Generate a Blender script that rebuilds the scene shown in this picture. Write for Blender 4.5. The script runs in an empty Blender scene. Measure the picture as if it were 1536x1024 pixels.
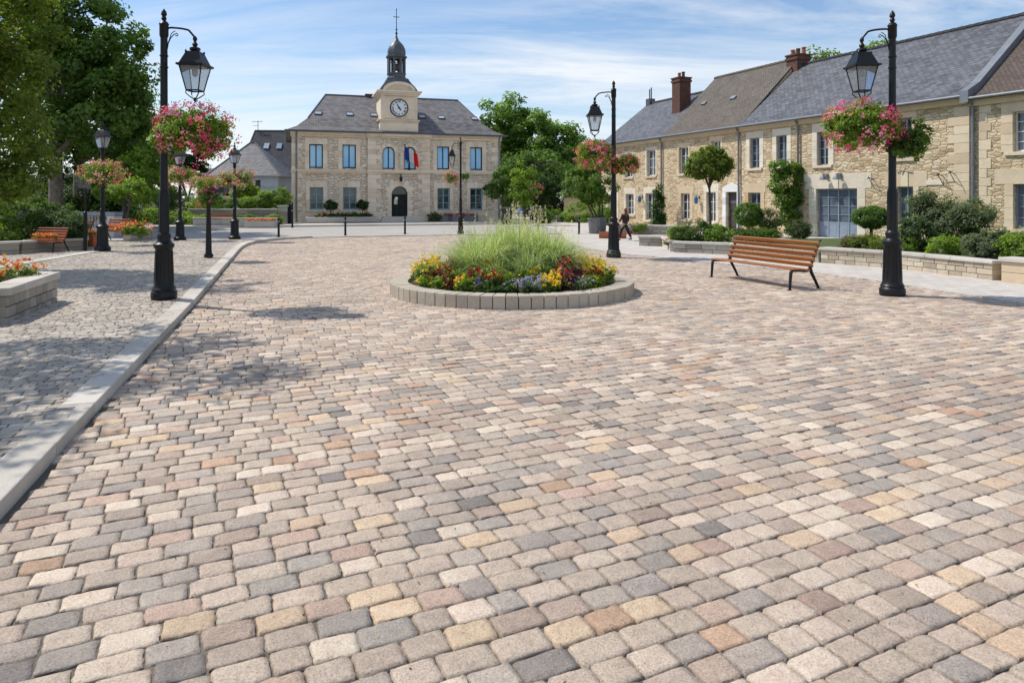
import bpy, bmesh, math, random
import numpy as np
from mathutils import Vector, Matrix
from mathutils.geometry import tessellate_polygon

R = math.radians
PI = math.pi
scn = bpy.context.scene
col = scn.collection
random.seed(7)
rng = np.random.default_rng(11)

# ---------------------------------------------------------------- survey of the place
FOC, EYE, HOR = 1040.0, 1.9, 296.0          # focal length in photo pixels, eye height, horizon row


def at(px, py, z=0.0):
    """point of the place seen at a photo pixel, on the level z"""
    Y = FOC * (EYE - z) / (py - HOR)
    return Vector(((px - 768) * Y / FOC, Y, z))


def aty(px, py, Y):
    return Vector(((px - 768) * Y / FOC, Y, EYE - (py - HOR) * Y / FOC))


# ---------------------------------------------------------------- materials
class Mat:
    def __init__(s, name):
        s.m = bpy.data.materials.new(name)
        s.m.use_nodes = True
        s.t = s.m.node_tree
        s.t.nodes.clear()
        s.out = s.t.nodes.new('ShaderNodeOutputMaterial')
        s.b = s.n('ShaderNodeBsdfPrincipled')
        s.t.links.new(s.b.outputs[0], s.out.inputs[0])

    def n(s, typ, props=None, **inp):
        nd = s.t.nodes.new(typ)
        for k, v in (props or {}).items():
            setattr(nd, k, v)
        for k, v in inp.items():
            s.set(nd, k, v)
        return nd

    def set(s, nd, k, v):
        sock = nd.inputs[int(k[1:])] if k[0] == 'i' and k[1:].isdigit() else nd.inputs[k.replace('_', ' ')]
        if isinstance(v, bpy.types.NodeSocket):
            s.t.links.new(v, sock)
        elif isinstance(v, bpy.types.Node):
            s.t.links.new(v.outputs[0], sock)
        else:
            sock.default_value = v

    def math(s, op, a, b=0.0, c=0.0, clamp=False):
        nd = s.n('ShaderNodeMath', {'operation': op, 'use_clamp': clamp})
        s.set(nd, 'i0', a); s.set(nd, 'i1', b); s.set(nd, 'i2', c)
        return nd.outputs[0]

    def mix(s, f, a, b, mode='MIX'):
        nd = s.n('ShaderNodeMix', {'data_type': 'RGBA', 'blend_type': mode})
        s.set(nd, 'i0', f); s.set(nd, 'i6', a); s.set(nd, 'i7', b)
        return nd.outputs[2]

    def ramp(s, f, stops):
        nd = s.n('ShaderNodeValToRGB')
        cr = nd.color_ramp
        while len(cr.elements) < len(stops):
            cr.elements.new(0.5)
        for e, (p, c) in zip(cr.elements, stops):
            e.position = p
            e.color = (*c, 1) if len(c) == 3 else c
        s.set(nd, 'i0', f)
        return nd.outputs[0]

    def noise(s, vec, scale, detail=4, rough=0.6, dist=0.0):
        nd = s.n('ShaderNodeTexNoise', Scale=scale, Detail=detail, Roughness=rough, Distortion=dist)
        if vec is not None:
            s.set(nd, 'Vector', vec)
        return nd.outputs[0]

    def obj(s):
        return s.n('ShaderNodeTexCoord').outputs['Object']

    def uv(s):
        return s.n('ShaderNodeUVMap', {'uv_map': 'UVMap'}).outputs[0]

    def attr(s, name, o='Color'):
        return s.n('ShaderNodeAttribute', {'attribute_name': name}).outputs[o]

    def bump(s, h, strength=0.5, dist=0.01):
        nd = s.n('ShaderNodeBump', Strength=strength, Distance=dist, Height=h)
        s.set(s.b, 'Normal', nd.outputs[0])

    def done(s, color=None, rough=0.7, **kw):
        if color is not None:
            if isinstance(color, (tuple, list)) and len(color) == 3:
                color = (*color, 1)
            s.set(s.b, 'Base Color', color)
        s.set(s.b, 'Roughness', rough)
        for k, v in kw.items():
            s.set(s.b, k, v)
        return s.m


def sc(c, f):
    return tuple(min(1, x * f) for x in c)


def rgba(c):
    return (*c, 1)


def mottled(name, c, rough=0.7, var=0.25, scale=6, bump=0.3, bscale=40, bdist=0.004, rv=0.35, **kw):
    """plain material with blotches, fine grain and a value that differs from piece to piece"""
    m = Mat(name)
    o = m.obj()
    n1 = m.noise(o, scale, 5, 0.65)
    colr = m.ramp(n1, [(0.3, sc(c, 1 - var)), (0.7, sc(c, 1 + var))])
    r = m.attr('rnd', 'Fac')
    f = m.math('MULTIPLY_ADD', r, rv, 1 - rv / 2)
    g = m.n('ShaderNodeCombineColor', Red=f, Green=f, Blue=f)
    colr = m.mix(1.0, colr, g.outputs[0], 'MULTIPLY')
    if bump:
        m.bump(m.noise(o, bscale, 4, 0.6), bump, bdist)
    return m.done(colr, rough, **kw)


def stone_piece(name, cols, rough=0.85, grain=60):
    """dressed stone: each block takes its own tone from the ramp, with stains and grain"""
    m = Mat(name)
    o = m.obj()
    r = m.attr('rnd', 'Fac')
    n1 = m.noise(o, 2.5, 6, 0.7)
    f = m.math('MULTIPLY_ADD', n1, 0.35, m.math('MULTIPLY_ADD', r, 0.8, -0.08))
    c = m.ramp(f, [(i / (len(cols) - 1), x) for i, x in enumerate(cols)])
    sp = m.noise(o, grain, 5, 0.75)
    c = m.mix(0.5, c, m.ramp(sp, [(0.32, (0.35,) * 3), (0.5, (0.5,) * 3), (0.7, (0.66,) * 3)]), 'OVERLAY')
    st = m.noise(o, 0.9, 5, 0.7, 0.4)
    c = m.mix(m.math('MULTIPLY', m.ramp(st, [(0.5, (0, 0, 0)), (0.75, (1, 1, 1))]), 0.35), c, rgba((0.2, 0.18, 0.15)))
    h = m.math('ADD', m.noise(o, grain * .5, 5, 0.7), m.math('MULTIPLY', m.noise(o, 9, 3, 0.5), 2.0))
    m.bump(h, 0.6, 0.008)
    return m.done(c, rough)


def rubble(name, cols, mortar, sx=2.6, sy=5.2, edge=0.09, bd=0.035, stain=0.3):
    m = Mat(name)
    uv = m.uv()
    nz = m.n('ShaderNodeTexNoise', Scale=1.7, Detail=3, Roughness=0.6)
    m.set(nz, 'Vector', uv)
    off = m.n('ShaderNodeVectorMath', {'operation': 'MULTIPLY_ADD'})
    m.set(off, 'i0', nz.outputs['Color']); m.set(off, 'i1', (0.22, 0.22, 0)); m.set(off, 'i2', uv)
    nz2 = m.n('ShaderNodeTexNoise', Scale=9, Detail=3, Roughness=0.6)
    m.set(nz2, 'Vector', uv)
    off2 = m.n('ShaderNodeVectorMath', {'operation': 'MULTIPLY_ADD'})
    m.set(off2, 'i0', nz2.outputs['Color']); m.set(off2, 'i1', (0.06, 0.05, 0)); m.set(off2, 'i2', off.outputs[0])
    mp = m.n('ShaderNodeMapping')
    m.set(mp, 'Vector', off2.outputs[0]); m.set(mp, 'Scale', (sx, sy, 0.0))
    vo = m.n('ShaderNodeTexVoronoi', {'feature': 'F1', 'voronoi_dimensions': '2D'}, Scale=1.0, Randomness=0.85)
    m.set(vo, 'Vector', mp.outputs[0])
    ve = m.n('ShaderNodeTexVoronoi', {'feature': 'DISTANCE_TO_EDGE', 'voronoi_dimensions': '2D'}, Scale=1.0, Randomness=0.85)
    m.set(ve, 'Vector', mp.outputs[0])
    sep = m.n('ShaderNodeSeparateColor'); m.set(sep, 'i0', vo.outputs['Color'])
    big = m.noise(uv, 0.35, 4, 0.6)
    f = m.math('MULTIPLY_ADD', big, 0.4, m.math('MULTIPLY_ADD', sep.outputs[0], 0.75, -0.12))
    c = m.ramp(f, [(i / (len(cols) - 1), x) for i, x in enumerate(cols)])
    fine = m.noise(uv, 28, 5, 0.75)
    c = m.mix(0.7, c, m.ramp(fine, [(0.3, (0.3,) * 3), (0.5, (0.5,) * 3), (0.72, (0.72,) * 3)]), 'OVERLAY')
    ed = m.math('DIVIDE', ve.outputs['Distance'], edge, clamp=True)
    mm = m.ramp(ed, [(0.35, (0, 0, 0)), (0.8, (1, 1, 1))])
    c = m.mix(mm, rgba(mortar), c)
    stn = m.noise(uv, 0.7, 5, 0.7, 0.5)
    c = m.mix(m.math('MULTIPLY', m.ramp(stn, [(0.5, (0, 0, 0)), (0.8, (1, 1, 1))]), stain), c, rgba((0.24, 0.2, 0.16)))
    tilt = m.math('MULTIPLY', vo.outputs['Distance'], -0.6)
    h = m.math('ADD', m.math('MULTIPLY_ADD', sep.outputs[1], 0.5, tilt), m.math('ADD', ed, m.math('MULTIPLY', m.noise(uv, 14, 5, 0.7), 1.3)))
    m.bump(h, 0.9, bd)
    return m.done(c, 0.9)


def tiles(name, c1, c2, w, hgt, moss=None, mossamt=0.5, rough=0.55, bd=0.02):
    m = Mat(name)
    uv = m.uv()
    nz = m.n('ShaderNodeTexNoise', Scale=7, Detail=2)
    m.set(nz, 'Vector', uv)
    off = m.n('ShaderNodeVectorMath', {'operation': 'MULTIPLY_ADD'})
    m.set(off, 'i0', nz.outputs['Color']); m.set(off, 'i1', (0.03, 0.02, 0)); m.set(off, 'i2', uv)
    br = m.n('ShaderNodeTexBrick', {'offset': 0.5, 'squash': 1.0}, Scale=1.0)
    m.set(br, 'Vector', off.outputs[0])
    for k, v in (('Color1', rgba(c1)), ('Color2', rgba(c2)), ('Mortar', rgba(sc(c1, 0.35))), ('Mortar Size', 0.011),
                 ('Mortar Smooth', 0.3), ('Brick Width', w), ('Row Height', hgt), ('Bias', 0.0)):
        m.set(br, k, v)
    n1 = m.noise(uv, 0.8, 6, 0.7)
    c = m.mix(0.6, br.outputs['Color'], m.ramp(n1, [(0.3, (0.36,) * 3), (0.7, (0.64,) * 3)]), 'OVERLAY')
    n2 = m.noise(uv, 22, 3, 0.7)
    c = m.mix(0.35, c, m.ramp(n2, [(0.3, (0.3,) * 3), (0.7, (0.7,) * 3)]), 'OVERLAY')
    if moss:
        n3 = m.noise(uv, 1.6, 7, 0.8)
        c = m.mix(m.math('MULTIPLY', m.ramp(n3, [(0.52, (0, 0, 0)), (0.72, (1, 1, 1))]), mossamt), c, rgba(moss))
    sx = m.n('ShaderNodeSeparateXYZ'); m.set(sx, 'i0', off.outputs[0])
    fr = m.math('FRACT', m.math('DIVIDE', sx.outputs[1], hgt))
    h = m.math('ADD', m.math('SUBTRACT', 1.0, fr), m.math('MULTIPLY', n2, 0.6))
    h = m.math('SUBTRACT', h, m.math('MULTIPLY', br.outputs['Fac'], 0.5))
    m.bump(h, 0.8, bd)
    return m.done(c, rough)


def leaf_mat(name, trans=0.35, rough=0.55):
    m = Mat(name)
    c = m.attr('col')
    m.set(m.b, 'Base Color', c)
    m.set(m.b, 'Roughness', rough)
    m.set(m.b, 'Specular IOR Level', 0.35)
    tr = m.n('ShaderNodeBsdfTranslucent')
    m.set(tr, 'Color', m.mix(1.0, c, rgba((1.6, 1.65, 0.8)), 'MULTIPLY'))
    mx = m.n('ShaderNodeMixShader'); m.set(mx, 'i0', trans)
    m.t.links.new(m.b.outputs[0], mx.inputs[1]); m.t.links.new(tr.outputs[0], mx.inputs[2])
    m.t.links.new(mx.outputs[0], m.out.inputs[0])
    return m.m


def cobble_mat(name):
    m = Mat(name)
    o = m.obj()
    c = m.attr('col')
    n1 = m.noise(o, 9, 6, 0.7)
    c = m.mix(0.6, c, m.ramp(n1, [(0.3, (0.36,) * 3), (0.5, (0.5,) * 3), (0.72, (0.62,) * 3)]), 'OVERLAY')
    n2 = m.noise(o, 95, 5, 0.8)
    c = m.mix(0.8, c, m.ramp(n2, [(0.3, (0.2,) * 3), (0.5, (0.5,) * 3), (0.7, (0.73,) * 3)]), 'OVERLAY')
    n3 = m.noise(o, 0.55, 5, 0.65, 0.6)
    c = m.mix(0.6, c, m.ramp(n3, [(0.3, (0.40, 0.395, 0.40)), (0.7, (0.61, 0.605, 0.59))]), 'OVERLAY')
    vv = m.n('ShaderNodeTexVoronoi', {'feature': 'F1'}, Scale=70.0); m.set(vv, 'Vector', o)
    pit = m.ramp(vv.outputs['Distance'], [(0.1, (0, 0, 0)), (0.28, (1, 1, 1))])
    pitm = m.math('MAXIMUM', pit, m.ramp(m.noise(o, 13, 3), [(0.45, (1, 1, 1)), (0.6, (0, 0, 0))]))
    c = m.mix(m.math('MULTIPLY', m.math('SUBTRACT', 1.0, pitm), 0.45), c, rgba((0.12, 0.105, 0.09)))
    h = m.math('ADD', m.math('MULTIPLY', n2, 0.7), m.math('MULTIPLY', m.noise(o, 26, 5, 0.65), 1.6))
    h = m.math('ADD', h, m.math('MULTIPLY', pitm, 0.5))
    m.bump(h, 0.8, 0.008)
    return m.done(c, 0.85)


def glass_mat(name, c, c2, rough=0.06, scale=1.3):
    m = Mat(name)
    o = m.obj()
    f = m.math('ADD', m.noise(o, scale, 3, 0.5, 0.3), m.math('MULTIPLY_ADD', m.attr('rnd', 'Fac'), 0.36, -0.18))
    cc = m.ramp(f, [(0.35, c), (0.65, c2)])
    m.bump(m.noise(o, 1.1, 2), 0.04, 0.05)
    return m.done(cc, rough, Specular_IOR_Level=0.7)


M = {}
M['cobble'] = cobble_mat('cobble_stone')
M['leaf'] = leaf_mat('leaf', 0.52, 0.55)
M['petal'] = leaf_mat('petal', 0.25, 0.6)
M['grass'] = leaf_mat('grass_blade', 0.4, 0.5)
M['granite'] = stone_piece('granite', [(0.44, 0.40, 0.345), (0.56, 0.515, 0.45), (0.64, 0.59, 0.52)], grain=110)
M['planter_stone'] = stone_piece('planter_stone', [(0.25, 0.22, 0.185), (0.37, 0.335, 0.28), (0.49, 0.445, 0.38)], grain=55)
M['wall_ring'] = stone_piece('ring_stone', [(0.40, 0.345, 0.275), (0.45, 0.395, 0.32), (0.51, 0.455, 0.375)], grain=38)
M['cap_stone'] = stone_piece('cap_stone', [(0.44, 0.41, 0.36), (0.53, 0.50, 0.44), (0.62, 0.58, 0.52)], grain=70)
M['wall_block'] = stone_piece('wall_block', [(0.30, 0.25, 0.18), (0.47, 0.40, 0.30), (0.58, 0.52, 0.42), (0.50, 0.36, 0.21)], grain=40)
M['ashlar'] = stone_piece('ashlar', [(0.54, 0.42, 0.275), (0.66, 0.535, 0.375), (0.74, 0.63, 0.465)], grain=45)
M['hall_ashlar'] = stone_piece('hall_ashlar', [(0.70, 0.56, 0.415), (0.83, 0.695, 0.54), (0.90, 0.79, 0.64)], grain=30)
M['ashlar_pale'] = stone_piece('ashlar_pale', [(0.62, 0.54, 0.43), (0.73, 0.66, 0.54), (0.80, 0.74, 0.62)], grain=45)
M['ashlar_tan'] = stone_piece('ashlar_tan', [(0.46, 0.33, 0.18), (0.58, 0.43, 0.26), (0.62, 0.52, 0.37)], grain=45)
M['rubble_house'] = rubble('rubble_house', [(0.34, 0.235, 0.13), (0.58, 0.43, 0.255), (0.70, 0.55, 0.355), (0.76, 0.645, 0.455), (0.55, 0.355, 0.18)], (0.56, 0.46, 0.32), 3.0, 8.6, 0.11, 0.038)
M['rubble_far'] = rubble('rubble_far', [(0.36, 0.245, 0.14), (0.58, 0.43, 0.26), (0.69, 0.54, 0.35), (0.73, 0.61, 0.42), (0.53, 0.34, 0.18)], (0.59, 0.485, 0.34), 3.4, 7.6, 0.11, 0.035)
M['rubble_hall'] = rubble('rubble_hall', [(0.61, 0.475, 0.345), (0.78, 0.64, 0.49), (0.85, 0.725, 0.575), (0.90, 0.795, 0.65), (0.73, 0.55, 0.39)], (0.80, 0.67, 0.52), 2.6, 5.4, 0.10, 0.06, 0.12)
M['slate'] = tiles('slate', (0.07, 0.074, 0.086), (0.15, 0.155, 0.175), 0.28, 0.17, (0.22, 0.21, 0.19), 0.35)
M['slate_hall'] = tiles('slate_hall', (0.105, 0.098, 0.097), (0.21, 0.196, 0.192), 0.34, 0.2, (0.28, 0.26, 0.22), 0.4)
M['slate_dark'] = tiles('slate_dark', (0.03, 0.034, 0.042), (0.052, 0.057, 0.068), 0.3, 0.2, rough=0.85)
M['tile_brown'] = tiles('tile_brown', (0.105, 0.087, 0.072), (0.165, 0.138, 0.114), 0.17, 0.12, (0.22, 0.19, 0.145), 0.4, 0.8)
M['tile_dark'] = tiles('tile_dark', (0.085, 0.062, 0.05), (0.135, 0.10, 0.08), 0.17, 0.12, None, 0, 0.8)
M['brick'] = tiles('chimney_brick', (0.155, 0.07, 0.048), (0.10, 0.047, 0.036), 0.22, 0.075, (0.2, 0.13, 0.1), 0.4, 0.9, 0.006)
M['zinc'] = mottled('zinc', (0.19, 0.21, 0.24), 0.5, 0.15, 3, 0.1, Metallic=0.2)
M['lead'] = mottled('lead_sheet', (0.075, 0.085, 0.1), 0.45, 0.2, 3, 0.2)
M['iron'] = mottled('black_iron', (0.008, 0.009, 0.011), 0.42, 0.3, 5, 0.15, 60, 0.002, Specular_IOR_Level=0.32)
M['wood'] = None
M['soil'] = mottled('soil', (0.055, 0.04, 0.03), 0.95, 0.5, 12, 1.0, 25, 0.04)
M['bark'] = mottled('bark', (0.20, 0.165, 0.13), 0.9, 0.45, 5, 1.0, 14, 0.05)
M['bark_dark'] = mottled('bark_dark', (0.085, 0.066, 0.05), 0.9, 0.4, 9, 0.8, 30, 0.02)
M['white_paint'] = mottled('white_paint', (0.74, 0.74, 0.72), 0.5, 0.06, 6, 0.05)
M['blue_paint'] = mottled('blue_grey_paint', (0.25, 0.31, 0.39), 0.5, 0.12, 5, 0.1)
M['teal_paint'] = mottled('teal_paint', (0.2, 0.34, 0.40), 0.5, 0.12, 5, 0.1)
M['dark_paint'] = mottled('dark_paint', (0.012, 0.016, 0.018), 0.6, 0.2, 5, 0.1, Specular_IOR_Level=0.25)
M['brown_door'] = mottled('brown_door', (0.06, 0.05, 0.043), 0.5, 0.2, 5, 0.2)
M['glass_house'] = glass_mat('window_glass', (0.03, 0.04, 0.055), (0.13, 0.16, 0.2))  # opaque panes, painted with the dark of the unlit rooms
M['glass_sky_reflection'] = glass_mat('sky_reflection_glass', (0.20, 0.54, 0.92), (0.36, 0.68, 0.96), 0.12, 0.5)  # blue of the reflected sky painted into the pane colour
M['glass_hall'] = glass_mat('hall_glass', (0.012, 0.028, 0.022), (0.09, 0.13, 0.13), 0.05, 1.6)
M['glass_sky'] = glass_mat('skylight_glass', (0.32, 0.38, 0.46), (0.42, 0.48, 0.55), 0.1)
M['clock_white'] = mottled('clock_enamel', (0.78, 0.82, 0.85), 0.35, 0.04, 3, 0.03)
M['clock_black'] = mottled('clock_black', (0.02, 0.022, 0.03), 0.4, 0.1, 3, 0)
M['bronze'] = mottled('bell_bronze', (0.16, 0.15, 0.12), 0.4, 0.2, 5, 0.1, Metallic=0.6)
M['render_blue'] = mottled('blue_render', (0.34, 0.41, 0.50), 0.85, 0.12, 1.5, 0.3, 60)
M['render_beige'] = mottled('beige_render', (0.50, 0.41, 0.29), 0.9, 0.15, 1.5, 0.4, 40)
M['concrete'] = stone_piece('concrete', [(0.44, 0.42, 0.39), (0.52, 0.50, 0.46), (0.58, 0.56, 0.52)], grain=80)
M['dark_plastic'] = mottled('dark_plastic', (0.035, 0.038, 0.042), 0.5, 0.2, 4, 0.1)
M['grey_pot'] = mottled('grey_pot', (0.16, 0.165, 0.165), 0.6, 0.2, 4, 0.2)
M['terracotta'] = mottled('terracotta', (0.45, 0.13, 0.06), 0.8, 0.2, 5, 0.2)
M['lamp_blue'] = mottled('blue_enamel', (0.03, 0.11, 0.26), 0.3, 0.2, 4, 0.05)
M['sign_grey'] = mottled('sign_grey', (0.09, 0.11, 0.15), 0.5, 0.1, 4, 0.05)
M['skin'] = mottled('skin', (0.55, 0.34, 0.25), 0.55, 0.08, 20, 0.05)
M['hair_dark'] = mottled('dark_hair', (0.03, 0.018, 0.012), 0.5, 0.3, 40, 0.4, 90)
M['hair_red'] = mottled('auburn_hair', (0.20, 0.055, 0.02), 0.5, 0.3, 40, 0.4, 90)
M['cloth_dark'] = mottled('dark_cloth', (0.03, 0.02, 0.028), 0.85, 0.25, 12, 0.5, 30, 0.01)
M['cloth_black'] = mottled('black_cloth', (0.014, 0.014, 0.017), 0.85, 0.25, 12, 0.5, 30, 0.01)
M['cloth_navy'] = mottled('navy_cloth', (0.02, 0.03, 0.09), 0.85, 0.25, 12, 0.5, 30, 0.01)
M['cloth_blue'] = mottled('blue_cloth', (0.08, 0.25, 0.60), 0.85, 0.25, 12, 0.5, 30, 0.01)
M['cloth_red'] = mottled('red_cloth', (0.55, 0.04, 0.03), 0.8, 0.25, 12, 0.5, 30, 0.01)
M['cloth_grey'] = mottled('grey_cloth', (0.36, 0.32, 0.35), 0.85, 0.25, 12, 0.5, 30, 0.01)
M['cloth_pale'] = mottled('pale_cloth', (0.62, 0.66, 0.72), 0.85, 0.15, 12, 0.5, 30, 0.01)
M['paper'] = mottled('paper', (0.55, 0.6, 0.35), 0.8, 0.2, 30, 0)
M['paper_white'] = mottled('white_paper', (0.75, 0.75, 0.72), 0.8, 0.1, 30, 0)


def wood_mat(name, c):
    m = Mat(name)
    o = m.obj()
    mp = m.n('ShaderNodeMapping'); m.set(mp, 'Vector', o); m.set(mp, 'Scale', (1.2, 26, 26))
    n1 = m.noise(mp.outputs[0], 1.6, 6, 0.65, 0.8)
    cc = m.ramp(n1, [(0.25, sc(c, 0.5)), (0.5, c), (0.75, sc(c, 1.35))])
    r = m.attr('rnd', 'Fac')
    f = m.math('MULTIPLY_ADD', r, 0.6, 0.7)
    g = m.n('ShaderNodeCombineColor', Red=f, Green=f, Blue=f)
    cc = m.mix(1.0, cc, g.outputs[0], 'MULTIPLY')
    m.bump(n1, 0.3, 0.003)
    return m.done(cc, 0.42)


M['wood'] = wood_mat('varnished_wood', (0.36, 0.14, 0.042))
M['wood_red'] = wood_mat('red_brown_wood', (0.40, 0.12, 0.05))


def clear_glass():
    m = Mat('lantern_glass')
    tr = m.n('ShaderNodeBsdfTransparent', Color=(0.86, 0.89, 0.92, 1))
    df = m.n('ShaderNodeBsdfDiffuse', Color=(0.75, 0.78, 0.8, 1))
    df2 = m.n('ShaderNodeBsdfTranslucent', Color=(0.75, 0.78, 0.8, 1))
    gl = m.n('ShaderNodeBsdfGlossy', Color=(1, 1, 1, 1), Roughness=0.08)
    a = m.n('ShaderNodeMixShader'); m.set(a, 'i0', 0.5)
    m.t.links.new(df.outputs[0], a.inputs[1]); m.t.links.new(df2.outputs[0], a.inputs[2])
    f = m.math('MULTIPLY_ADD', m.noise(m.obj(), 4, 3), 0.3, 0.18)
    b = m.n('ShaderNodeMixShader'); m.set(b, 'i0', f)
    m.t.links.new(tr.outputs[0], b.inputs[1]); m.t.links.new(a.outputs[0], b.inputs[2])
    fr = m.n('ShaderNodeFresnel', IOR=1.45)
    c = m.n('ShaderNodeMixShader'); m.set(c, 'i0', fr.outputs[0])
    m.t.links.new(b.outputs[0], c.inputs[1]); m.t.links.new(gl.outputs[0], c.inputs[2])
    m.t.links.new(c.outputs[0], m.out.inputs[0])
    return m.m


M['lantern_glass'] = clear_glass()


def ground_mat(name, c1, c2, scale, fine, rough=0.9, bd=0.01, c3=None):
    m = Mat(name)
    o = m.obj()
    n1 = m.noise(o, scale, 6, 0.7, 0.3)
    c = m.ramp(n1, [(0.3, c1), (0.7, c2)])
    n2 = m.noise(o, fine, 5, 0.8)
    c = m.mix(0.6, c, m.ramp(n2, [(0.3, (0.3,) * 3), (0.7, (0.7,) * 3)]), 'OVERLAY')
    if c3:
        n3 = m.noise(o, scale * 2.7, 5, 0.7)
        c = m.mix(m.ramp(n3, [(0.55, (0, 0, 0)), (0.75, (0.7,) * 3)]), c, rgba(c3))
    m.bump(n2, 0.6, bd)
    return m.done(c, rough)


M['joint'] = ground_mat('joint_sand', (0.10, 0.085, 0.066), (0.19, 0.16, 0.125), 1.2, 70, c3=(0.09, 0.10, 0.045))
M['earth'] = ground_mat('earth', (0.14, 0.13, 0.07), (0.2, 0.18, 0.11), 0.2, 8, c3=(0.07, 0.1, 0.03))
M['street'] = ground_mat('street_asphalt', (0.36, 0.335, 0.305), (0.44, 0.41, 0.375), 0.25, 45)
M['lawn'] = ground_mat('lawn', (0.05, 0.08, 0.02), (0.09, 0.13, 0.035), 1.5, 60, bd=0.03, c3=(0.05, 0.06, 0.02))


def slab_mat(name, c1, c2, w, h, rot):
    m = Mat(name)
    o = m.obj()
    mp = m.n('ShaderNodeMapping'); m.set(mp, 'Vector', o); m.set(mp, 'Rotation', (0, 0, rot))
    br = m.n('ShaderNodeTexBrick', {'offset': 0.4}, Scale=1.0)
    m.set(br, 'Vector', mp.outputs[0])
    for k, v in (('Color1', rgba(c1)), ('Color2', rgba(c2)), ('Mortar', rgba(sc(c1, 0.5))), ('Mortar Size', 0.008),
                 ('Mortar Smooth', 0.2), ('Brick Width', w), ('Row Height', h), ('Bias', 0.0)):
        m.set(br, k, v)
    n1 = m.noise(o, 0.9, 6, 0.7)
    c = m.mix(0.5, br.outputs['Color'], m.ramp(n1, [(0.3, (0.4,) * 3), (0.7, (0.6,) * 3)]), 'OVERLAY')
    n2 = m.noise(o, 60, 5, 0.8)
    c = m.mix(0.5, c, m.ramp(n2, [(0.3, (0.3,) * 3), (0.7, (0.7,) * 3)]), 'OVERLAY')
    m.bump(m.math('SUBTRACT', n2, m.math('MULTIPLY', br.outputs['Fac'], 2.0)), 0.5, 0.006)
    return m.done(c, 0.85)


M['slab'] = slab_mat('pavement_slab', (0.52, 0.475, 0.425), (0.60, 0.55, 0.495), 0.45, 0.22, R(-24))


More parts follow.
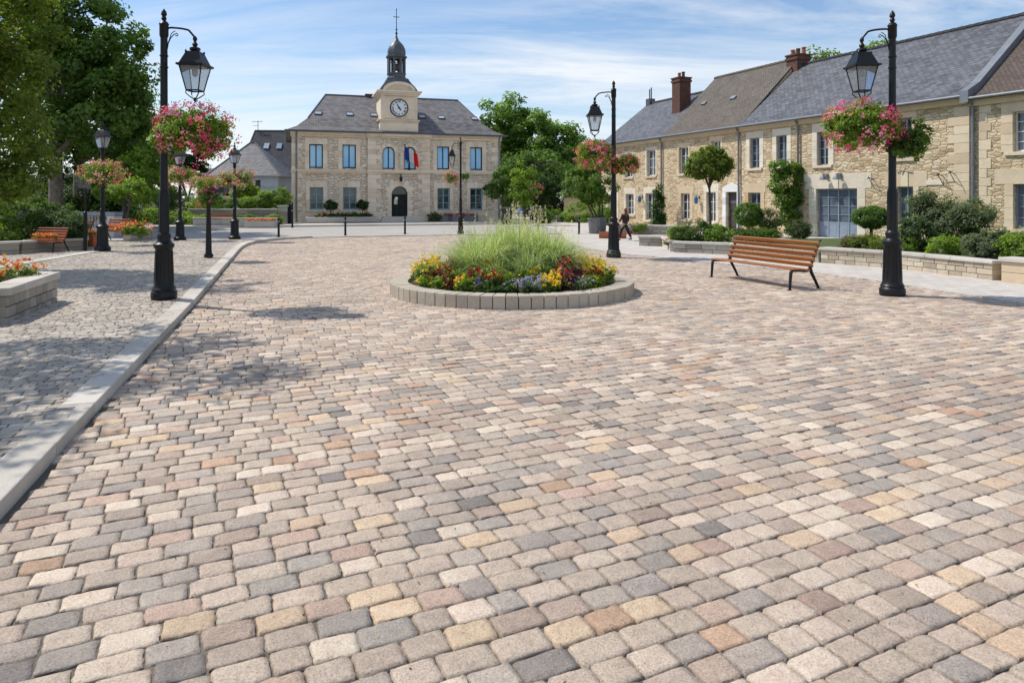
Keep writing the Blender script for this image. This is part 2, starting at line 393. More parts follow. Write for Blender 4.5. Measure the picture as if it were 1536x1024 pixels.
# ---------------------------------------------------------------- mesh building
class MB:
    def __init__(s):
        s.v = []; s.f = []; s.r = []

    def add(s, pts, faces, r=None):
        b = len(s.v)
        s.v.extend([tuple(p) for p in pts])
        r = random.random() if r is None else r
        for f in faces:
            s.f.append([b + i for i in f]); s.r.append(r)
        return s

    def poly(s, *pts, r=None):
        return s.add(pts, [list(range(len(pts)))], r)

    def box(s, x0, y0, z0, x1, y1, z1, r=None, M4=None):
        p = [(x0, y0, z0), (x1, y0, z0), (x1, y1, z0), (x0, y1, z0), (x0, y0, z1), (x1, y0, z1), (x1, y1, z1), (x0, y1, z1)]
        if M4 is not None:
            p = [M4 @ Vector(q) for q in p]
        return s.add(p, [(3, 2, 1, 0), (4, 5, 6, 7), (0, 1, 5, 4), (1, 2, 6, 5), (2, 3, 7, 6), (3, 0, 4, 7)], r)

    def hexa(s, lo, hi, r=None):
        """solid from two quads given in the same winding (counter-clockwise from above)"""
        return s.add(list(lo) + list(hi), [(3, 2, 1, 0), (4, 5, 6, 7), (0, 1, 5, 4), (1, 2, 6, 5), (2, 3, 7, 6), (3, 0, 4, 7)], r)

    def prism(s, pts, y0, y1, r=None):
        """outline of (x, z) points, counter-clockwise seen from -y, extruded along y"""
        n = len(pts)
        p = [(x, y0, z) for x, z in pts] + [(x, y1, z) for x, z in pts]
        f = [list(range(n)), list(range(2 * n - 1, n - 1, -1))]
        for i in range(n):
            j = (i + 1) % n
            f.append([j, i, n + i, n + j])
        return s.add(p, f, r)

    def tube(s, pts, rad, seg=8, r=None, caps=True):
        pts = [Vector(p) for p in pts]
        n = len(pts)
        if not hasattr(rad, '__len__'):
            rad = [rad] * n
        vs = []
        prev = None
        for i, p in enumerate(pts):
            d = (pts[min(i + 1, n - 1)] - pts[max(i - 1, 0)]).normalized()
            if prev is None:
                a = Vector((1, 0, 0)) if abs(d.x) < 0.9 else Vector((0, 1, 0))
                a = (a - d * a.dot(d)).normalized()
            else:
                a = (prev - d * prev.dot(d)).normalized()
            prev = a
            b = d.cross(a)
            for k in range(seg):
                t = 2 * PI * k / seg
                vs.append(p + (a * math.cos(t) + b * math.sin(t)) * rad[i])
        fs = []
        for i in range(n - 1):
            for k in range(seg):
                k2 = (k + 1) % seg
                fs.append((i * seg + k, i * seg + k2, (i + 1) * seg + k2, (i + 1) * seg + k))
        if caps:
            fs.append(tuple(range(seg - 1, -1, -1)))
            fs.append(tuple(range((n - 1) * seg, n * seg)))
        return s.add(vs, fs, r)

    def lathe(s, prof, seg=16, c=(0, 0, 0), r=None, a0=0.0, caps=True):
        vs = []; fs = []
        n = len(prof)
        for rad, z in prof:
            for k in range(seg):
                t = a0 + 2 * PI * k / seg
                vs.append((c[0] + rad * math.cos(t), c[1] + rad * math.sin(t), c[2] + z))
        for i in range(n - 1):
            for k in range(seg):
                k2 = (k + 1) % seg
                fs.append((i * seg + k, i * seg + k2, (i + 1) * seg + k2, (i + 1) * seg + k))
        if caps:
            fs.append(tuple(range(seg - 1, -1, -1)))
            fs.append(tuple(range((n - 1) * seg, n * seg)))
        return s.add(vs, fs, r)

    def build(s, name, mat, parent=None, smooth=False, bevel=0.0, seg=2):
        me = bpy.data.meshes.new(name)
        me.from_pydata(s.v, [], s.f)
        me.materials.append(mat)
        a = me.attributes.new('rnd', 'FLOAT', 'FACE')
        a.data.foreach_set('value', np.array(s.r, dtype=np.float32))
        auto_uv(me)
        if smooth:
            me.polygons.foreach_set('use_smooth', np.ones(len(me.polygons), dtype=bool))
            me.set_sharp_from_angle(angle=R(38))
        o = bpy.data.objects.new(name, me)
        col.objects.link(o)
        o.parent = parent
        if bevel:
            bv = o.modifiers.new('Bevel', 'BEVEL')
            bv.width = bevel; bv.segments = seg; bv.limit_method = 'ANGLE'; bv.angle_limit = R(35)
            bv.harden_normals = False
        return o


def auto_uv(me):
    uv = me.uv_layers.new(name='UVMap').data
    vs = me.vertices
    for p in me.polygons:
        n = p.normal
        if abs(n.z) > 0.98:
            t, b = Vector((1, 0, 0)), Vector((0, 1, 0))
        else:
            t = Vector((-n.y, n.x, 0)).normalized()
            b = n.cross(t)
        for li in p.loop_indices:
            c = vs[me.loops[li].vertex_index].co
            uv[li].uv = (c.dot(t), c.dot(b))


def mesh_np(name, V, F, C, mat, parent=None, smooth=False):
    """V (n,3), F (m,4) quads, C (m,3) colour of each face"""
    me = bpy.data.meshes.new(name)
    V = np.asarray(V, dtype=np.float32); F = np.asarray(F, dtype=np.int32)
    m = len(F)
    me.vertices.add(len(V)); me.vertices.foreach_set('co', V.ravel())
    me.loops.add(m * 4); me.loops.foreach_set('vertex_index', F.ravel())
    me.polygons.add(m)
    me.polygons.foreach_set('loop_start', np.arange(0, m * 4, 4, dtype=np.int32))
    me.polygons.foreach_set('loop_total', np.full(m, 4, dtype=np.int32))
    if smooth:
        me.polygons.foreach_set('use_smooth', np.ones(m, dtype=bool))
    a = me.attributes.new('col', 'FLOAT_COLOR', 'FACE')
    cc = np.ones((m, 4), dtype=np.float32); cc[:, :3] = C
    a.data.foreach_set('color', cc.ravel())
    me.materials.append(mat)
    me.update(calc_edges=True)
    me.validate()
    o = bpy.data.objects.new(name, me)
    col.objects.link(o)
    o.parent = parent
    return o


def tag(o, label=None, cat=None, group=None, kind=None):
    if label: o['label'] = label
    if cat: o['category'] = cat
    if group: o['group'] = group
    if kind: o['kind'] = kind
    return o


def thing(name, label, cat, loc=(0, 0, 0), rz=0.0, group=None, s=1.0):
    o = bpy.data.objects.new(name, None)
    col.objects.link(o)
    o.empty_display_size = 0.2
    o.location = loc; o.rotation_euler = (0, 0, rz); o.scale = (s, s, s)
    return tag(o, label, cat, group)


def copy_thing(src, label, loc, rz=0.0, s=1.0, group=None):
    def rec(o, parent):
        c = o.copy(); col.objects.link(c); c.parent = parent
        for ch in list(o.children):
            rec(ch, c)
        return c
    c = rec(src, None)
    c.location = loc; c.rotation_euler = (0, 0, rz)
    c.scale = s if hasattr(s, '__len__') else (s, s, s)
    c['label'] = label
    if group: c['group'] = group
    return c


def norm(a):
    return a / np.maximum(np.linalg.norm(a, axis=1, keepdims=True), 1e-9)


def leaf_geo(P, N, S, aspect=0.55, fold=0.14, g=rng):
    n = len(P)
    r = g.normal(size=(n, 3))
    t = norm(r - N * np.sum(r * N, 1, keepdims=True))
    b = np.cross(N, t)
    S = np.asarray(S)[:, None]
    V = np.empty((n, 4, 3))
    V[:, 0] = P - t * S * .5
    V[:, 1] = P + b * S * aspect * .5 + N * S * fold
    V[:, 2] = P + t * S * .5
    V[:, 3] = P - b * S * aspect * .5 + N * S * fold
    F = np.arange(n * 4).reshape(n, 4)
    return V.reshape(-1, 3), F


def foliage_pts(blobs, nclump, nleaf, cr, g, shell=0.55, flat=0.75):
    """leaves gathered in clumps spread over and inside a few ellipsoids"""
    B = np.array(blobs, dtype=float)
    w = (B[:, 3] * B[:, 4] * B[:, 5]) ** (2 / 3); w /= w.sum()
    bi = g.choice(len(B), nclump, p=w)
    d = norm(g.normal(size=(nclump, 3)))
    fr = g.uniform(shell, 1.0, nclump)[:, None]
    cc = B[bi, :3] + d * fr * B[bi, 3:6]
    rad = cr * g.uniform(0.6, 1.35, nclump)
    lum = g.uniform(0, 1, nclump)
    li = g.integers(0, nclump, nleaf)
    dl = norm(g.normal(size=(nleaf, 3)))
    rr = g.uniform(0.15, 1, nleaf) ** 0.5
    P = cc[li] + dl * (rad[li] * rr)[:, None] * np.array([1, 1, flat])
    N = norm(dl * 0.5 + d[li] * 0.5 + g.normal(size=(nleaf, 3)) * 0.45 + np.array([0, 0, 0.55]))
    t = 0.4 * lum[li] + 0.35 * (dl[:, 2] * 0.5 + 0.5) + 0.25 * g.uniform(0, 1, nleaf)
    return P, N, t, cc


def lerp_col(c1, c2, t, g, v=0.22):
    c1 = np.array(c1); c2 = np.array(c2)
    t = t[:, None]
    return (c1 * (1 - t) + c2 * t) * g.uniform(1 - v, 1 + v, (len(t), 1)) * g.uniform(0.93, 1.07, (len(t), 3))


G1, G2 = (0.050, 0.098, 0.018), (0.19, 0.30, 0.05)       # dark green
L1, L2 = (0.075, 0.14, 0.022), (0.27, 0.40, 0.055)         # light green
O1, O2 = (0.055, 0.090, 0.014), (0.21, 0.27, 0.045)         # olive green
S1, S2 = (0.08, 0.11, 0.065), (0.32, 0.38, 0.24)            # silvery green
D1, D2 = (0.030, 0.066, 0.017), (0.10, 0.17, 0.04)         # very dark green


def foliage(name, parent, blobs, nclump, nleaf, cr, size, c1, c2, seed, shell=0.55, aspect=0.55, flat=0.75):
    g = np.random.default_rng(seed)
    P, N, t, cc = foliage_pts(blobs, nclump, nleaf, cr, g, shell, flat)
    V, F = leaf_geo(P, N, size * g.uniform(0.65, 1.3, nleaf), aspect, 0.14, g)
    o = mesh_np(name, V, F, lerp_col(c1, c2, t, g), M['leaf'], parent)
    return o, cc


def petals(name, parent, P, N, S, C, g):
    V, F = leaf_geo(P, N, S, 0.9, 0.1, g)
    return mesh_np(name, V, F, C, M['petal'], parent)
# ---------------------------------------------------------------- the ground
def inside(poly, X, Y):
    c = np.zeros(X.shape, bool)
    n = len(poly)
    for i in range(n):
        x0, y0 = poly[i]; x1, y1 = poly[(i + 1) % n]
        k = (y0 > Y) != (y1 > Y)
        with np.errstate(divide='ignore', invalid='ignore'):
            xi = (x1 - x0) * (Y - y0) / (y1 - y0 + 1e-12) + x0
        c ^= k & (X < xi)
    return c


def sheet(name, poly, z, mat, skirt=0.0, kind='structure'):
    pts = [Vector((x, y, z if not hasattr(z, '__len__') else z[i])) for i, (x, y) in enumerate(poly)]
    tri = tessellate_polygon([pts])
    b = MB()
    fs = []
    for t in tri:
        a = (pts[t[1]] - pts[t[0]]).cross(pts[t[2]] - pts[t[0]])
        fs.append(t if a.z > 0 else t[::-1])
    b.add(pts, fs)
    if skirt:
        n = len(pts)
        for i in range(n):
            p, q = pts[i], pts[(i + 1) % n]
            dn = Vector((0, 0, -skirt))
            b.poly(p, q, q + dn, p + dn)
    o = b.build(name, mat)
    return tag(o, kind=kind)


def stone_grid(us):
    u = np.array(us)
    U, Vv = np.meshgrid(u, u, indexing='xy')
    U = U.ravel(); Vv = Vv.ravel()
    m = np.maximum(abs(U), abs(Vv))
    p = 14.0
    nn = (abs(U) ** p + abs(Vv) ** p) ** (1 / p)
    k = np.where(nn > 1e-6, m / np.maximum(nn, 1e-6), 1)
    k = 1 - (1 - k) * 1.0
    n = len(us)
    F = []
    for j in range(n - 1):
        for i in range(n - 1):
            F.append((j * n + i, j * n + i + 1, (j + 1) * n + i + 1, (j + 1) * n + i))
    return U * k, Vv * k, nn, m, np.array(F)


def lay_stones(name, C, H, A, colr, us, z, depth, gap, mat, g, jit=0.004):
    """C (n,2) centres, H (n,2) half sizes, A (n,) angles: each stone a rounded, slightly tilted cushion"""
    U, W, nn, m, F0 = stone_grid(us)
    n = len(C); k = len(U)
    hx = (H[:, 0] - gap)[:, None]; hy = (H[:, 1] - gap)[:, None]
    ring = (m > 0.99).astype(float)
    skew = g.normal(0, 0.035, (n, 1))
    lx = U[None] * hx + W[None] * hy * skew + g.normal(0, jit, (n, k)) * (0.3 + ring)
    ly = W[None] * hy + U[None] * hx * g.normal(0, 0.025, (n, 1)) + g.normal(0, jit, (n, k)) * (0.3 + ring)
    prof = np.where(m[None] > 0.99, -depth, -0.0010 * m ** 2 - 0.0045 * np.clip((m - 0.88) / 0.12, 0, 1) ** 1.5 + 0.005 * (np.sin(C[:, :1] * .9 + 1) * np.sin(C[:, 1:] * .7) + .5 * np.sin(C[:, :1] * 2.3) * np.sin(C[:, 1:] * 1.9)))
    tx = g.normal(0, 0.012, (n, 1)); ty = g.normal(0, 0.014, (n, 1))
    zz = z + prof + g.normal(0, 0.0022, (n, 1)) + lx * tx + ly * ty + g.normal(0, 0.0013, (n, k)) * (1 - ring)
    ca = np.cos(A)[:, None]; sa = np.sin(A)[:, None]
    V = np.stack([C[:, :1] + lx * ca - ly * sa, C[:, 1:] + lx * sa + ly * ca, zz], 2).reshape(-1, 3)
    F = (F0[None] + (np.arange(n) * k)[:, None, None]).reshape(-1, 4)
    edge = np.where(nn[F0].max(1) > 0.99, 0.85 if len(us) > 6 else 0.9, 1.0)     # grime in the arrises
    cc = (colr[:, None, :] * edge[None, :, None]).reshape(-1, 3)
    return V, F, cc


def rows(poly, ang, row, lmin, lmax, g, wob=0.02, hole=None):
    """running courses of setts over a polygon"""
    P = np.array(poly)
    ca, sa = math.cos(ang), math.sin(ang)
    u = P[:, 0] * ca + P[:, 1] * sa; v = -P[:, 0] * sa + P[:, 1] * ca
    C = []; H = []
    vv = v.min()
    while vv < v.max():
        h = row * g.uniform(0.93, 1.07)
        x = u.min() - g.uniform(0, lmax)
        while x < u.max():
            L = g.triangular(lmin, (lmin + lmax) * 0.5, lmax)
            C.append((x + L / 2, vv + h / 2)); H.append((L / 2, h / 2)); x += L
        vv += h
    C = np.array(C); H = np.array(H)
    C[:, 1] += wob * np.sin(C[:, 0] * 0.9 + 1.0) + wob * 0.7 * np.sin(C[:, 0] * 2.1 + C[:, 1] * 0.15) + wob * 3.0 * np.sin(C[:, 0] * 0.23 + 0.5)
    X = C[:, 0] * ca - C[:, 1] * sa; Y = C[:, 0] * sa + C[:, 1] * ca
    k = inside(poly, X, Y)
    if hole:
        k &= ~hole(X, Y)
    return np.stack([X, Y], 1)[k], H[k]


PAL = np.array([(0.43, 0.375, 0.325), (0.385, 0.335, 0.295), (0.50, 0.45, 0.39), (0.545, 0.495, 0.435), (0.29, 0.285, 0.285), (0.34, 0.32, 0.305),
                (0.36, 0.285, 0.25), (0.44, 0.33, 0.28), (0.53, 0.415, 0.285), (0.47, 0.305, 0.20), (0.20, 0.20, 0.21), (0.37, 0.265, 0.235)])
PALW = np.array([0.24, 0.17, 0.16, 0.07, 0.08, 0.10, 0.05, 0.045, 0.055, 0.02, 0.015, 0.015])
PAL2 = np.array([(0.42, 0.385, 0.33), (0.48, 0.445, 0.39), (0.36, 0.335, 0.295), (0.54, 0.505, 0.44), (0.31, 0.30, 0.28)])
PALW2 = np.array([0.3, 0.28, 0.18, 0.16, 0.08])


def stone_cols(n, pal, w, g, fade=None):
    i = g.choice(len(pal), n, p=w / w.sum())
    c = pal[i] * g.uniform(0.88, 1.12, (n, 1)) * g.uniform(0.985, 1.015, (n, 3))
    if fade is not None:
        mean = (pal * (w / w.sum())[:, None]).sum(0)
        c = c * (1 - fade[:, None]) + mean * fade[:, None]
    grey = c.mean(1, keepdims=True) * np.array([1.10, 1.0, 0.885])     # hold the hues close to a warm grey
    return (c * 0.60 + grey * 0.40) * np.array([1.17, 1.06, 0.955])


KERB = [(-0.6, -3.5), (-1.6, 0), (-3.03, 4.1), (-4.3, 8.1), (-5.56, 12.1), (-7.17, 17), (-8.25, 20.3), (-9.3, 23.5), (-10.0, 25.7), (-10.45, 27.4), (-10.65, 28.9),
        (-10.6, 30.1), (-10.2, 31.3), (-9.3, 32.35), (-8.0, 33.05), (-6.0, 33.75), (-3.0, 34.65), (0, 35.45), (2.6, 35.95)]
RIGHT = [(2.6, 35.95), (2.5, 34), (2.42, 31.5), (2.44, 29.2), (2.55, 27.3), (2.8, 25.9), (3.25, 24.5), (3.95, 22.9), (4.8, 21.5), (5.8, 20.1), (6.8, 18.6), (7.7, 17.2), (8.3, 15.6),
         (8.75, 13.7), (9.2, 12.0), (9.75, 9.5), (10.4, 5), (11, 0), (11.4, -3.5)]
ROT = R(25.5)
CC = (0.0, 14.16); CR = 2.46          # the round planter


def build_ground():
    sheet('ground', [(-900, -300), (900, -300), (900, 1500), (-900, 1500)], -0.07, M['earth'])
    square = KERB + RIGHT[1:]
    sheet('paving_bed', square, -0.0125, M['joint'])
    g = np.random.default_rng(3)
    hole = lambda X, Y: (X - CC[0]) ** 2 + (Y - CC[1]) ** 2 < (CR - 0.2) ** 2
    C, H = rows(square, ROT, 0.152, 0.145, 0.27, g, hole=hole)
    vis = (C[:, 1] > 1.2) & (abs(C[:, 0]) < 0.80 * C[:, 1] + 2.2)
    C = C[vis]; H = H[vis]
    A = np.full(len(C), ROT) + g.normal(0, 0.012, len(C))
    fade = np.clip((C[:, 1] - 7) / 22, 0, 0.45)
    cl = stone_cols(len(C), PAL, PALW, g, fade)
    near = C[:, 1] < 9.0
    parts = []
    for k, us in ((near, (-1, -0.955, -0.74, -0.36, 0.0, 0.36, 0.74, 0.955, 1)), (~near, (-1, -0.94, -0.82, 0.82, 0.94, 1))):
        parts.append(lay_stones('x', C[k], H[k], A[k], cl[k], us, 0.0, 0.016, 0.0022, None, g, 0.0036))
    V = np.concatenate([parts[0][0], parts[1][0]])
    F = np.concatenate([parts[0][1], parts[1][1] + len(parts[0][0])])
    cc = np.concatenate([parts[0][2], parts[1][2]])
    tag(mesh_np('cobblestone_paving', V, F, cc, M['cobble'], smooth=True), kind='structure')

    # the raised walk on the left
    left = [(x - 0.24, y) for x, y in KERB[:11]] + [(-11.0, 29.9), (-13, 30.3), (-34, 24), (-34, -3.5)]
    sheet('walk_bed', left, 0.083, M['joint'])
    left2 = [(x - 0.13, y) for x, y in KERB[:11]] + left[11:]
    C, H = rows(left2, R(18), 0.09, 0.115, 0.20, g, 0.01)
    vis = (C[:, 1] > 3.0) & (abs(C[:, 0]) < 0.80 * C[:, 1] + 1.0)
    C = C[vis]; H = H[vis]
    cl = stone_cols(len(C), PAL2, PALW2, g, np.clip((C[:, 1] - 7) / 25, 0, 0.3)) * np.array([.90, .945, 1.0])
    V, F, cc = lay_stones('x', C, H, np.full(len(C), R(18)) + g.normal(0, 0.015, len(C)), cl, (-1, -0.94, -0.8, 0.8, 0.94, 1), 0.095, 0.014, 0.0035, None, g)
    tag(mesh_np('left_walk_paving', V, F, cc, M['cobble'], smooth=True), kind='structure')
    e = MB()
    for (a, b) in zip(left[10:13], left[11:14]):
        e.poly((a[0], a[1], 0.083), (b[0], b[1], 0.083), (b[0], b[1], -0.05), (a[0], a[1], -0.05))
    tag(e.build('walk_edge', M['granite']), kind='structure')

    # granite kerb, stone by stone
    b = MB()
    w, hgt = 0.27, 0.10

    def offs(P, i):
        a = Vector(P[max(i - 1, 0)]); c = Vector(P[min(i + 1, len(P) - 1)])
        d = (c - a).normalized()
        return Vector((-d.y, d.x))
    L = [Vector(p) for p in KERB]
    # resample to about one metre
    pts = [L[0]]
    for a, c in zip(L, L[1:]):
        n = max(1, round((c - a).length / 1.0))
        for k in range(1, n + 1):
            pts.append(a.lerp(c, k / n))
    for i in range(len(pts) - 1):
        n0 = offs(pts, i); n1 = offs(pts, i + 1)
        p, q = pts[i], pts[i + 1]
        d = (q - p).normalized() * 0.005
        p = p + d; q = q - d
        z = hgt + random.uniform(-0.003, 0.003)
        if p.y > 31.6:
            z = 0.045
        p2, q2 = p + n0 * w, q + n1 * w
        b.hexa([(p.x, p.y, -0.06), (q.x, q.y, -0.06), (q2.x, q2.y, -0.06), (p2.x, p2.y, -0.06)],
               [(p.x, p.y, z), (q.x, q.y, z), (q2.x, q2.y, z), (p2.x, p2.y, z)])
    tag(b.build('kerb', M['granite'], bevel=0.012), kind='structure')

    # street behind the square, pavement before the town hall, pavement on the right
    street = [(-60, 10), (-34, 23.9), (-13, 30.2), (-11.0, 29.9)] + [(x - 0.1, y + 0.1) for x, y in KERB[11:]] + [(4, 36.2), (8, 40), (8, 62), (-60, 62)]
    sheet('street', street, -0.006, M['street'])
    rp = RIGHT + [(60, -3.5), (60, 30), (9, 75), (-0.5, 75), (1.0, 50), (2.6, 42)]
    sheet('right_pavement', rp, 0.022, M['slab'], 0.06)
    e1 = Vector((.954, .300)); P0 = Vector((-15.7, 49.4)); nn = Vector((.300, -.954))
    q = [P0 - e1 * 30 + nn * 5.2, P0 + e1 * 17.2 + nn * 5.2, P0 + e1 * 18.5 + nn * 3.5, P0 + e1 * 18.5 - nn * 14, P0 - e1 * 30 - nn * 14]
    sheet('hall_pavement', [tuple(x) for x in q], 0.11, M['slab'], 0.13)
    b = MB()
    a, c = q[0], q[1]
    n = int((c - a).length)
    for i in range(n):
        p = a.lerp(c, i / n) + e1 * 0.004; r2 = a.lerp(c, (i + 1) / n) - e1 * 0.004
        b.hexa([(*(p + nn * .02), -.05), (*(r2 + nn * .02), -.05), (*(r2 - nn * .25), -.05), (*(p - nn * .25), -.05)],
               [(*(p + nn * .02), .118), (*(r2 + nn * .02), .118), (*(r2 - nn * .25), .118), (*(p - nn * .25), .118)])
    tag(b.build('street_kerb', M['granite'], bevel=0.012), kind='structure')
    # pale band of slabs across the left walk
    b = MB()
    A, B = at(0, 402, .105), at(150, 377, .105)
    d = (B - A).normalized(); nrm = Vector((-d.y, d.x, 0)) * 0.42
    b.poly(A - d * 4, B, B + nrm, A - d * 4 + nrm)
    o = b.build('path_band', M['slab']); o.location.z = 0.006; tag(o, kind='structure')


build_ground()


def ground_bits():
    """dry leaf scraps and small weeds caught in the joints"""
    g = np.random.default_rng(21)
    n = 420
    y = 2.2 + 9 * g.uniform(0, 1, n) ** 1.5
    x = g.uniform(-.75, .85, n) * y
    P = np.stack([x, y, np.full(n, .004)], 1)
    k = inside(KERB + RIGHT[1:], x, y)
    P = P[k]; n = len(P)
    N = norm(g.normal(size=(n, 3)) * .25 + np.array([0, 0, 1]))
    V, F = leaf_geo(P, N, g.uniform(.007, .02, n), .5, .1, g)
    pal = np.array([(.20, .12, .05), (.30, .22, .10), (.12, .08, .04), (.36, .30, .18)])
    tag(mesh_np('leaf_litter', V, F, pal[g.integers(0, 4, n)] * g.uniform(.7, 1.2, (n, 1)), M['leaf']), kind='stuff')
    # weeds along the foot of the kerb
    L = [Vector(p) for p in KERB[2:9]]
    n = 1500
    seg = g.integers(0, len(L) - 1, n); t = g.uniform(0, 1, n)
    A = np.array([L[i] for i in seg]); B = np.array([L[i + 1] for i in seg])
    P = A + (B - A) * t[:, None]
    keep = np.sin(P[:, 1] * 2.3) + np.sin(P[:, 1] * 5.1 + 1) + g.normal(0, .4, n) > .75
    P = P[keep]; n = len(P)
    P = np.stack([P[:, 0] + g.uniform(.0, .035, n), P[:, 1], np.full(n, .006)], 1)
    N = norm(g.normal(size=(n, 3)) + np.array([.5, 0, .3]))
    V, F = leaf_geo(P, N, g.uniform(.012, .035, n), .3, .1, g)
    tag(mesh_np('joint_weeds', V, F, lerp_col((.05, .07, .02), (.16, .20, .06), g.uniform(0, 1, n), g), M['leaf']), kind='stuff')


ground_bits()


# ---------------------------------------------------------------- the camera, sun and sky
SUN_AZ, SUN_EL = math.atan2(-0.93, 0.36), R(53)     # azimuth from +Y towards +X


def build_light():
    cam = bpy.data.cameras.new('Camera')
    co = bpy.data.objects.new('Camera', cam)
    col.objects.link(co)
    co.location = (0, 0, EYE); co.rotation_euler = (R(90), 0, 0)
    cam.sensor_width = 36; cam.lens = FOC / 1536 * 36
    cam.shift_y = -(512 - HOR) / 1536
    cam.clip_start = 0.05; cam.clip_end = 4000
    scn.camera = co
    s = bpy.data.lights.new('Sun', 'SUN')
    s.energy = 4.2; s.angle = R(0.55); s.color = (1.0, 0.94, 0.85)
    so = bpy.data.objects.new('Sun', s)
    col.objects.link(so)
    d = Vector((math.sin(SUN_AZ) * math.cos(SUN_EL), math.cos(SUN_AZ) * math.cos(SUN_EL), math.sin(SUN_EL)))
    so.rotation_euler = d.to_track_quat('Z', 'Y').to_euler()
    so.location = d * 60
    w = bpy.data.worlds.new('World')
    scn.world = w
    w.use_nodes = True
    t = w.node_tree
    t.nodes.clear()
    N = lambda typ: t.nodes.new(typ)
    out = N('ShaderNodeOutputWorld'); bg = N('ShaderNodeBackground')
    sky = N('ShaderNodeTexSky'); sky.sky_type = 'NISHITA'; sky.sun_disc = False
    sky.sun_elevation = SUN_EL; sky.sun_rotation = SUN_AZ % (2 * PI)
    sky.altitude = 100; sky.air_density = 1.0; sky.dust_density = 0.3; sky.ozone_density = 2.5
    tc = N('ShaderNodeTexCoord'); sep = N('ShaderNodeSeparateXYZ')
    t.links.new(tc.outputs['Generated'], sep.inputs[0])

    def mth(op, a, b=0.0, clamp=False):
        nd = N('ShaderNodeMath'); nd.operation = op; nd.use_clamp = clamp
        for i, x in enumerate((a, b)):
            if isinstance(x, bpy.types.NodeSocket): t.links.new(x, nd.inputs[i])
            else: nd.inputs[i].default_value = x
        return nd.outputs[0]

    def ramp(f, stops):
        nd = N('ShaderNodeValToRGB')
        while len(nd.color_ramp.elements) < len(stops): nd.color_ramp.elements.new(.5)
        for e, (p, c) in zip(nd.color_ramp.elements, stops):
            e.position = p; e.color = (c, c, c, 1)
        t.links.new(f, nd.inputs[0])
        return nd.outputs[0]
    zc = mth('ADD', mth('MAXIMUM', sep.outputs[2], 0.0), 0.16)
    cx = mth('DIVIDE', sep.outputs[0], zc); cy = mth('DIVIDE', sep.outputs[1], zc)
    cmb = N('ShaderNodeCombineXYZ')
    t.links.new(cx, cmb.inputs[0]); t.links.new(cy, cmb.inputs[1])
    mp = N('ShaderNodeMapping'); t.links.new(cmb.outputs[0], mp.inputs[0])
    mp.inputs['Rotation'].default_value = (0, 0, R(-14)); mp.inputs['Scale'].default_value = (0.42, 1.25, 1)
    mp.inputs['Location'].default_value = (1.7, 0.6, 0)
    n1 = N('ShaderNodeTexNoise'); n1.inputs['Scale'].default_value = 1.15; n1.inputs['Detail'].default_value = 9
    n1.inputs['Roughness'].default_value = 0.62; n1.inputs['Distortion'].default_value = 0.9
    t.links.new(mp.outputs[0], n1.inputs['Vector'])
    n2 = N('ShaderNodeTexNoise'); n2.inputs['Scale'].default_value = 0.5; n2.inputs['Detail'].default_value = 4
    t.links.new(cmb.outputs[0], n2.inputs['Vector'])
    cl = mth('MULTIPLY', ramp(n1.outputs[0], [(0.40, 0.0), (0.62, 1.0)]), ramp(n2.outputs[0], [(0.32, 0.35), (0.58, 1.0)]))
    hz = ramp(sep.outputs[2], [(0.0, 0.75), (0.14, 0.34), (0.36, 0.0)])      # pale haze low down
    f = mth('MAXIMUM', mth('MULTIPLY', cl, 0.75), hz, True)
    f = mth('ADD', mth('MULTIPLY', cl, 0.75), mth('MULTIPLY', hz, 0.7), True)
    mx = N('ShaderNodeMix'); mx.data_type = 'RGBA'
    hs_ = N('ShaderNodeHueSaturation'); hs_.inputs['Saturation'].default_value = 1.2; hs_.inputs['Value'].default_value = 0.95
    t.links.new(sky.outputs[0], hs_.inputs['Color'])
    t.links.new(f, mx.inputs[0]); t.links.new(hs_.outputs[0], mx.inputs[6])
    mx.inputs[7].default_value = (6.1, 6.4, 6.75, 1)
    t.links.new(mx.outputs[2], bg.inputs[0])
    bg.inputs[1].default_value = 0.15
    t.links.new(bg.outputs[0], out.inputs[0])
    scn.view_settings.view_transform = 'Standard'
    scn.view_settings.look = 'None'
    scn.view_settings.exposure = 0
    scn.render.engine = 'CYCLES'
    scn.cycles.max_bounces = 6; scn.cycles.transparent_max_bounces = 12
    scn.cycles.diffuse_bounces = 3; scn.cycles.glossy_bounces = 2; scn.cycles.transmission_bounces = 4
    scn.cycles.caustics_reflective = False; scn.cycles.caustics_refractive = False
    scn.cycles.use_denoising = True


build_light()
# ---------------------------------------------------------------- buildings
class Frame:
    """a facade's own axes: x along the wall, y into the building"""
    def __init__(s, P, e):
        s.P = Vector(P); s.e = Vector(e).normalized()
        s.n = Vector((-s.e.y, s.e.x))
        s.rz = math.atan2(s.e.y, s.e.x)

    def u(s, px, y=0.0):
        k = (px - 768) / FOC
        p = s.P + s.n * y
        return (k * p.y - p.x) / (s.e.x - k * s.e.y)

    def z(s, px, py, y=0.0):
        w = s.P + s.n * y + s.e * s.u(px, y)
        return EYE - (py - HOR) * w.y / FOC

    def rect(s, x0, x1, y0, y1, y=0.0):
        c = (x0 + x1) / 2
        return [s.u(x0, y), s.u(x1, y), s.z(c, y1, y), s.z(c, y0, y)]

    def world(s, u, y, z=0.0):
        p = s.P + s.e * u + s.n * y
        return Vector((p.x, p.y, z))


def arch_pts(u0, u1, zs, n=12):
    c = (u0 + u1) / 2; r = (u1 - u0) / 2
    return [(c - r * math.cos(PI * i / n), zs + r * math.sin(PI * i / n)) for i in range(n + 1)]


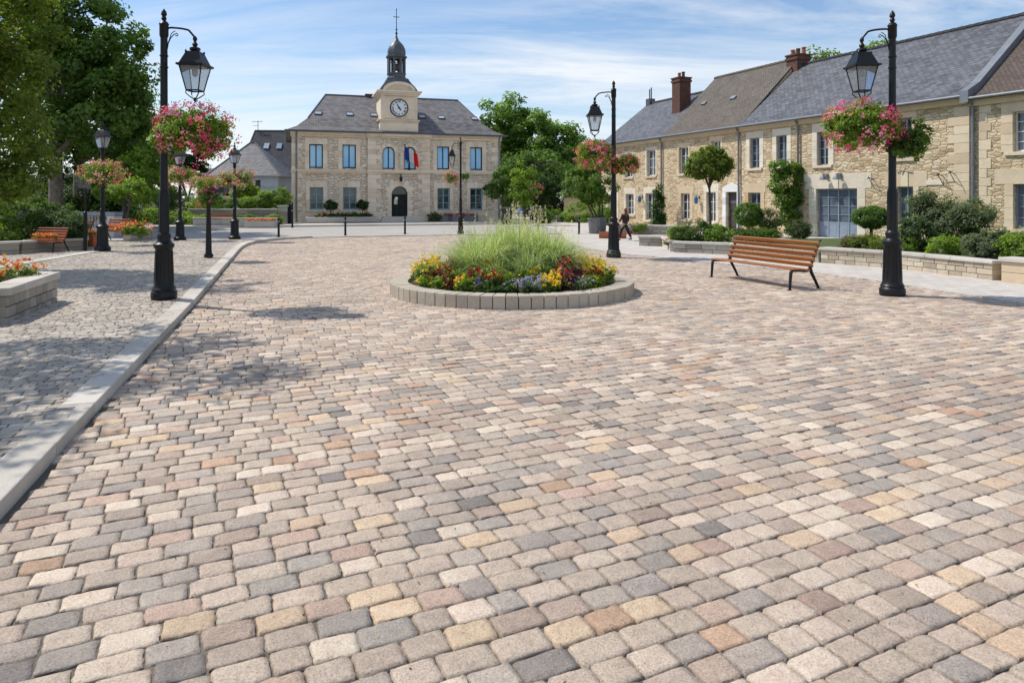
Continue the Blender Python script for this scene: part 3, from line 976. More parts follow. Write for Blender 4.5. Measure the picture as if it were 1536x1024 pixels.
def wall_front(b, u0, u1, z0, z1, ops, y=0.0, dep=0.28):
    """front face with real openings and their reveals; an opening is (u0,u1,z0,z1,arched)"""
    us = sorted({u0, u1, *[o[0] for o in ops], *[o[1] for o in ops]})
    zs = sorted({z0, z1, *[o[2] for o in ops], *[o[3] for o in ops]})
    for a, c in zip(us, us[1:]):
        for d, e in zip(zs, zs[1:]):
            mu, mz = (a + c) / 2, (d + e) / 2
            if any(o[0] < mu < o[1] and o[2] < mz < o[3] for o in ops):
                continue
            b.poly((a, y, d), (c, y, d), (c, y, e), (a, y, e))
    for o in ops:
        a, c, d, e = o[:4]
        arched = len(o) > 4 and o[4]
        zt = e - (c - a) / 2 if arched else e
        b.poly((a, y, d), (a, y, zt), (a, y + dep, zt), (a, y + dep, d))
        b.poly((c, y, zt), (c, y, d), (c, y + dep, d), (c, y + dep, zt))
        b.poly((c, y, d), (a, y, d), (a, y + dep, d), (c, y + dep, d))
        if arched:
            A = arch_pts(a, c, zt)
            for p, q in zip(A, A[1:]):
                b.poly((p[0], y, p[1]), (q[0], y, q[1]), (q[0], y, e), (p[0], y, e))
                b.poly((p[0], y, p[1]), (p[0], y + dep, p[1]), (q[0], y + dep, q[1]), (q[0], y, q[1]))
        else:
            b.poly((a, y, e), (c, y, e), (c, y + dep, e), (a, y + dep, e))


def make_window(root, o, y, frame, glass, nx=2, bars=2, fw=0.055, arched=False, sill=None, sur=None, sw=0.2, lint=0.28, name='window',
                lint_w=0.0, key=False, curtain=False, sproud=0.02, lowpanel=0.0):
    """frame with glazing bars; its pane, sill and stone surround are sub-parts. y is the plane of the wall face"""
    a, c, d, e = o[:4]
    yf = y + 0.17
    b = MB()
    t = 0.06
    r0 = 0.5
    zt = e - (c - a) / 2 if arched else e
    b.box(a, yf, d, a + fw, yf + t, zt, r0); b.box(c - fw, yf, d, c, yf + t, zt, r0)
    b.box(a + fw, yf, d, c - fw, yf + t, d + fw * 1.2, r0)
    if arched:
        A = arch_pts(a, c, zt); B = arch_pts(a + fw, c - fw, zt)
        for i in range(len(A) - 1):
            p, q, p2, q2 = A[i], A[i + 1], B[i], B[i + 1]
            b.hexa([(p[0], yf, p[1]), (p2[0], yf, p2[1]), (p2[0], yf + t, p2[1]), (p[0], yf + t, p[1])],
                   [(q[0], yf, q[1]), (q2[0], yf, q2[1]), (q2[0], yf + t, q2[1]), (q[0], yf + t, q[1])], r0)
    else:
        b.box(a + fw, yf, e - fw, c - fw, yf + t, e, r0)
    w = c - a
    top = e - fw
    for i in range(1, nx):
        m = a + w * i / nx
        hw = fw * (0.5 if i * 2 == nx or nx == 3 else 0.35)
        b.box(m - hw, yf - 0.012, d + fw * 1.2, m + hw, yf + t - 0.01, top, r0)
    for k in range(1, bars + 1):
        zz = d + lowpanel + (zt - d - lowpanel) * k / (bars + 1)
        b.box(a + fw, yf + 0.006, zz - fw * .25, c - fw, yf + t - 0.016, zz + fw * .25, r0)
    if lowpanel:
        b.box(a + fw, yf + 0.012, d + fw * 1.2, c - fw, yf + t - 0.02, d + lowpanel, r0)
        b.box(a + fw, yf + 0.003, d + lowpanel, c - fw, yf + t - 0.018, d + lowpanel + .07, r0)
        for i in range(nx):
            m0 = a + w * i / nx + .12; m1 = a + w * (i + 1) / nx - .12
            b.box(m0, yf + 0.004, d + .16, m1, yf + 0.03, d + lowpanel - .08, r0)
    win = b.build(name, frame, root)
    g = MB()
    yg = yf + 0.035
    if arched:
        A = arch_pts(a + .01, c - .01, zt)
        g.poly(*([(a + .01, yg, d), (c - .01, yg, d)] + [(p[0], yg, p[1]) for p in A[::-1]]))
    else:
        g.poly((a, yg, d), (c, yg, d), (c, yg, e), (a, yg, e))
    g.build('pane', glass, win)
    if sill is not None:
        s_ = MB()
        s_.box(a - sw * .7, y - 0.075, d - 0.13, c + sw * .7, y + 0.165, d - 0.003)
        s_.build('sill', sill, win, bevel=0.012)
    if sur is not None:
        s_ = MB()
        q = 0.003
        zb = d - 0.13
        n = max(2, round((zt - zb) / 0.42))
        for i in range(n):
            z0 = zb + (zt - zb) * i / n + .004; z1 = zb + (zt - zb) * (i + 1) / n - .004
            if sill is not None:
                z0 = max(z0, d + .002)
            k = sw * (1.0 if i % 2 else 1.0)
            s_.box(a - k, y - sproud, z0, a + q, y + .1, z1)
            s_.box(c - q, y - sproud, z0, c + k, y + .1, z1)
        if arched:
            A = arch_pts(a + q, c - q, zt, 9); B = arch_pts(a - sw, c + sw, zt, 9)
            for i in range(9):
                p, p1, q0, q1 = A[i], A[i + 1], B[i], B[i + 1]
                pr = sproud + (0.02 if i == 4 else 0.0)
                s_.hexa([(p[0], y - pr, p[1]), (p[0], y + .1, p[1]), (q0[0], y + .1, q0[1]), (q0[0], y - pr, q0[1])],
                        [(p1[0], y - pr, p1[1]), (p1[0], y + .1, p1[1]), (q1[0], y + .1, q1[1]), (q1[0], y - pr, q1[1])])
        else:
            A0, A1 = a - sw - lint_w, c + sw + lint_w
            if key:
                m = (a + c) / 2
                s_.box(A0, y - sproud, e - q, m - .165, y + .1, e + lint)
                s_.box(m - .16, y - sproud - .03, e - q, m + .16, y + .1, e + lint + .06)
                s_.box(m + .165, y - sproud, e - q, A1, y + .1, e + lint)
            else:
                s_.box(A0, y - sproud, e - q, A1, y + .1, e + lint)
        s_.build('window_surround', sur, win, bevel=0.01)
    return win


def downpipe(root, u, z0, z1, y=-0.09, r=0.05):
    b = MB()
    b.tube([(u, y - .22, z1 + .0), (u, y - .16, z1 - .12), (u, y, z1 - .32), (u, y, z0)], r, 8, 0.5)
    z = z1 - 0.9
    while z > z0:
        b.lathe([(r + .012, 0), (r + .012, .05)], 8, (u, y, z), 0.3); z -= 1.6
    return b.build('drainpipe', M['zinc'], root, smooth=True)


def gable_roof(root, u0, u1, eave, ridge, d, mat, over=0.32, th=0.1, name='roof', ridge_cap=None):
    b = MB()
    prof = [(-over, eave - .02), (0.25, eave + .33), (1.0, eave + .33 + (ridge - eave - .33) * .75 / (d / 2 - .25)), (d / 2, ridge)]
    full = prof + [(d - y, z) for y, z in prof[-2::-1]]
    n = 6
    for (y0, z0), (y1, z1) in zip(full, full[1:]):
        for i in range(1):
            b.poly((u0, y0, z0), (u1, y0, z0), (u1, y1, z1), (u0, y1, z1))
            b.poly((u1, y0, z0 - th), (u0, y0, z0 - th), (u0, y1, z1 - th), (u1, y1, z1 - th))
        for u, fl in ((u0, 1), (u1, 0)):
            q = [(u, y0, z0 - th), (u, y0, z0), (u, y1, z1), (u, y1, z1 - th)]
            b.poly(*(q if fl else q[::-1]))
    for (y, z), fl in ((full[0], 0), (full[-1], 1)):
        q = [(u0, y, z - th), (u1, y, z - th), (u1, y, z), (u0, y, z)]
        b.poly(*(q[::-1] if fl else q))
    o = b.build(name, mat, root)
    if ridge_cap:
        c = MB()
        u = u0
        while u < u1:
            w = min(0.38, u1 - u)
            c.tube([(u, d / 2, ridge - .02), (u + w, d / 2, ridge + .012)], [0.12, 0.105], 8)
            u += 0.36
        c.build('ridge_tiles', ridge_cap, o, smooth=True)
    return o, full


def chimney(root, u, y, zb, zt, w, d, pots=2):
    b = MB()
    b.box(u - w / 2, y - d / 2, zb, u + w / 2, y + d / 2, zt - .32)
    b.box(u - w / 2 - .06, y - d / 2 - .06, zt - .32, u + w / 2 + .06, y + d / 2 + .06, zt - .2)
    b.box(u - w / 2 - .02, y - d / 2 - .02, zt - .2, u + w / 2 + .02, y + d / 2 + .02, zt - .08)
    b.box(u - w / 2 - .07, y - d / 2 - .07, zt - .08, u + w / 2 + .07, y + d / 2 + .07, zt)
    o = b.build('chimney', M['brick'], root)
    for i in range(pots):
        p = MB()
        x = u + (i - (pots - 1) / 2) * w * .5
        p.lathe([(.12, 0), (.1, .28), (.13, .3), (.12, .36)], 10, (x, y, zt + .002))
        p.build('chimney_pot', M['terracotta'] if i % 2 == 0 else M['brick'], o, smooth=True)
    f = MB()
    f.box(u - w / 2 - .1, y - d / 2 - .3, zb - .05, u + w / 2 + .1, y + d / 2 + .1, zb + .24)
    return o


HF = Frame((6.6, 51.3), (.394, -.919))
EAVE, RIDGE, HDEP = 5.72, 9.35, 8.2


def house(name, label, pxa, pxb, wallm, roofm, rects, doors, eave=EAVE, ridge=RIDGE, u_end=None, pad=0.0):
    ua = HF.u(pxa); ub = HF.u(pxb) if u_end is None else u_end
    fr = Frame(HF.P + HF.e * ua, HF.e)
    root = thing(name, label, 'house', (fr.P.x, fr.P.y, 0.0), fr.rz)
    L = ub - ua
    ops = []
    for r in rects:
        ops.append(fr.rect(*r[0]))
    dops = [fr.rect(*r[0]) for r in doors]
    for o in dops:
        o[2] = 0.12
    b = MB()
    d = HDEP
    wall_front(b, 0, L, -0.1, eave, ops + dops)
    for u, fl in ((0, 0), (L, 1)):
        q = [(u, 0, -.1), (u, 0, eave), (u, .25, eave + .2), (u, d / 2, ridge - .12), (u, d - .25, eave + .2), (u, d, eave), (u, d, -.1)]
        b.poly(*(q if not fl else q[::-1]))
    b.poly((L, d, -.1), (0, d, -.1), (0, d, eave), (L, d, eave))
    b.build('wall', wallm, root)
    # no rooms behind the openings; their darkness is put into the pane colour
    rf, full = gable_roof(root, -pad, L + pad, eave + .05, ridge, d, roofm, ridge_cap=M['tile_brown'] if roofm != M['slate'] else M['slate_dark'])
    g = MB()
    g.tube([(-pad, -.36, eave + .0), (L + pad, -.36, eave + .0)], 0.055, 8, .5)
    g.build('gutter', M['zinc'], root, smooth=True)
    c = MB()
    c.box(0.01, -.14, eave - .28, L - .01, .05, eave - .1); c.box(0.01, -.22, eave - .1, L - .01, .05, eave + .0)
    c.build('cornice', M['ashlar'], root)
    for r, o in zip(rects, ops):
        make_window(root, o, 0.0, **r[1])
    return fr, root, L, ops, dops


def quoins(root, u0, z0, z1, side, sur, y=0.0, w1=0.5, w2=0.3, name='quoins', proud=0.022):
    b = MB()
    z = z0; i = 0
    while z < z1 - .1:
        h = min(random.uniform(.3, .4), z1 - z)
        w = w1 if i % 2 else w2
        a, c = (u0, u0 + w) if side > 0 else (u0 - w, u0)
        b.box(a + .004, y - proud, z + .004, c - .004, y + .1, z + h - .004)
        z += h; i += 1
    return b.build(name, sur, root, bevel=0.012)


def wall_lantern(root, u, z):
    b = MB()
    b.box(u - .05, -.02, z - .05, u + .05, .03, z + .12)
    b.tube([(u, -.01, z + .08), (u, -.18, z + .16), (u, -.24, z + .1)], .015, 6)
    b.lathe([(.03, .1), (.1, .02), (.13, -.04), (.09, -.3), (.04, -.34)], 6, (u, -.24, z))
    return b.build('wall_lantern', M['lamp_blue'], root)


WH = dict(frame=M['white_paint'], glass=M['glass_house'], nx=2, bars=2)
BL = dict(frame=M['blue_paint'], glass=M['glass_house'], nx=2, bars=2)


def S(base, **kw):
    d = dict(base); d.update(kw); return d


# far slate-roofed house
frA, hA, LA, _, dA = house('stone_house', 'far stone house with plain slate roof at the end of the row', 902, 995, M['rubble_far'], M['slate'],
    [((970, 983.5, 225, 264), S(WH, sill=M['ashlar'], sur=M['ashlar_pale'], sw=.13, lint=.22)),
     ((937, 949, 231, 266), S(WH, sill=M['ashlar'], sur=M['ashlar_pale'], sw=.13, lint=.22)),
     ((938.8, 950.6, 291, 322), S(WH, sill=M['ashlar'], sur=M['ashlar_pale'], sw=.25, lint=.4)),
     ((968.4, 981.5, 290, 330), S(WH, sill=M['ashlar'], sur=M['ashlar_pale'], sw=.25, lint=.4)),
     ((912, 925, 292, 326), S(WH, sur=M['ashlar_pale'], sw=.25, lint=.4, nx=2, bars=1, lowpanel=.5))], [], ridge=9.0)
wall_lantern(hA, frA.u(964), frA.z(964, 296))
downpipe(hA, LA - .1, 0.0, EAVE)
ch = MB(); uu = .32
ch.box(uu - .25, 3.85, 8.5, uu + .25, 4.35, 9.35); ch.tube([(uu - .1, 4.1, 9.35), (uu - .1, 4.1, 10.1)], .045, 6); ch.tube([(uu + .12, 4.1, 9.35), (uu + .12, 4.1, 10.2)], .045, 6)
ch.build('chimney', M['lead'], hA)

# brown-tiled house
frB, hB, LB, _, dB = house('stone_house', 'stone house with brown tiled roof and two red brick chimneys', 995.2, 1112, M['rubble_far'], M['tile_brown'],
    [((1018.4, 1032.5, 220.6, 260.6), S(WH, sill=M['ashlar'], sur=M['ashlar'], sw=.15, lint=.25)),
     ((1067, 1081, 211, 256), S(WH, sill=M['ashlar'], sur=M['ashlar'], sw=.15, lint=.25)),
     ((1021.5, 1034.7, 290, 329), S(WH, sill=M['ashlar'], sur=M['ashlar'], sw=.3, lint=.42, lint_w=.1)),
     ((1059.6, 1073.8, 288, 333), S(WH, sill=M['ashlar_pale'], sur=M['ashlar_pale'], sw=.25, lint=.42))],
    [((1089.4, 1106, 288, 350),)], ridge=9.75)
o = dB[0]
b = MB()
b.box(o[0], .2, o[2], o[1], .26, o[3]); b.box(o[0] + .12, .185, o[2] + 1.1, o[1] - .12, .2, o[3] - .2); b.box(o[0] + .12, .185, o[2] + .15, o[1] - .12, .2, o[2] + .95)
door = b.build('door', M['brown_door'], hB, bevel=.008)
b = MB(); b.box(o[0] + .1, .176, o[3] - .62, o[1] - .3, .184, o[3] - .5); b.build('notice', M['sign_grey'], door)
b = MB(); b.tube([(o[1] - .12, .17, o[2] + .95), (o[1] - .12, .12, o[2] + .98), (o[1] - .25, .12, o[2] + .98)], .014, 6); b.build('handle', M['zinc'], door)
b = MB()
sw = .28
for i in range(6):
    z0 = o[2] + (o[3] - o[2]) * i / 6; z1 = o[2] + (o[3] - o[2]) * (i + 1) / 6
    b.box(o[0] - sw, -.05, z0 + .004, o[0] + .003, .1, z1 - .004); b.box(o[1] - .003, -.05, z0 + .004, o[1] + sw, .1, z1 - .004)
m = (o[0] + o[1]) / 2
b.prism([(o[0] - sw, o[3] - .003), (o[1] + sw, o[3] - .003), (o[1] + sw, o[3] + .25), (m, o[3] + .52), (o[0] - sw, o[3] + .25)], -.06, .1)
b.build('door_surround', M['white_paint'], hB, bevel=.012)
b = MB(); b.box(o[0] - .35, -.5, .0, o[1] + .35, -.02, .12); b.build('doorstep', M['ashlar_pale'], hB, bevel=.015)
wall_lantern(hB, frB.u(1049), frB.z(1049, 297))
downpipe(hB, LB - .12, 0.0, EAVE)
chimney(hB, frB.u(1022, 2.6), 2.6, 6.6, frB.z(1022, 117, 2.6), .85, .9, 2)
chimney(hB, LB - .02, 4.1, 8.6, frB.z(1176, 88, 4.1), .8, .95, 3)
for px, py in ((1056, 159), (1100, 148)):
    b = MB(); uu = frB.u(px, 2.0); zz = frB.z(px, py, 2.0)
    s_ = (9.75 - 6.1) / 3.85
    b.box(-.2, -.13, 0, .2, .13, .07, M4=Matrix.Translation((uu, 2.0, 6.1 + 1.75 * s_ + .03)) @ Matrix.Rotation(math.atan(s_), 4, 'X'))
    b.build('roof_vent', M['zinc'], hB)

# long slate house with the french doors
frC, hC, LC, opC, dC = house('stone_house', 'long stone house with big slate roof and blue french doors', 1112.2, 1455, M['rubble_house'], M['slate'],
    [((1124.5, 1139.4, 207, 252.4), S(BL, sill=M['ashlar'], sur=M['ashlar_pale'], sw=.27, lint=.35, bars=3)),
     ((1164.6, 1180.4, 203, 249), S(BL, sill=M['ashlar'], sur=M['ashlar_pale'], sw=.27, lint=.35, bars=3)),
     ((1225.5, 1242.7, 197.4, 248), S(BL, sill=M['ashlar'], sur=M['ashlar_pale'], sw=.3, lint=.42, bars=3)),
     ((1345, 1368, 177, 237.5), S(BL, sill=M['ashlar'], sur=M['ashlar'], sw=.22, lint=.4, bars=3)),
     ((1122.6, 1141, 289, 338), S(BL, sill=M['ashlar_tan'], sur=M['ashlar_tan'], sw=.28, lint=.5, lint_w=.1)),
     ((1345.7, 1370, 280, 336), S(BL, sill=M['ashlar'], sur=M['ashlar'], sw=.25, lint=.6, lint_w=.35, key=True)),
     ((1224, 1286, 283, 360), S(BL, nx=4, bars=3, lowpanel=.75, sur=M['ashlar_pale'], sw=.42, lint=.68, lint_w=.3, key=True, name='french_door'))], [])
downpipe(hC, frC.u(1199), 0.0, EAVE)
quoins(hC, LC - .01, 0, EAVE - .3, -1, M['ashlar'], w1=.85, w2=.6)
b = MB(); o = opC[6]; b.box(o[0] - .3, -.6, -.05, o[1] + .3, -.02, o[2] - .01); b.build('doorstep', M['ashlar_pale'], hC, bevel=.015)
uu = frC.u(1242); zz = frC.z(1242, 268)
for du in (0, .75):
    b = MB()
    b.box(uu + du - .06, -.1, zz, uu + du + .06, -.03, zz + .22)
    b.lathe([(.17, -.12), (.15, -.02), (.07, .08), (.05, .16)], 10, (uu + du, -.3, zz + .06)); b.tube([(uu + du, -.03, zz + .18), (uu + du, -.3, zz + .2)], .02, 6)
    b.build('wall_lamp', M['zinc'], hC, smooth=True)
for px, py in ((1311, 270), (1415, 265), (1433, 262)):
    b = MB(); uu = frC.u(px); zz = frC.z(px, py)
    b.tube([(uu, .02, zz), (uu, -.35, zz + .12), (uu + .02, -.42, zz + .02)], .018, 6); b.tube([(uu, .02, zz - .35), (uu, -.33, zz + .1)], .014, 6)
    b.build('iron_bracket', M['iron'], hC)
b = MB(); uu = frC.u(1402); zz = frC.z(1402, 274); b.box(uu - .35, -.03, zz - .09, uu + .35, .02, zz + .09); b.build('wall_plaque', M['ashlar_pale'], hC)
b = MB(); uu = frC.u(1358); zz = frC.z(1358, 258)
b.tube([(uu - .35, -.05, zz), (uu, -.06, zz + .06), (uu + .35, -.05, zz - .02)], .02, 6); b.tube([(uu - .1, -.05, zz - .12), (uu + .05, -.06, zz + .16)], .02, 6)
b.build('wall_anchor', M['zinc'], hC)
# raised verge between the two roofs
b = MB()
s_ = (RIDGE - EAVE - .38) / (HDEP / 2 - .25)
for y0, z0, y1, z1 in ((-.42, EAVE + .03, .25, EAVE + .38), (.25, EAVE + .38, HDEP / 2, RIDGE), (HDEP / 2, RIDGE, HDEP + .3, EAVE + .05)):
    b.hexa([(LC - .12, y0, z0 - .3), (LC + .2, y0, z0 - .3), (LC + .2, y1, z1 - .3), (LC - .12, y1, z1 - .3)],
           [(LC - .12, y0, z0 + .16), (LC + .2, y0, z0 + .16), (LC + .2, y1, z1 + .16), (LC - .12, y1, z1 + .16)], .5)
b.build('verge_flashing', M['zinc'], hC)

# house at the right edge
frD, hD, LD, _, dD = house('stone_house', 'stone house with dark brown tiled roof at the right edge', 1456.5, 1536, M['rubble_house'], M['tile_dark'],
    [((1519.4, 1556, 166, 227), S(WH, sill=M['ashlar'], sur=M['ashlar'], sw=.4, lint=.42, bars=3, nx=2)),
     ((1520, 1557, 276, 344), S(BL, sill=M['ashlar'], sur=M['ashlar'], sw=.3, lint=.55, lint_w=.35, bars=3))], [], eave=EAVE - .12, ridge=RIDGE - .12, u_end=HF.u(1536) + 7)
downpipe(hD, .12, 0, EAVE - .1, r=.06)
quoins(hD, .3, 0, EAVE - .4, 1, M['ashlar'], w1=.45, w2=.3)

# ---------------------------------------------------------------- the town hall
TH = Frame((-15.7, 49.4), (.954, .300))
TW = TH.u(750)
TE, TD = 6.62, 10.0
hall = thing('town_hall', 'two storey stone town hall with clock tower and slate roof', 'town hall', (TH.P.x, TH.P.y, 0.0), TH.rz)
GZ = 0.11
bayL, bayR = TH.u(551), TH.u(645)
UP = [(463.8, 484.4, 216.3, 252), (513.7, 534, 217, 252.3), (655.5, 674, 220, 254), (705, 723.5, 221, 255)]
UA = [(573.5, 591.8, 220.3, 253.8), (605.5, 623.4, 220.6, 254.5)]
LO = [(464.5, 485, 280.8, 314.8), (514.4, 534.8, 281, 315), (656, 674.8, 282.4, 315.2), (705.2, 723.7, 282.4, 315.2)]
DOOR = (587, 611, 279.5, 330)
ops = [TH.rect(*r) for r in UP + LO]
aops = [TH.rect(*r) + [True] for r in UA]
dop = TH.rect(*DOOR) + [True]
dop[2] = GZ + .36
BAYY = -0.14
b = MB()
side = lambda o: o[1] < bayL or o[0] > bayR
lops = [o for o in ops if o[1] < bayL]; rops = [o for o in ops if o[0] > bayR]
wall_front(b, 0, bayL, -.1, TE, lops); wall_front(b, bayR, TW, -.1, TE, rops)
wall_front(b, bayL, bayR, -.1, TE, aops + [dop], BAYY, .42)
b.poly((bayL, 0, -.1), (bayL, BAYY, -.1), (bayL, BAYY, TE), (bayL, 0, TE)); b.poly((bayR, BAYY, -.1), (bayR, 0, -.1), (bayR, 0, TE), (bayR, BAYY, TE))
b.poly((0, TD, -.1), (0, 0, -.1), (0, 0, TE), (0, TD, TE)); b.poly((TW, 0, -.1), (TW, TD, -.1), (TW, TD, TE), (TW, 0, TE))
b.poly((TW, TD, -.1), (0, TD, -.1), (0, TD, TE), (TW, TD, TE))
b.build('wall', M['rubble_hall'], hall)
for o in ops[:4]:
    make_window(hall, o, 0, M['dark_paint'], M['glass_sky_reflection'], 2, 0, .07, sur=M['hall_ashlar'], sw=.3, lint=.42, key=True)
for o in ops[4:]:
    make_window(hall, o, 0, M['teal_paint'], M['glass_hall'], 2, 2, .09, sill=M['hall_ashlar'], sur=M['hall_ashlar'], sw=.26, lint=.4, key=True)
for o in aops:
    make_window(hall, o, BAYY, M['dark_paint'], M['glass_sky_reflection'], 2, 0, .07, arched=True, sur=M['hall_ashlar'], sw=.26)
# door
b = MB()
a, c, d, e = dop[:4]; zt = e - (c - a) / 2
y = BAYY + .3
b.box(a, y, d, a + .08, y + .08, zt, .5); b.box(c - .08, y, d, c, y + .08, zt, .5); b.box(a + .08, y, zt - .12, c - .08, y + .08, zt, .5)
m = (a + c) / 2
b.box(a + .08, y + .02, d, m - .006, y + .07, zt - .12, .4); b.box(m + .006, y + .02, d, c - .08, y + .07, zt - .12, .6)
for x0, x1 in ((a + .18, m - .1), (m + .1, c - .18)):
    b.box(x0, y, d + .2, x1, y + .02, d + .9, .5); b.box(x0, y, d + 1.05, x1, y + .02, zt - .3, .5)
door = b.build('door', M['dark_paint'], hall, bevel=.006)
b = MB()
A = arch_pts(a, c, zt)
b.poly(*([(p[0], y + .04, p[1]) for p in A[::-1]])); b.build('pane', M['glass_hall'], door)
b = MB(); b.box(a + .22, y - .008, zt - .75, m - .12, y - .002, zt - .35); b.build('notice', M['paper'], door)
b = MB(); b.lathe([(.12, 0), (.12, .01)], 14); o = b.build('notice_disc', M['paper_white'], door); o.location = (m - .2, y - .004, d + 1.35); o.rotation_euler = (R(90), 0, 0)
b = MB(); b.lathe([(.03, 0), (.03, .03), (.045, .05), (.02, .09)], 10); o = b.build('handle', M['zinc'], door); o.location = (m + .08, y + .02, d + 1.0); o.rotation_euler = (R(90), 0, 0)
b = MB()
n = 8
for i in range(n):
    z0 = d + (zt - d) * i / n + .004; z1 = d + (zt - d) * (i + 1) / n - .004
    k = .42 if i % 2 else .3
    b.box(a - k, BAYY - .05, z0, a + .003, BAYY + .1, z1); b.box(c - .003, BAYY - .05, z0, c + k, BAYY + .1, z1)
A = arch_pts(a + .003, c - .003, zt, 11); B = arch_pts(a - .55, c + .55, zt, 11)
for i in range(11):
    p, p1, q0, q1 = A[i], A[i + 1], B[i], B[i + 1]
    f = 1.0 if i % 2 else .72
    q0 = (p[0] + (q0[0] - p[0]) * f, p[1] + (q0[1] - p[1]) * f); q1 = (p1[0] + (q1[0] - p1[0]) * f, p1[1] + (q1[1] - p1[1]) * f)
    pr = .05 if i != 5 else .09
    b.hexa([(p[0], BAYY - pr, p[1]), (p[0], BAYY + .1, p[1]), (q0[0], BAYY + .1, q0[1]), (q0[0], BAYY - pr, q0[1])],
           [(p1[0], BAYY - pr, p1[1]), (p1[0], BAYY + .1, p1[1]), (q1[0], BAYY + .1, q1[1]), (q1[0], BAYY - pr, q1[1])])
b.build('door_surround', M['hall_ashlar'], hall, bevel=.012)
b = MB()
for i in range(3):
    b.box(a - .9 + .12 * i, BAYY - 1.1 + .34 * i, GZ - .02, c + .9 - .12 * i, BAYY + (.0 if i < 2 else .28) - .003 * i, GZ + .12 * (i + 1) - .001)
b.build('steps', M['granite'], hall, bevel=.012)
b = MB(); uu = TH.u(600); zz = TH.z(600, 266)
b.tube([(uu, BAYY + .02, zz + .1), (uu, BAYY - .3, zz + .2), (uu, BAYY - .36, zz + .05)], .025, 6); b.lathe([(.03, .08), (.13, -.05), (.1, -.3), (.03, -.34)], 6, (uu, BAYY - .36, zz))
b.build('wall_lantern', M['iron'], hall)
# quoins of the middle bay and of the corners
quoins(hall, bayL + .01, GZ + .7, TE - .35, 1, M['hall_ashlar'], BAYY, .95, .62); quoins(hall, bayR - .01, GZ + .7, TE - .35, -1, M['hall_ashlar'], BAYY, .95, .62)
quoins(hall, -.012, GZ + .7, TE - .35, 1, M['hall_ashlar'], 0, .7, .45); quoins(hall, TW + .012, GZ + .7, TE - .35, -1, M['hall_ashlar'], 0, .7, .45)
for u0, u1, y in ((-.03, bayL - .002, 0), (bayL - .03, a - .46, BAYY), (c + .46, bayR + .03, BAYY), (bayR + .032, TW + .03, 0)):
    u = u0
    b = MB()
    while u < u1 - .05:
        w = min(random.uniform(.7, 1.1), u1 - u)
        b.box(u + .004, y - .06, -.05, u + w - .004, y + .1, GZ + .36); b.box(u + .004, y - .045, GZ + .365, u + w - .004, y + .1, GZ + .69)
        u += w
    b.build('plinth', M['hall_ashlar'], hall, bevel=.014)
zc = TH.z(500, 256.5)
b = MB()
for u0, u1, y in ((-.05, bayL - .06, 0), (bayL - .055, bayR + .055, BAYY), (bayR + .06, TW + .05, 0)):
    b.box(u0, y - .12, zc - .14, u1, y + .1, zc - .03); b.box(u0 - .0, y - .17, zc - .03, u1, y + .1, zc + .1)
b.build('string_course', M['hall_ashlar'], hall, bevel=.012)
b = MB()
for u0, u1, y in ((-.1, bayL - .1, 0), (bayL - .095, bayR + .095, BAYY), (bayR + .1, TW + .1, 0)):
    b.box(u0, y - .1, TE - .36, u1, y + .1, TE - .22); b.box(u0, y - .2, TE - .22, u1, y + .1, TE - .08); b.box(u0, y - .3, TE - .08, u1, y + .1, TE + .03)
b.build('cornice', M['hall_ashlar'], hall, bevel=.015)
# hipped roof with a bell-cast eave
ry = 5.0
uL, uR = TH.u(488, ry), TH.u(686.5, ry)
zr = (TH.z(488, 143.6, ry) + TH.z(686.5, 150, ry)) / 2
ov = .42
rings = [(ov, TE + .04), (-.35, TE + .42), (-1.15, TE + 1.12)]
b = MB()
def ring(k, z): return [(-k, -k, z), (TW + k, -k, z), (TW + k, TD + k, z), (-k, TD + k, z)]
rg = [ring(k, z) for k, z in rings]
for p, q in zip(rg, rg[1:]):
    for i in range(4):
        j = (i + 1) % 4
        b.poly(p[i], p[j], q[j], q[i])
q = rg[-1]; rl, rr = (uL, ry, zr), (uR, ry, zr)
b.poly(q[0], q[1], rr, rl); b.poly(q[1], q[2], rr); b.poly(q[2], q[3], rl, rr); b.poly(q[3], q[0], rl)
b.poly(*[(x, y_, z - .0) for x, y_, z in rg[0]][::-1])
roof = b.build('roof', M['slate_hall'], hall)
b = MB()
b.tube([rl, rr], .09, 8); b.tube([q[0], rl], .06, 6); b.tube([q[1], rr], .06, 6)
b.build('ridge_flashing', M['lead'], roof, smooth=True)
b = MB()
for p0, p1 in zip(rg[0], rg[0][1:] + rg[0][:1]):
    b.tube([(p0[0], p0[1], p0[2] - .02), (p1[0], p1[1], p1[2] - .02)], .07, 8, .5)
b.build('gutter', M['lead'], hall, smooth=True)
slope = (zr - rings[2][1]) / (ry - 1.15)
ang = math.atan(slope)
for px, py in ((477, 177.7), (524.4, 179), (560.5, 179.4), (633, 181), (661.7, 182.7), (711.4, 184.6)):
    y = 1.15 + .7
    uu = TH.u(px, y); zz = rings[2][1] + .7 * slope
    M4 = Matrix.Translation((uu, y, zz)) @ Matrix.Rotation(ang, 4, 'X')
    b = MB()
    for x0, y0, x1, y1 in ((-.27, -.3, .27, -.25), (-.27, .25, .27, .3), (-.27, -.248, -.22, .248), (.22, -.248, .27, .248)):
        b.box(x0, y0, -.02, x1, y1, .09, .5, M4)
    sk = b.build('skylight', M['lead'], roof)
    b = MB(); b.box(-.22, -.25, .0, .22, .25, .06, .5, M4); b.build('pane', M['glass_sky'], sk)
downpipe(hall, .33, GZ, TE, y=-.12, r=.055); downpipe(hall, TW - .1, GZ, TE, y=-.12, r=.055)
ck = MB(); uu = TH.u(556, 5.2); ck.box(uu - .45, 4.9, zr - .3, uu + .45, 5.5, zr + .22); ck.build('chimney', M['brick'], hall)

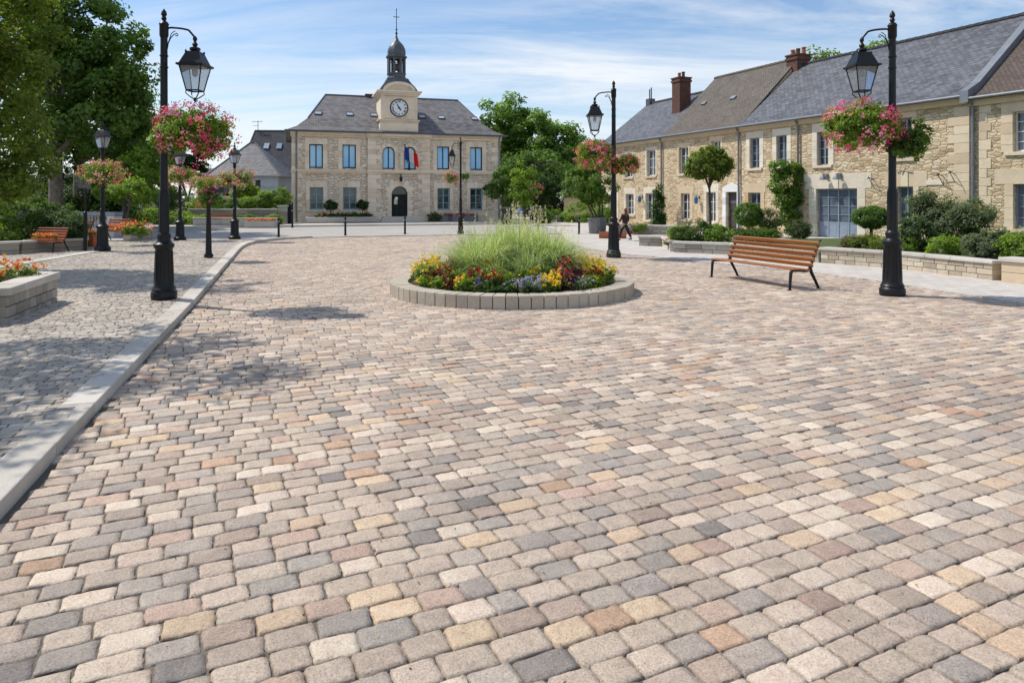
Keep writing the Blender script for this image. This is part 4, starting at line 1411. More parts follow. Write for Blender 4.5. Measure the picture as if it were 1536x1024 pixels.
# clock tower: part of the town hall
tu = TH.u(598.3, .1); tw = 1.42
T0, T1 = TE + .0, 9.75
b = MB()
yb0, yb1 = BAYY + .02, BAYY + 3.0
b.box(tu - tw, yb0, T0, tu + tw, yb1, T0 + .85)
b.box(tu - tw + .06, yb0 + .06, T0 + 1.05, tu + tw - .06, yb1 - .06, T1 - .3)
tower = b.build('clock_tower', M['hall_ashlar'], hall, bevel=.015)
b = MB()
b.box(tu - tw - .06, yb0 - .06, T0 + .85, tu + tw + .06, yb1 + .06, T0 + .95); b.box(tu - tw - .12, yb0 - .12, T0 + .95, tu + tw + .12, yb1 + .12, T0 + 1.05)
b.box(tu - tw - .04, yb0 - .04, T1 - .3, tu + tw + .04, yb1 + .04, T1 - .16); b.box(tu - tw - .16, yb0 - .16, T1 - .16, tu + tw + .16, yb1 + .16, T1 - .05)
b.box(tu - tw - .25, yb0 - .25, T1 - .05, tu + tw + .25, yb1 + .25, T1 + .06)
for s_ in (-1, 1):
    x0 = tu + s_ * (tw - .32); b.box(min(x0, x0 + s_ * .26) , yb0 + .0, T0 + 1.05, max(x0, x0 + s_ * .26), yb0 + .1, T1 - .3)
# curved pediment
A = [(tu - 1.12 * math.cos(PI * i / 14), T1 + .06 + .62 * math.sin(PI * i / 14)) for i in range(15)]
b.prism([(x, z) for x, z in A[::-1]][::-1] if False else [(A[0][0], A[0][1])] + [(A[-1][0], A[-1][1])] + A[-2:0:-1], yb0 - .1, yb0 + .5)
B = [(tu - .92 * math.cos(PI * i / 14), T1 + .06 + .44 * math.sin(PI * i / 14)) for i in range(15)]
for i in range(14):
    p, p1 = A[i], A[i + 1]; q0, q1 = B[i], B[i + 1]
    b.hexa([(q0[0], yb0 - .2, q0[1]), (q0[0], yb0 - .08, q0[1]), (p[0] * 1.0 + (p[0] - tu) * .06, yb0 - .08, p[1] + .04), (p[0] + (p[0] - tu) * .06, yb0 - .2, p[1] + .04)],
           [(q1[0], yb0 - .2, q1[1]), (q1[0], yb0 - .08, q1[1]), (p1[0] + (p1[0] - tu) * .06, yb0 - .08, p1[1] + .04), (p1[0] + (p1[0] - tu) * .06, yb0 - .2, p1[1] + .04)], .5)
b.build('moulding', M['hall_ashlar'], tower, bevel=.01)
b = MB()
for i in range(24):
    t0, t1 = 2 * PI * (i + .02) / 24, 2 * PI * (i + .98) / 24
    zk_, ku_ = TH.z(598.8, 162.4), TH.u(598.8, BAYY)
    q = [(ku_ + r_ * math.cos(t), zk_ + r_ * math.sin(t)) for r_, t in ((.70, t0), (.84, t0), (.84, t1), (.70, t1))]
    b.hexa([(x, yb0 + .02, z) for x, z in q], [(x, yb0 + .1, z) for x, z in q])
for x0, x1, z0, z1 in ((tu - 1.0, tu + 1.0, T1 - .42, T1 - .34), (tu - 1.0, tu + 1.0, T0 + 1.12, T0 + 1.2), (tu - 1.1, tu - 1.02, T0 + 1.12, T1 - .34), (tu + 1.02, tu + 1.1, T0 + 1.12, T1 - .34)):
    b.box(x0, yb0 + .02, z0, x1, yb0 + .1, z1)
b.build('clock_surround', M['hall_ashlar'], tower, bevel=.01)
# the clock
zk = TH.z(598.8, 162.4)
ku = TH.u(598.8, BAYY)
ck = MB(); ck.lathe([(.6, 0), (.6, .05)], 40, r=.5)
clock = ck.build('clock_face', M['clock_white'], hall, smooth=True)
clock.location = (ku, yb0 + .062, zk); clock.rotation_euler = (R(90), 0, 0)
ck = MB(); ck.lathe([(.595, .0), (.6, .08), (.65, .08), (.68, .03), (.68, 0)], 40, r=.5, caps=False)
ck.build('bezel', M['clock_black'], clock, smooth=True)
for i, t in enumerate(['XII', 'I', 'II', 'III', 'IIII', 'V', 'VI', 'VII', 'VIII', 'IX', 'X', 'XI']):
    cu = bpy.data.curves.new('numeral', 'FONT'); cu.body = t; cu.size = .2; cu.align_x = 'CENTER'; cu.align_y = 'CENTER'; cu.extrude = .004; cu.offset = .006
    cu.materials.append(M['clock_black'])
    tmp = bpy.data.objects.new('numeral_text', cu)
    me = bpy.data.meshes.new_from_object(tmp)
    bpy.data.objects.remove(tmp)
    no = bpy.data.objects.new('numeral', me); col.objects.link(no); no.parent = clock
    th = R(90 - 30 * i)
    no.location = (.47 * math.cos(th), .47 * math.sin(th), .056); no.rotation_euler = (0, 0, th - PI / 2)
for ln, wd, hr in ((.27, .04, 4.65), (.4, .028, 11.0)):
    th = R(90 - 30 * hr)
    h = MB(); h.add([(-.09, -wd, .0), (ln * .6, -wd * 1.3, 0), (ln, 0, 0), (ln * .6, wd * 1.3, 0), (-.09, wd, 0), (-.09, -wd, .012), (ln * .6, -wd * 1.3, .012), (ln, 0, .012), (ln * .6, wd * 1.3, .012), (-.09, wd, .012)],
                    [(4, 3, 2, 1, 0), (5, 6, 7, 8, 9), (0, 1, 6, 5), (1, 2, 7, 6), (2, 3, 8, 7), (3, 4, 9, 8), (4, 0, 5, 9)])
    o = h.build('clock_hand', M['clock_black'], clock); o.location = (0, 0, .062 + (.014 if ln > .3 else 0)); o.rotation_euler = (0, 0, th)
ck = MB(); ck.lathe([(.07, 0), (.07, .03)], 16); o = ck.build('hub', M['clock_black'], clock); o.location = (0, 0, .06)
# belfry
cy = (yb0 + yb1) / 2
def sq(k, z): return [(tu - k, cy - k, z), (tu + k, cy - k, z), (tu + k, cy + k, z), (tu - k, cy + k, z)]
b = MB()
pr = [(1.42, T1 + .06), (1.36, T1 + .2), (1.2, T1 + .48), (.98, T1 + .75), (.83, T1 + 1.0), (.78, T1 + 1.12)]
for (k0, z0), (k1, z1) in zip(pr, pr[1:]):
    p, q = sq(k0, z0), sq(k1, z1)
    for i in range(4):
        j = (i + 1) % 4; b.poly(p[i], p[j], q[j], q[i], r=.5)
b.poly(*sq(*pr[-1]), r=.5)
bell_roof = b.build('belfry_roof', M['lead'], hall, smooth=True)
zb = T1 + 1.12
b = MB()
O8 = PI / 8
b.lathe([(.78, 0), (.78, .1), (.7, .16), (.7, .34), (.76, .4), (.76, .46)], 8, (tu, cy, zb), .5, O8)
for i in range(8):
    t = O8 + 2 * PI * i / 8
    b.box(-.075, -.075, zb + .46, .075, .075, zb + 1.62, .5, Matrix.Translation((tu + .63 * math.cos(t), cy + .63 * math.sin(t), 0)) @ Matrix.Rotation(t, 4, 'Z'))
    t2 = O8 + 2 * PI * (i + 1) / 8
    # little arch between two posts
    p0 = Vector((tu + .65 * math.cos(t), cy + .65 * math.sin(t), 0)); p1 = Vector((tu + .65 * math.cos(t2), cy + .65 * math.sin(t2), 0))
    inn = (Vector((tu, cy, 0)) - (p0 + p1) / 2).normalized() * .08
    for k in range(6):
        s0, s1 = k / 6, (k + 1) / 6
        zz0 = zb + 1.35 + .22 * math.sin(PI * s0); zz1 = zb + 1.35 + .22 * math.sin(PI * s1)
        a_, c_ = p0.lerp(p1, s0), p0.lerp(p1, s1)
        b.hexa([(a_.x, a_.y, zz0), (c_.x, c_.y, zz1), (c_.x + inn.x, c_.y + inn.y, zz1), (a_.x + inn.x, a_.y + inn.y, zz0)],
               [(a_.x, a_.y, zb + 1.66), (c_.x, c_.y, zb + 1.66), (c_.x + inn.x, c_.y + inn.y, zb + 1.66), (a_.x + inn.x, a_.y + inn.y, zb + 1.66)], .5)
b.lathe([(.74, 0), (.83, .06), (.83, .14), (.7, .18)], 8, (tu, cy, zb + 1.62), .5, O8)
lan = b.build('belfry', M['lead'], hall)
b = MB()
b.lathe([(.7, .0), (.72, .25), (.68, .5), (.56, .78), (.38, 1.0), (.2, 1.18), (.1, 1.4), (.05, 1.65), (.04, 1.7)], 8, (tu, cy, zb + 1.8), .5, O8)
b.build('dome', M['lead'], hall, smooth=True)
b = MB()
z = zb + 3.45
b.lathe([(.04, 0), (.1, .1), (.04, .2), (.03, .3), (.08, .38), (.03, .46), (.025, 1.9)], 8, (tu, cy, z), .5)
b.box(tu - .24, cy - .015, z + 1.32, tu + .24, cy + .015, z + 1.37, .5); b.lathe([(.02, 0), (.05, .05), (.02, .1)], 8, (tu, cy, z + 1.88))
b.build('finial_cross', M['iron'], hall, smooth=True)
b = MB()
for dx, s_ in ((0, 1.0), ):
    b.lathe([(.3, 0), (.27, .06), (.2, .25), (.17, .42), (.08, .5), (.0, .52)], 16, (tu, cy, zb + .72), caps=False)
b.tube([(tu - .62, cy, zb + 1.3), (tu + .62, cy, zb + 1.3)], .04, 6)
b.build('bell', M['bronze'], hall, smooth=True)

# flag on its slanting pole over the door
fu, fz = TH.u(613), TH.z(613, 252)
fl = thing('flag', 'blue white and red flag hanging over the town hall door', 'flag', TH.world(fu, BAYY, fz), TH.rz)
b = MB(); b.tube([(0, -.08, -.1), (-.42, -.75, 1.62)], .03, 8); b.lathe([(.03, 0), (.06, .06), (.0, .14)], 8, (-.42, -.75, 1.6)); b.build('pole', M['iron'], fl, smooth=True)
b = MB(); b.box(-.08, -.12, -.2, .08, .02, .02); b.build('bracket', M['iron'], fl)
nx, nz = 36, 14
V = []; F = []; C = []
for j in range(nz + 1):
    for i in range(nx + 1):
        s_, t = i / nx, j / nz
        hang = s_ * .95
        x = -.46 + s_ * 1.12 - t * .1 * (1 - s_)
        fold = .16 * math.sin(s_ * 17 + t * 1.2) * (0.25 + s_)
        zz = 1.62 - t * 1.0 - hang * .62 - .05 * math.sin(s_ * 9)
        V.append((x - t * .25 * 0 + t * .18 - .2 * s_, -.75 + t * .2 + fold, zz))
for j in range(nz):
    for i in range(nx):
        F.append((j * (nx + 1) + i, (j + 1) * (nx + 1) + i, (j + 1) * (nx + 1) + i + 1, j * (nx + 1) + i + 1))
        k = i / nx
        C.append((0.015, 0.05, 0.34) if k < .34 else ((.8, .8, .8) if k < .67 else (.75, .02, .03)))
mesh_np('cloth', V, F, np.array(C), M['petal'], fl, smooth=True)
# ---------------------------------------------------------------- houses beyond the garden wall on the left
def hip_house(name, label, P, e, W, D, eave, ridge, wallm, roofm, hipL, hipR, rects=(), arch=()):
    fr = Frame(P, e)
    root = thing(name, label, 'house', (fr.P.x, fr.P.y, 0), fr.rz)
    ops = [fr.rect(*r) for r in rects] + [fr.rect(*r) + [True] for r in arch]
    b = MB(); wall_front(b, 0, W, -.1, eave, ops)
    b.poly((0, D, -.1), (0, 0, -.1), (0, 0, eave), (0, D, eave)); b.poly((W, 0, -.1), (W, D, -.1), (W, D, eave), (W, 0, eave)); b.poly((W, D, -.1), (0, D, -.1), (0, D, eave), (W, D, eave))
    b.build('wall', wallm, root)
    for i, o in enumerate(ops):
        make_window(root, o, 0, M['dark_paint'], M['glass_house'], 2, 2, .06, arched=len(o) > 4, sill=M['ashlar'])
    k = .35
    p = [(-k, -k, eave), (W + k, -k, eave), (W + k, D + k, eave), (-k, D + k, eave)]
    rl, rr = (hipL, D / 2, ridge), (W - hipR, D / 2, ridge)
    b = MB()
    b.poly(p[0], p[1], rr, rl); b.poly(p[1], p[2], rr); b.poly(p[2], p[3], rl, rr); b.poly(p[3], p[0], rl); b.poly(*p[::-1])
    rf = b.build('roof', roofm, root)
    b = MB(); b.tube([rl, rr], .08, 6); b.tube([p[0], rl], .06, 6); b.tube([p[1], rr], .06, 6); b.build('ridge_tiles', M['lead'], rf)
    b = MB()
    for a_, c_ in zip(p, p[1:] + p[:1]):
        b.tube([a_, c_], .07, 6, .5)
    b.build('gutter', M['zinc'], root)
    return fr, root


Y1 = 57.0
f1, h1 = hip_house('blue_house', 'low blue rendered house with grey hipped slate roof', ((316 - 768) * Y1 / FOC, Y1), (1, .05), (415 - 316) * Y1 / FOC, 5.5,
          EYE - (264 - HOR) * Y1 / FOC, EYE - (214 - HOR) * (Y1 + 2.7) / FOC, M['render_blue'], M['slate'], 2.3, 2.7,
          [(382.5, 391, 270.5, 293)], [(334, 344, 279, 294)])
Y2 = 66.0
f2, h2 = hip_house('slate_house', 'tall dark slate roofed house behind the blue house', ((352 - 768) * Y2 / FOC, Y2), (1, .05), 10.5, 9.5,
          2.3, EYE - (196 - HOR) * (Y2 + 4.7) / FOC, M['render_beige'], M['slate_dark'], .4, .6)
b = MB(); uu = f2.u(387, 4.75); z0 = EYE - (196 - HOR) * (Y2 + 4.7) / FOC
b.tube([(uu, 4.75, z0 - .1), (uu, 4.75, z0 + 1.0)], .03, 6); b.tube([(uu - .6, 4.75, z0 + .9), (uu + .45, 4.75, z0 + .95)], .025, 6)
for i in range(6):
    b.tube([(uu - .55 + .18 * i, 4.6, z0 + .92), (uu - .55 + .18 * i, 4.9, z0 + .92)], .018, 4)
b.tube([(uu - .5, 4.75, z0 + .5), (uu + .05, 4.75, z0 + .52)], .02, 6)
b.build('antenna', M['zinc'], h2)
for px in (400, 419):
    yy = 3.4; t_ = (z0 - 2.3) / 5.1; uu = f2.u(px, yy); b = MB(); zz = 2.3 + (yy + .35) * t_
    b.box(-.25, -.35, -.02, .25, .35, .1, M4=Matrix.Translation((uu, yy, zz)) @ Matrix.Rotation(math.atan(t_), 4, 'X')); b.build('skylight', M['glass_sky'], h2)
Y3 = 75.0
hip_house('red_roof_house', 'small distant house with brown roof left of the blue house', ((296 - 768) * Y3 / FOC, Y3), (1, .05), 6, 6,
          EYE - (262 - HOR) * Y3 / FOC, EYE - (247 - HOR) * (Y3 + 3) / FOC, M['render_beige'], M['tile_brown'], 2.2, 2.2)
Y4 = 62.0
hip_house('garden_house', 'small beige outbuilding with grey roof by the hedge', ((846 - 768) * Y4 / FOC, Y4), (.95, -.3), 5.2, 5,
          EYE - (290 - HOR) * Y4 / FOC, EYE - (266 - HOR) * (Y4 + 2) / FOC, M['render_beige'], M['slate_dark'], 2.2, 2.2)
# ---------------------------------------------------------------- street lamps
def lantern(parent, x, z, hung=True, s=1.0):
    """four-sided tapered lantern; z is the top of its roof"""
    root = bpy.data.objects.new('lantern', None); col.objects.link(root); root.parent = parent
    root.location = (x, 0, z); root.scale = (s, s, s)
    q = PI / 4
    r2 = math.sqrt(2)
    b = MB()
    b.lathe([(.028, .1), (.05, .06), (.03, .02), (.085, -.0), (.095, -.035), (.05, -.07)], 14)
    b.lathe([(.10 * r2, -.07), (.115 * r2, -.085), (.195 * r2, -.285), (.235 * r2, -.30), (.235 * r2, -.33), (.2 * r2, -.345)], 4, a0=q, r=.5)
    for i in range(4):
        t = q + i * PI / 2
        b.lathe([(.012, -.03), (.02, .0), (.0, .035)], 6, (.112 * r2 * math.cos(t), .112 * r2 * math.sin(t), -.07))
    b.build('lantern_roof', M['iron'], root, smooth=True)
    b = MB()
    zt, zb, wt, wb = -.345, -.76, .19, .108
    for i in range(4):
        t = q + i * PI / 2
        c, s_ = math.cos(t) * r2, math.sin(t) * r2
        b.tube([(wt * c, wt * s_, zt), (wb * c, wb * s_, zb)], .0115, 6, .5)
        t2 = t + PI / 2
        c2, s2 = math.cos(t2) * r2, math.sin(t2) * r2
        b.tube([(wb * c, wb * s_, zb), (wb * c2, wb * s2, zb)], .014, 6, .5)
        k = .155
        b.tube([(k * c, k * s_, -.52), (k * c2, k * s2, -.52)], .005, 4, .5) if False else None
    if hung:
        for i in range(4):
            t = q + i * PI / 2
            c, s_ = math.cos(t) * r2, math.sin(t) * r2
            b.tube([(wb * c, wb * s_, zb), (wb * c * 1.05, wb * s_ * 1.05, zb - .05), (wb * c * .55, wb * s_ * .55, zb - .11), (.01 * c, .01 * s_, zb - .15)], .010, 6, .5)
        b.lathe([(.012, -.19), (.03, -.165), (.028, -.14), (.012, -.12)], 10, (0, 0, zb))
    else:
        b.lathe([(.03, -.28), (.05, -.2), (.03, -.14), (.09, -.02), (.1, .0)], 12, (0, 0, zb))
    b.build('lantern_frame', M['iron'], root, smooth=True)
    b = MB()
    p = [(sx * wt * .985, sy * wt * .985, zt) for sx, sy in ((-1, -1), (1, -1), (1, 1), (-1, 1))]
    qd = [(sx * wb * .97, sy * wb * .97, zb) for sx, sy in ((-1, -1), (1, -1), (1, 1), (-1, 1))]
    for i in range(4):
        j = (i + 1) % 4
        b.poly(qd[i], qd[j], p[j], p[i])
    b.build('lantern_glass', M['lantern_glass'], root)
    b = MB()
    b.lathe([(.03, -.36), (.05, -.4), (.05, -.46), (.035, -.5), (.0, -.52)], 12)
    b.build('bulb', M['white_paint'], root, smooth=True)
    return root


def make_hook_lamp(label):
    root = thing('street_lamp', label, 'street lamp', group='black hook-armed street lamps')
    b = MB()
    b.lathe([(.205, 0), (.215, .03), (.215, .12), (.20, .14), (.19, .155), (.2, .18), (.185, .2), (.165, .24), (.15, .4), (.138, .86), (.15, .9), (.17, .92), (.172, .97), (.14, .99), (.115, 1.02),
             (.105, 1.06), (.12, 1.1), (.11, 1.14), (.085, 1.17)], 24)
    for i in range(12):
        t = 2 * PI * i / 12
        b.tube([(.155 * math.cos(t), .155 * math.sin(t), .26), (.137 * math.cos(t), .137 * math.sin(t), .85)], .01, 6)
    b.build('base', M['iron'], root, smooth=True)
    b = MB()
    b.lathe([(.085, 1.165), (.083, 1.9), (.068, 1.93)], 16); b.lathe([(.066, 1.9), (.058, 4.72)], 16)
    for i in range(10):
        t = 2 * PI * i / 10
        b.tube([(.082 * math.cos(t), .082 * math.sin(t), 1.18), (.08 * math.cos(t), .08 * math.sin(t), 1.86)], .008, 5)
    for z in (3.2, 3.36, 4.1, 4.3):
        b.lathe([(.06, -.015), (.072, -.01), (.072, .01), (.06, .015)], 14, (0, 0, z))
    b.lathe([(.06, 4.62), (.075, 4.66), (.075, 4.84), (.085, 4.86), (.06, 4.9), (.03, 4.92), (.045, 4.96), (.03, 5.0), (.05, 5.03), (.04, 5.08), (.0, 5.14)], 16)
    b.build('pole', M['iron'], root, smooth=True)
    b = MB()
    pts = [(.05, 0, 4.78)] + [(.05 + .42 * math.sin(t), 0, 4.78 + .02 - .13 * (1 - math.cos(t)) * .6) for t in np.linspace(.15, 1.2, 8)] + [(.52, 0, 4.66), (.55, 0, 4.6)]
    b.tube(pts, .018, 8)
    b.lathe([(.0, .06), (.035, .02), (.04, -.01), (.02, -.05), (.012, -.1)], 8, (.55, 0, 4.6))
    sp = [(.06, 0, 4.42), (.075, 0, 4.52), (.12, 0, 4.62), (.18, 0, 4.68), (.23, 0, 4.7), (.25, 0, 4.67), (.23, 0, 4.65), (.205, 0, 4.66)]
    b.tube(sp, .0095, 6); b.tube([(.06, 0, 4.5), (.1, 0, 4.6), (.13, 0, 4.69), (.16, 0, 4.72), (.2, 0, 4.74)], .008, 6)
    b.build('arm', M['iron'], root, smooth=True)
    lantern(root, .55, 4.44)
    b = MB()
    for k in (0, 1, 2):
        t = 2 * PI * k / 3
        n = 9
        for i in range(n):
            a_, c_ = i / n, (i + .75) / n
            e = (.55 + .14 * math.cos(t), .14 * math.sin(t), 3.28)
            f = lambda s: (.55 + (e[0] - .55) * s, e[1] * s, 3.5 + (e[2] - 3.5) * s)
            b.tube([f(a_), f(c_)], .006 if i % 2 else .0085, 5)
    b.build('chain', M['zinc'], root)
    return root


lampL = make_hook_lamp('tall black lamp on the left kerb, its arm reaching right over pink flowers')
p = at(246, 448, .104)
lampL.location = p
LAMPS = {'L': (lampL, p, 0.0, 1.0)}
for key, lab, px, py, z, s, rz in (('R', 'tall black lamp at the right beside the wooden bench', 1338.5, 443, 0, 1.075, PI),
                                   ('M', 'black lamp in mid square between the flower circle and the tiled house', 920.5, 386, 0, 1.09, PI),
                                   ('H', 'slim black lamp standing before the right half of the town hall', 691, 352, 0, .97, PI)):
    p = at(px, py, z)
    o = copy_thing(lampL, lab, p, rz, s)
    if key == 'H': o.scale = (.8, .8, s)
    LAMPS[key] = (o, p, rz, s)


def make_post_lamp(label):
    root = thing('street_lamp', label, 'street lamp', group='black lantern-topped lamps along the left walk')
    b = MB()
    b.lathe([(.24, 0), (.25, .05), (.25, .12), (.2, .16), (.175, .25), (.16, .8), (.19, .84), (.19, .9), (.13, .95), (.1, 1.0), (.085, 1.05)], 20)
    b.build('base', M['iron'], root, smooth=True)
    b = MB()
    b.lathe([(.075, 1.04), (.055, 3.55), (.08, 3.58), (.06, 3.64)], 14); b.lathe([(.07, -.02), (.09, 0), (.07, .02)], 12, (0, 0, 1.5))
    b.build('pole', M['iron'], root, smooth=True)
    lantern(root, 0, 4.45, False, .95)
    b = MB(); b.lathe([(.03, 4.5), (.05, 4.56), (.02, 4.62), (.03, 4.68), (.0, 4.8)], 8); b.build('finial', M['iron'], root, smooth=True)
    return root


pl = make_post_lamp('lantern-topped lamp ringed with pink flowers, beside the near left benches')
PL = []
for i, (px, py, ptop, lab) in enumerate(((154, 376, 178, None), (270, 360, 214, 'lantern-topped lamp just right of the tall left lamp, under pale pink flowers'),
                                  (352, 358.5, 212, 'lantern-topped lamp in front of the blue house'),
                                  (797, 331, 243, 'distant dim lamp among the trees right of the town hall'))):
    z = .104 if i < 3 else 0.02
    p = at(px, py, z)
    h = EYE - (ptop - HOR) * p.y / FOC - z
    if i == 0:
        pl.location = p; pl.scale = (1, 1, h / 4.8); PL.append((pl, p, h))
    else:
        PL.append((copy_thing(pl, lab, p, 0.0, (1, 1, h / 4.8) if i < 3 else (.9, .9, h / 4.8)), p, h))


# ---------------------------------------------------------------- flower baskets
PINK = [(.80, .10, .34), (.84, .26, .44), (.74, .06, .20), (.80, .20, .22), (.86, .48, .54), (.68, .05, .26)]
RED = [(.70, .09, .09), (.76, .22, .16), (.72, .14, .22), (.80, .40, .32), (.62, .05, .09), (.82, .46, .48)]
PALE = [(.72, .30, .30), (.74, .46, .38), (.66, .16, .20), (.70, .40, .22), (.78, .55, .45), (.62, .10, .18)]


def basket(label, loc, w, h, seed, cols, nleaf=2600, nflow=900, fs=.045, bowl=True, chain_to=None, green=(L1, L2), group='hanging flower baskets'):
    g = np.random.default_rng(seed)
    root = thing('flower_basket', label, 'flower basket', loc, 0, group)
    rx, rz = w / 2, h / 2
    blobs = [(0, 0, rz * .05, rx * .82, rx * .82, rz * .9)] + [(rx * .55 * math.cos(t), rx * .55 * math.sin(t), -rz * .12 + g.uniform(-.1, .1) * h, rx * .42, rx * .42, rz * .8) for t in np.arange(7) * 2 * PI / 7 + g.uniform(0, 1)]
    foliage('leaves', root, blobs, 170, nleaf, rx * .19, .062 if fs > .03 else .05, green[0], green[1], seed + 1, .5)
    if nflow:
        # blossoms gathered in umbels on the outside
        nc = max(12, nflow // 9)
        d = norm(g.normal(size=(nc, 3)) + np.array([0, 0, .15]))
        c = d * np.array([rx * 1.0, rx * 1.0, rz * .95]) * g.uniform(.86, 1.06, (nc, 1))
        c[:, 2] -= np.where(d[:, 2] < .1, g.uniform(0, .22, nc) * h * (np.hypot(c[:, 0], c[:, 1]) / rx > .55), 0)
        keep = ~((np.hypot(c[:, 0], c[:, 1]) < rx * .5) & (c[:, 2] < -rz * .45))
        c = c[keep]; d = d[keep]; nc = len(c)
        ci = g.integers(0, len(cols), nc)
        # colours drift across the basket
        ci = np.where(g.uniform(0, 1, nc) < .5, ((np.arctan2(d[:, 1], d[:, 0]) + PI) / (2 * PI) * len(cols)).astype(int) % len(cols), ci)
        li = g.integers(0, nc, nflow)
        P = c[li] + g.normal(size=(nflow, 3)) * fs * .75
        N = norm(d[li] + g.normal(size=(nflow, 3)) * .5)
        C = np.array(cols)[ci[li]] * g.uniform(.75, 1.2, (nflow, 1))
        petals('blossoms', root, P, N, fs * g.uniform(.6, 1.1, nflow), np.clip(C, 0, .85), g)
    if bowl:
        b = MB(); b.lathe([(rx * .12, -rz * .55), (rx * .38, -rz * .42), (rx * .5, -rz * .1), (rx * .52, 0), (rx * .4, 0)], 16)
        b.build('bowl', M['dark_plastic'], root, smooth=True)
    return root


def lamp_pt(key, dx, z):
    o, p, rz, s = LAMPS[key]
    return Vector((p.x + math.cos(rz) * dx * o.scale[0], p.y, p.z + z * o.scale[2]))


basket('big pink and red flower basket hanging from the tall left lamp', lamp_pt('L', .55, 3.0), 1.38, 1.0, 101, PINK + [(.80, .30, .20)], 9000, 1750, .045)
basket('big pink flower basket hanging under the lantern of the right lamp', lamp_pt('R', .56, 3.08), 1.44, .98, 102, PINK + [(.80, .34, .22)], 8500, 1650, .046)
basket('round leafy green basket on the right side of the right lamp', lamp_pt('R', -.27, 2.84), .86, .84, 103, PINK, 5200, 0, green=(D1, G2))
basket('red flower basket hanging under the lantern of the mid square lamp', lamp_pt('M', .53, 3.02), 1.3, .92, 104, RED + PINK[:2], 6000, 1600, .05)
basket('smaller red flower basket on the right of the mid square lamp', lamp_pt('M', -.33, 2.72), .92, .68, 105, RED, 4200, 850, .05)
basket('small red flower basket hanging left of the slim lamp at the town hall', lamp_pt('H', .62, 3.0) + Vector((0, 0, -.0)), .72, .68, 106, PALE + RED, 1300, 320, .07)
basket('small green basket hanging right of the slim lamp at the town hall', lamp_pt('H', -.3, 3.06), .46, .42, 107, RED, 900, 0)
for (o, p, h), w, hh, ptop, sd, lab in ((PL[0], 1.5, .82, 258, 111, 'pale pink flower ring round the lamp by the near left benches'),
                                        (PL[1], 1.5, .75, 263, 112, 'pale pink flower ring partly behind the tall left lamp')):
    basket(lab, (p.x, p.y, EYE - (ptop - HOR) * p.y / FOC), w, hh, sd, PALE, 2800, 1300, .06)
o, p, h = PL[2]
basket('small flower basket on the left of the lamp before the blue house', aty(339, 270, p.y), .95, .8, 113, PALE, 1700, 500, .065)
basket('small flower basket on the right of the lamp before the blue house', aty(364, 267, p.y), 1.0, .85, 114, PALE, 1700, 560, .065)
o, p, h = PL[3]
basket('dim pink flower basket on the distant lamp among the trees', aty(798, 284, p.y - .3), 1.6, 1.4, 115, PALE, 1200, 260, .12)

# post carrying two small flower boxes
p = at(313, 386, .104)
b = MB()
hb = 1.9
post = thing('planter_post', 'short black tapered post topped by a flower box beside the kerb', 'post', p)
b.lathe([(.13, 0), (.13, .08), (.10, .12), (.09, .16), (.05, hb), (.07, hb + .03)], 12); b.build('pole', M['iron'], post, smooth=True)
b = MB(); b.box(-.04, -.5, hb + .0, .5, .04, hb + .16) if False else b.box(-.12, -.16, hb + .03, .52, .16, hb + .2); b.build('box', M['dark_plastic'], post, bevel=.02)
basket('pink and yellow flowers spilling from the box on the short post', p + Vector((-.1, 0, hb + .32)), 1.05, .5, 121, PINK + [(.8, .5, .05)], 1500, 480, .05, bowl=False)
basket('dark leafy basket hanging low on the short post', p + Vector((-.02, .1, hb - .12)), .95, .62, 122, RED + [(.8, .5, .05)], 1500, 130, .05, green=(D1, G2))


# ---------------------------------------------------------------- benches
def make_bench(label, wood='wood', group='slatted wooden benches'):
    """slatted park bench, 2.6 m, iron end frames; +y is the side one sits from"""
    root = thing('park_bench', label, 'bench', group=group)
    L = 1.33
    b = MB()
    for i in range(4):
        y = .40 - i * .118
        z = .425 - .012 * i + (0.0 if i else -.012)
        b.box(-L, y - .052, z, L, y + .052, z + .032)
    b.build('seat', M[wood], root, bevel=.009)
    b = MB()
    for i in range(5):
        z = .50 + i * .108; y = -.07 - i * .047
        M4 = Matrix.Translation((0, y, z)) @ Matrix.Rotation(R(-23), 4, 'X')
        b.box(-L, -.016, -.045, L, .016, .045, None, M4)
    b.build('backrest', M[wood], root, bevel=.009)
    for x in (-L + .07, L - .07):
        b = MB()
        b.tube([(x, .47, 0), (x, .455, .2), (x, .44, .36), (x, .40, .405), (x, .2, .40), (x, .05, .385), (x, -.03, .40)], [.027, .03, .034, .037, .034, .034, .034], 8)
        b.tube([(x, -.30, 0), (x, -.22, .15), (x, -.11, .33), (x, -.07, .44), (x, -.12, .56), (x, -.22, .78), (x, -.3, .96), (x, -.33, 1.0), (x, -.37, 1.0)], [.027, .03, .034, .037, .031, .028, .026, .022, .015], 8)
        b.box(x - .03, .44, 0, x + .03, .52, .014); b.box(x - .03, -.35, 0, x + .03, -.26, .014)
        b.build('end_frame', M['iron'], root, smooth=True)
    return root


def put(o, a, c):
    """stand the bench with its two front feet near a and c (world points on the floor)"""
    d = (c - a); o.rotation_euler = (0, 0, math.atan2(d.y, d.x))
    return o


fl_, fr_ = at(1070, 415), at(1195, 436)
rl_, rr_ = at(1108, 413), at(1233.5, 432.5)
bench = make_bench('long varnished slatted bench standing on the setts beside the right lamp', group=None)
mid = (fl_ + fr_ + rl_ + rr_) / 4
dv = (fl_ + rl_) - (fr_ + rr_)
bench.rotation_euler = (0, 0, math.atan2(dv.y, dv.x))
bench.location = (mid.x, mid.y, 0); bench.scale = (1.0, 1.0, 1.0)

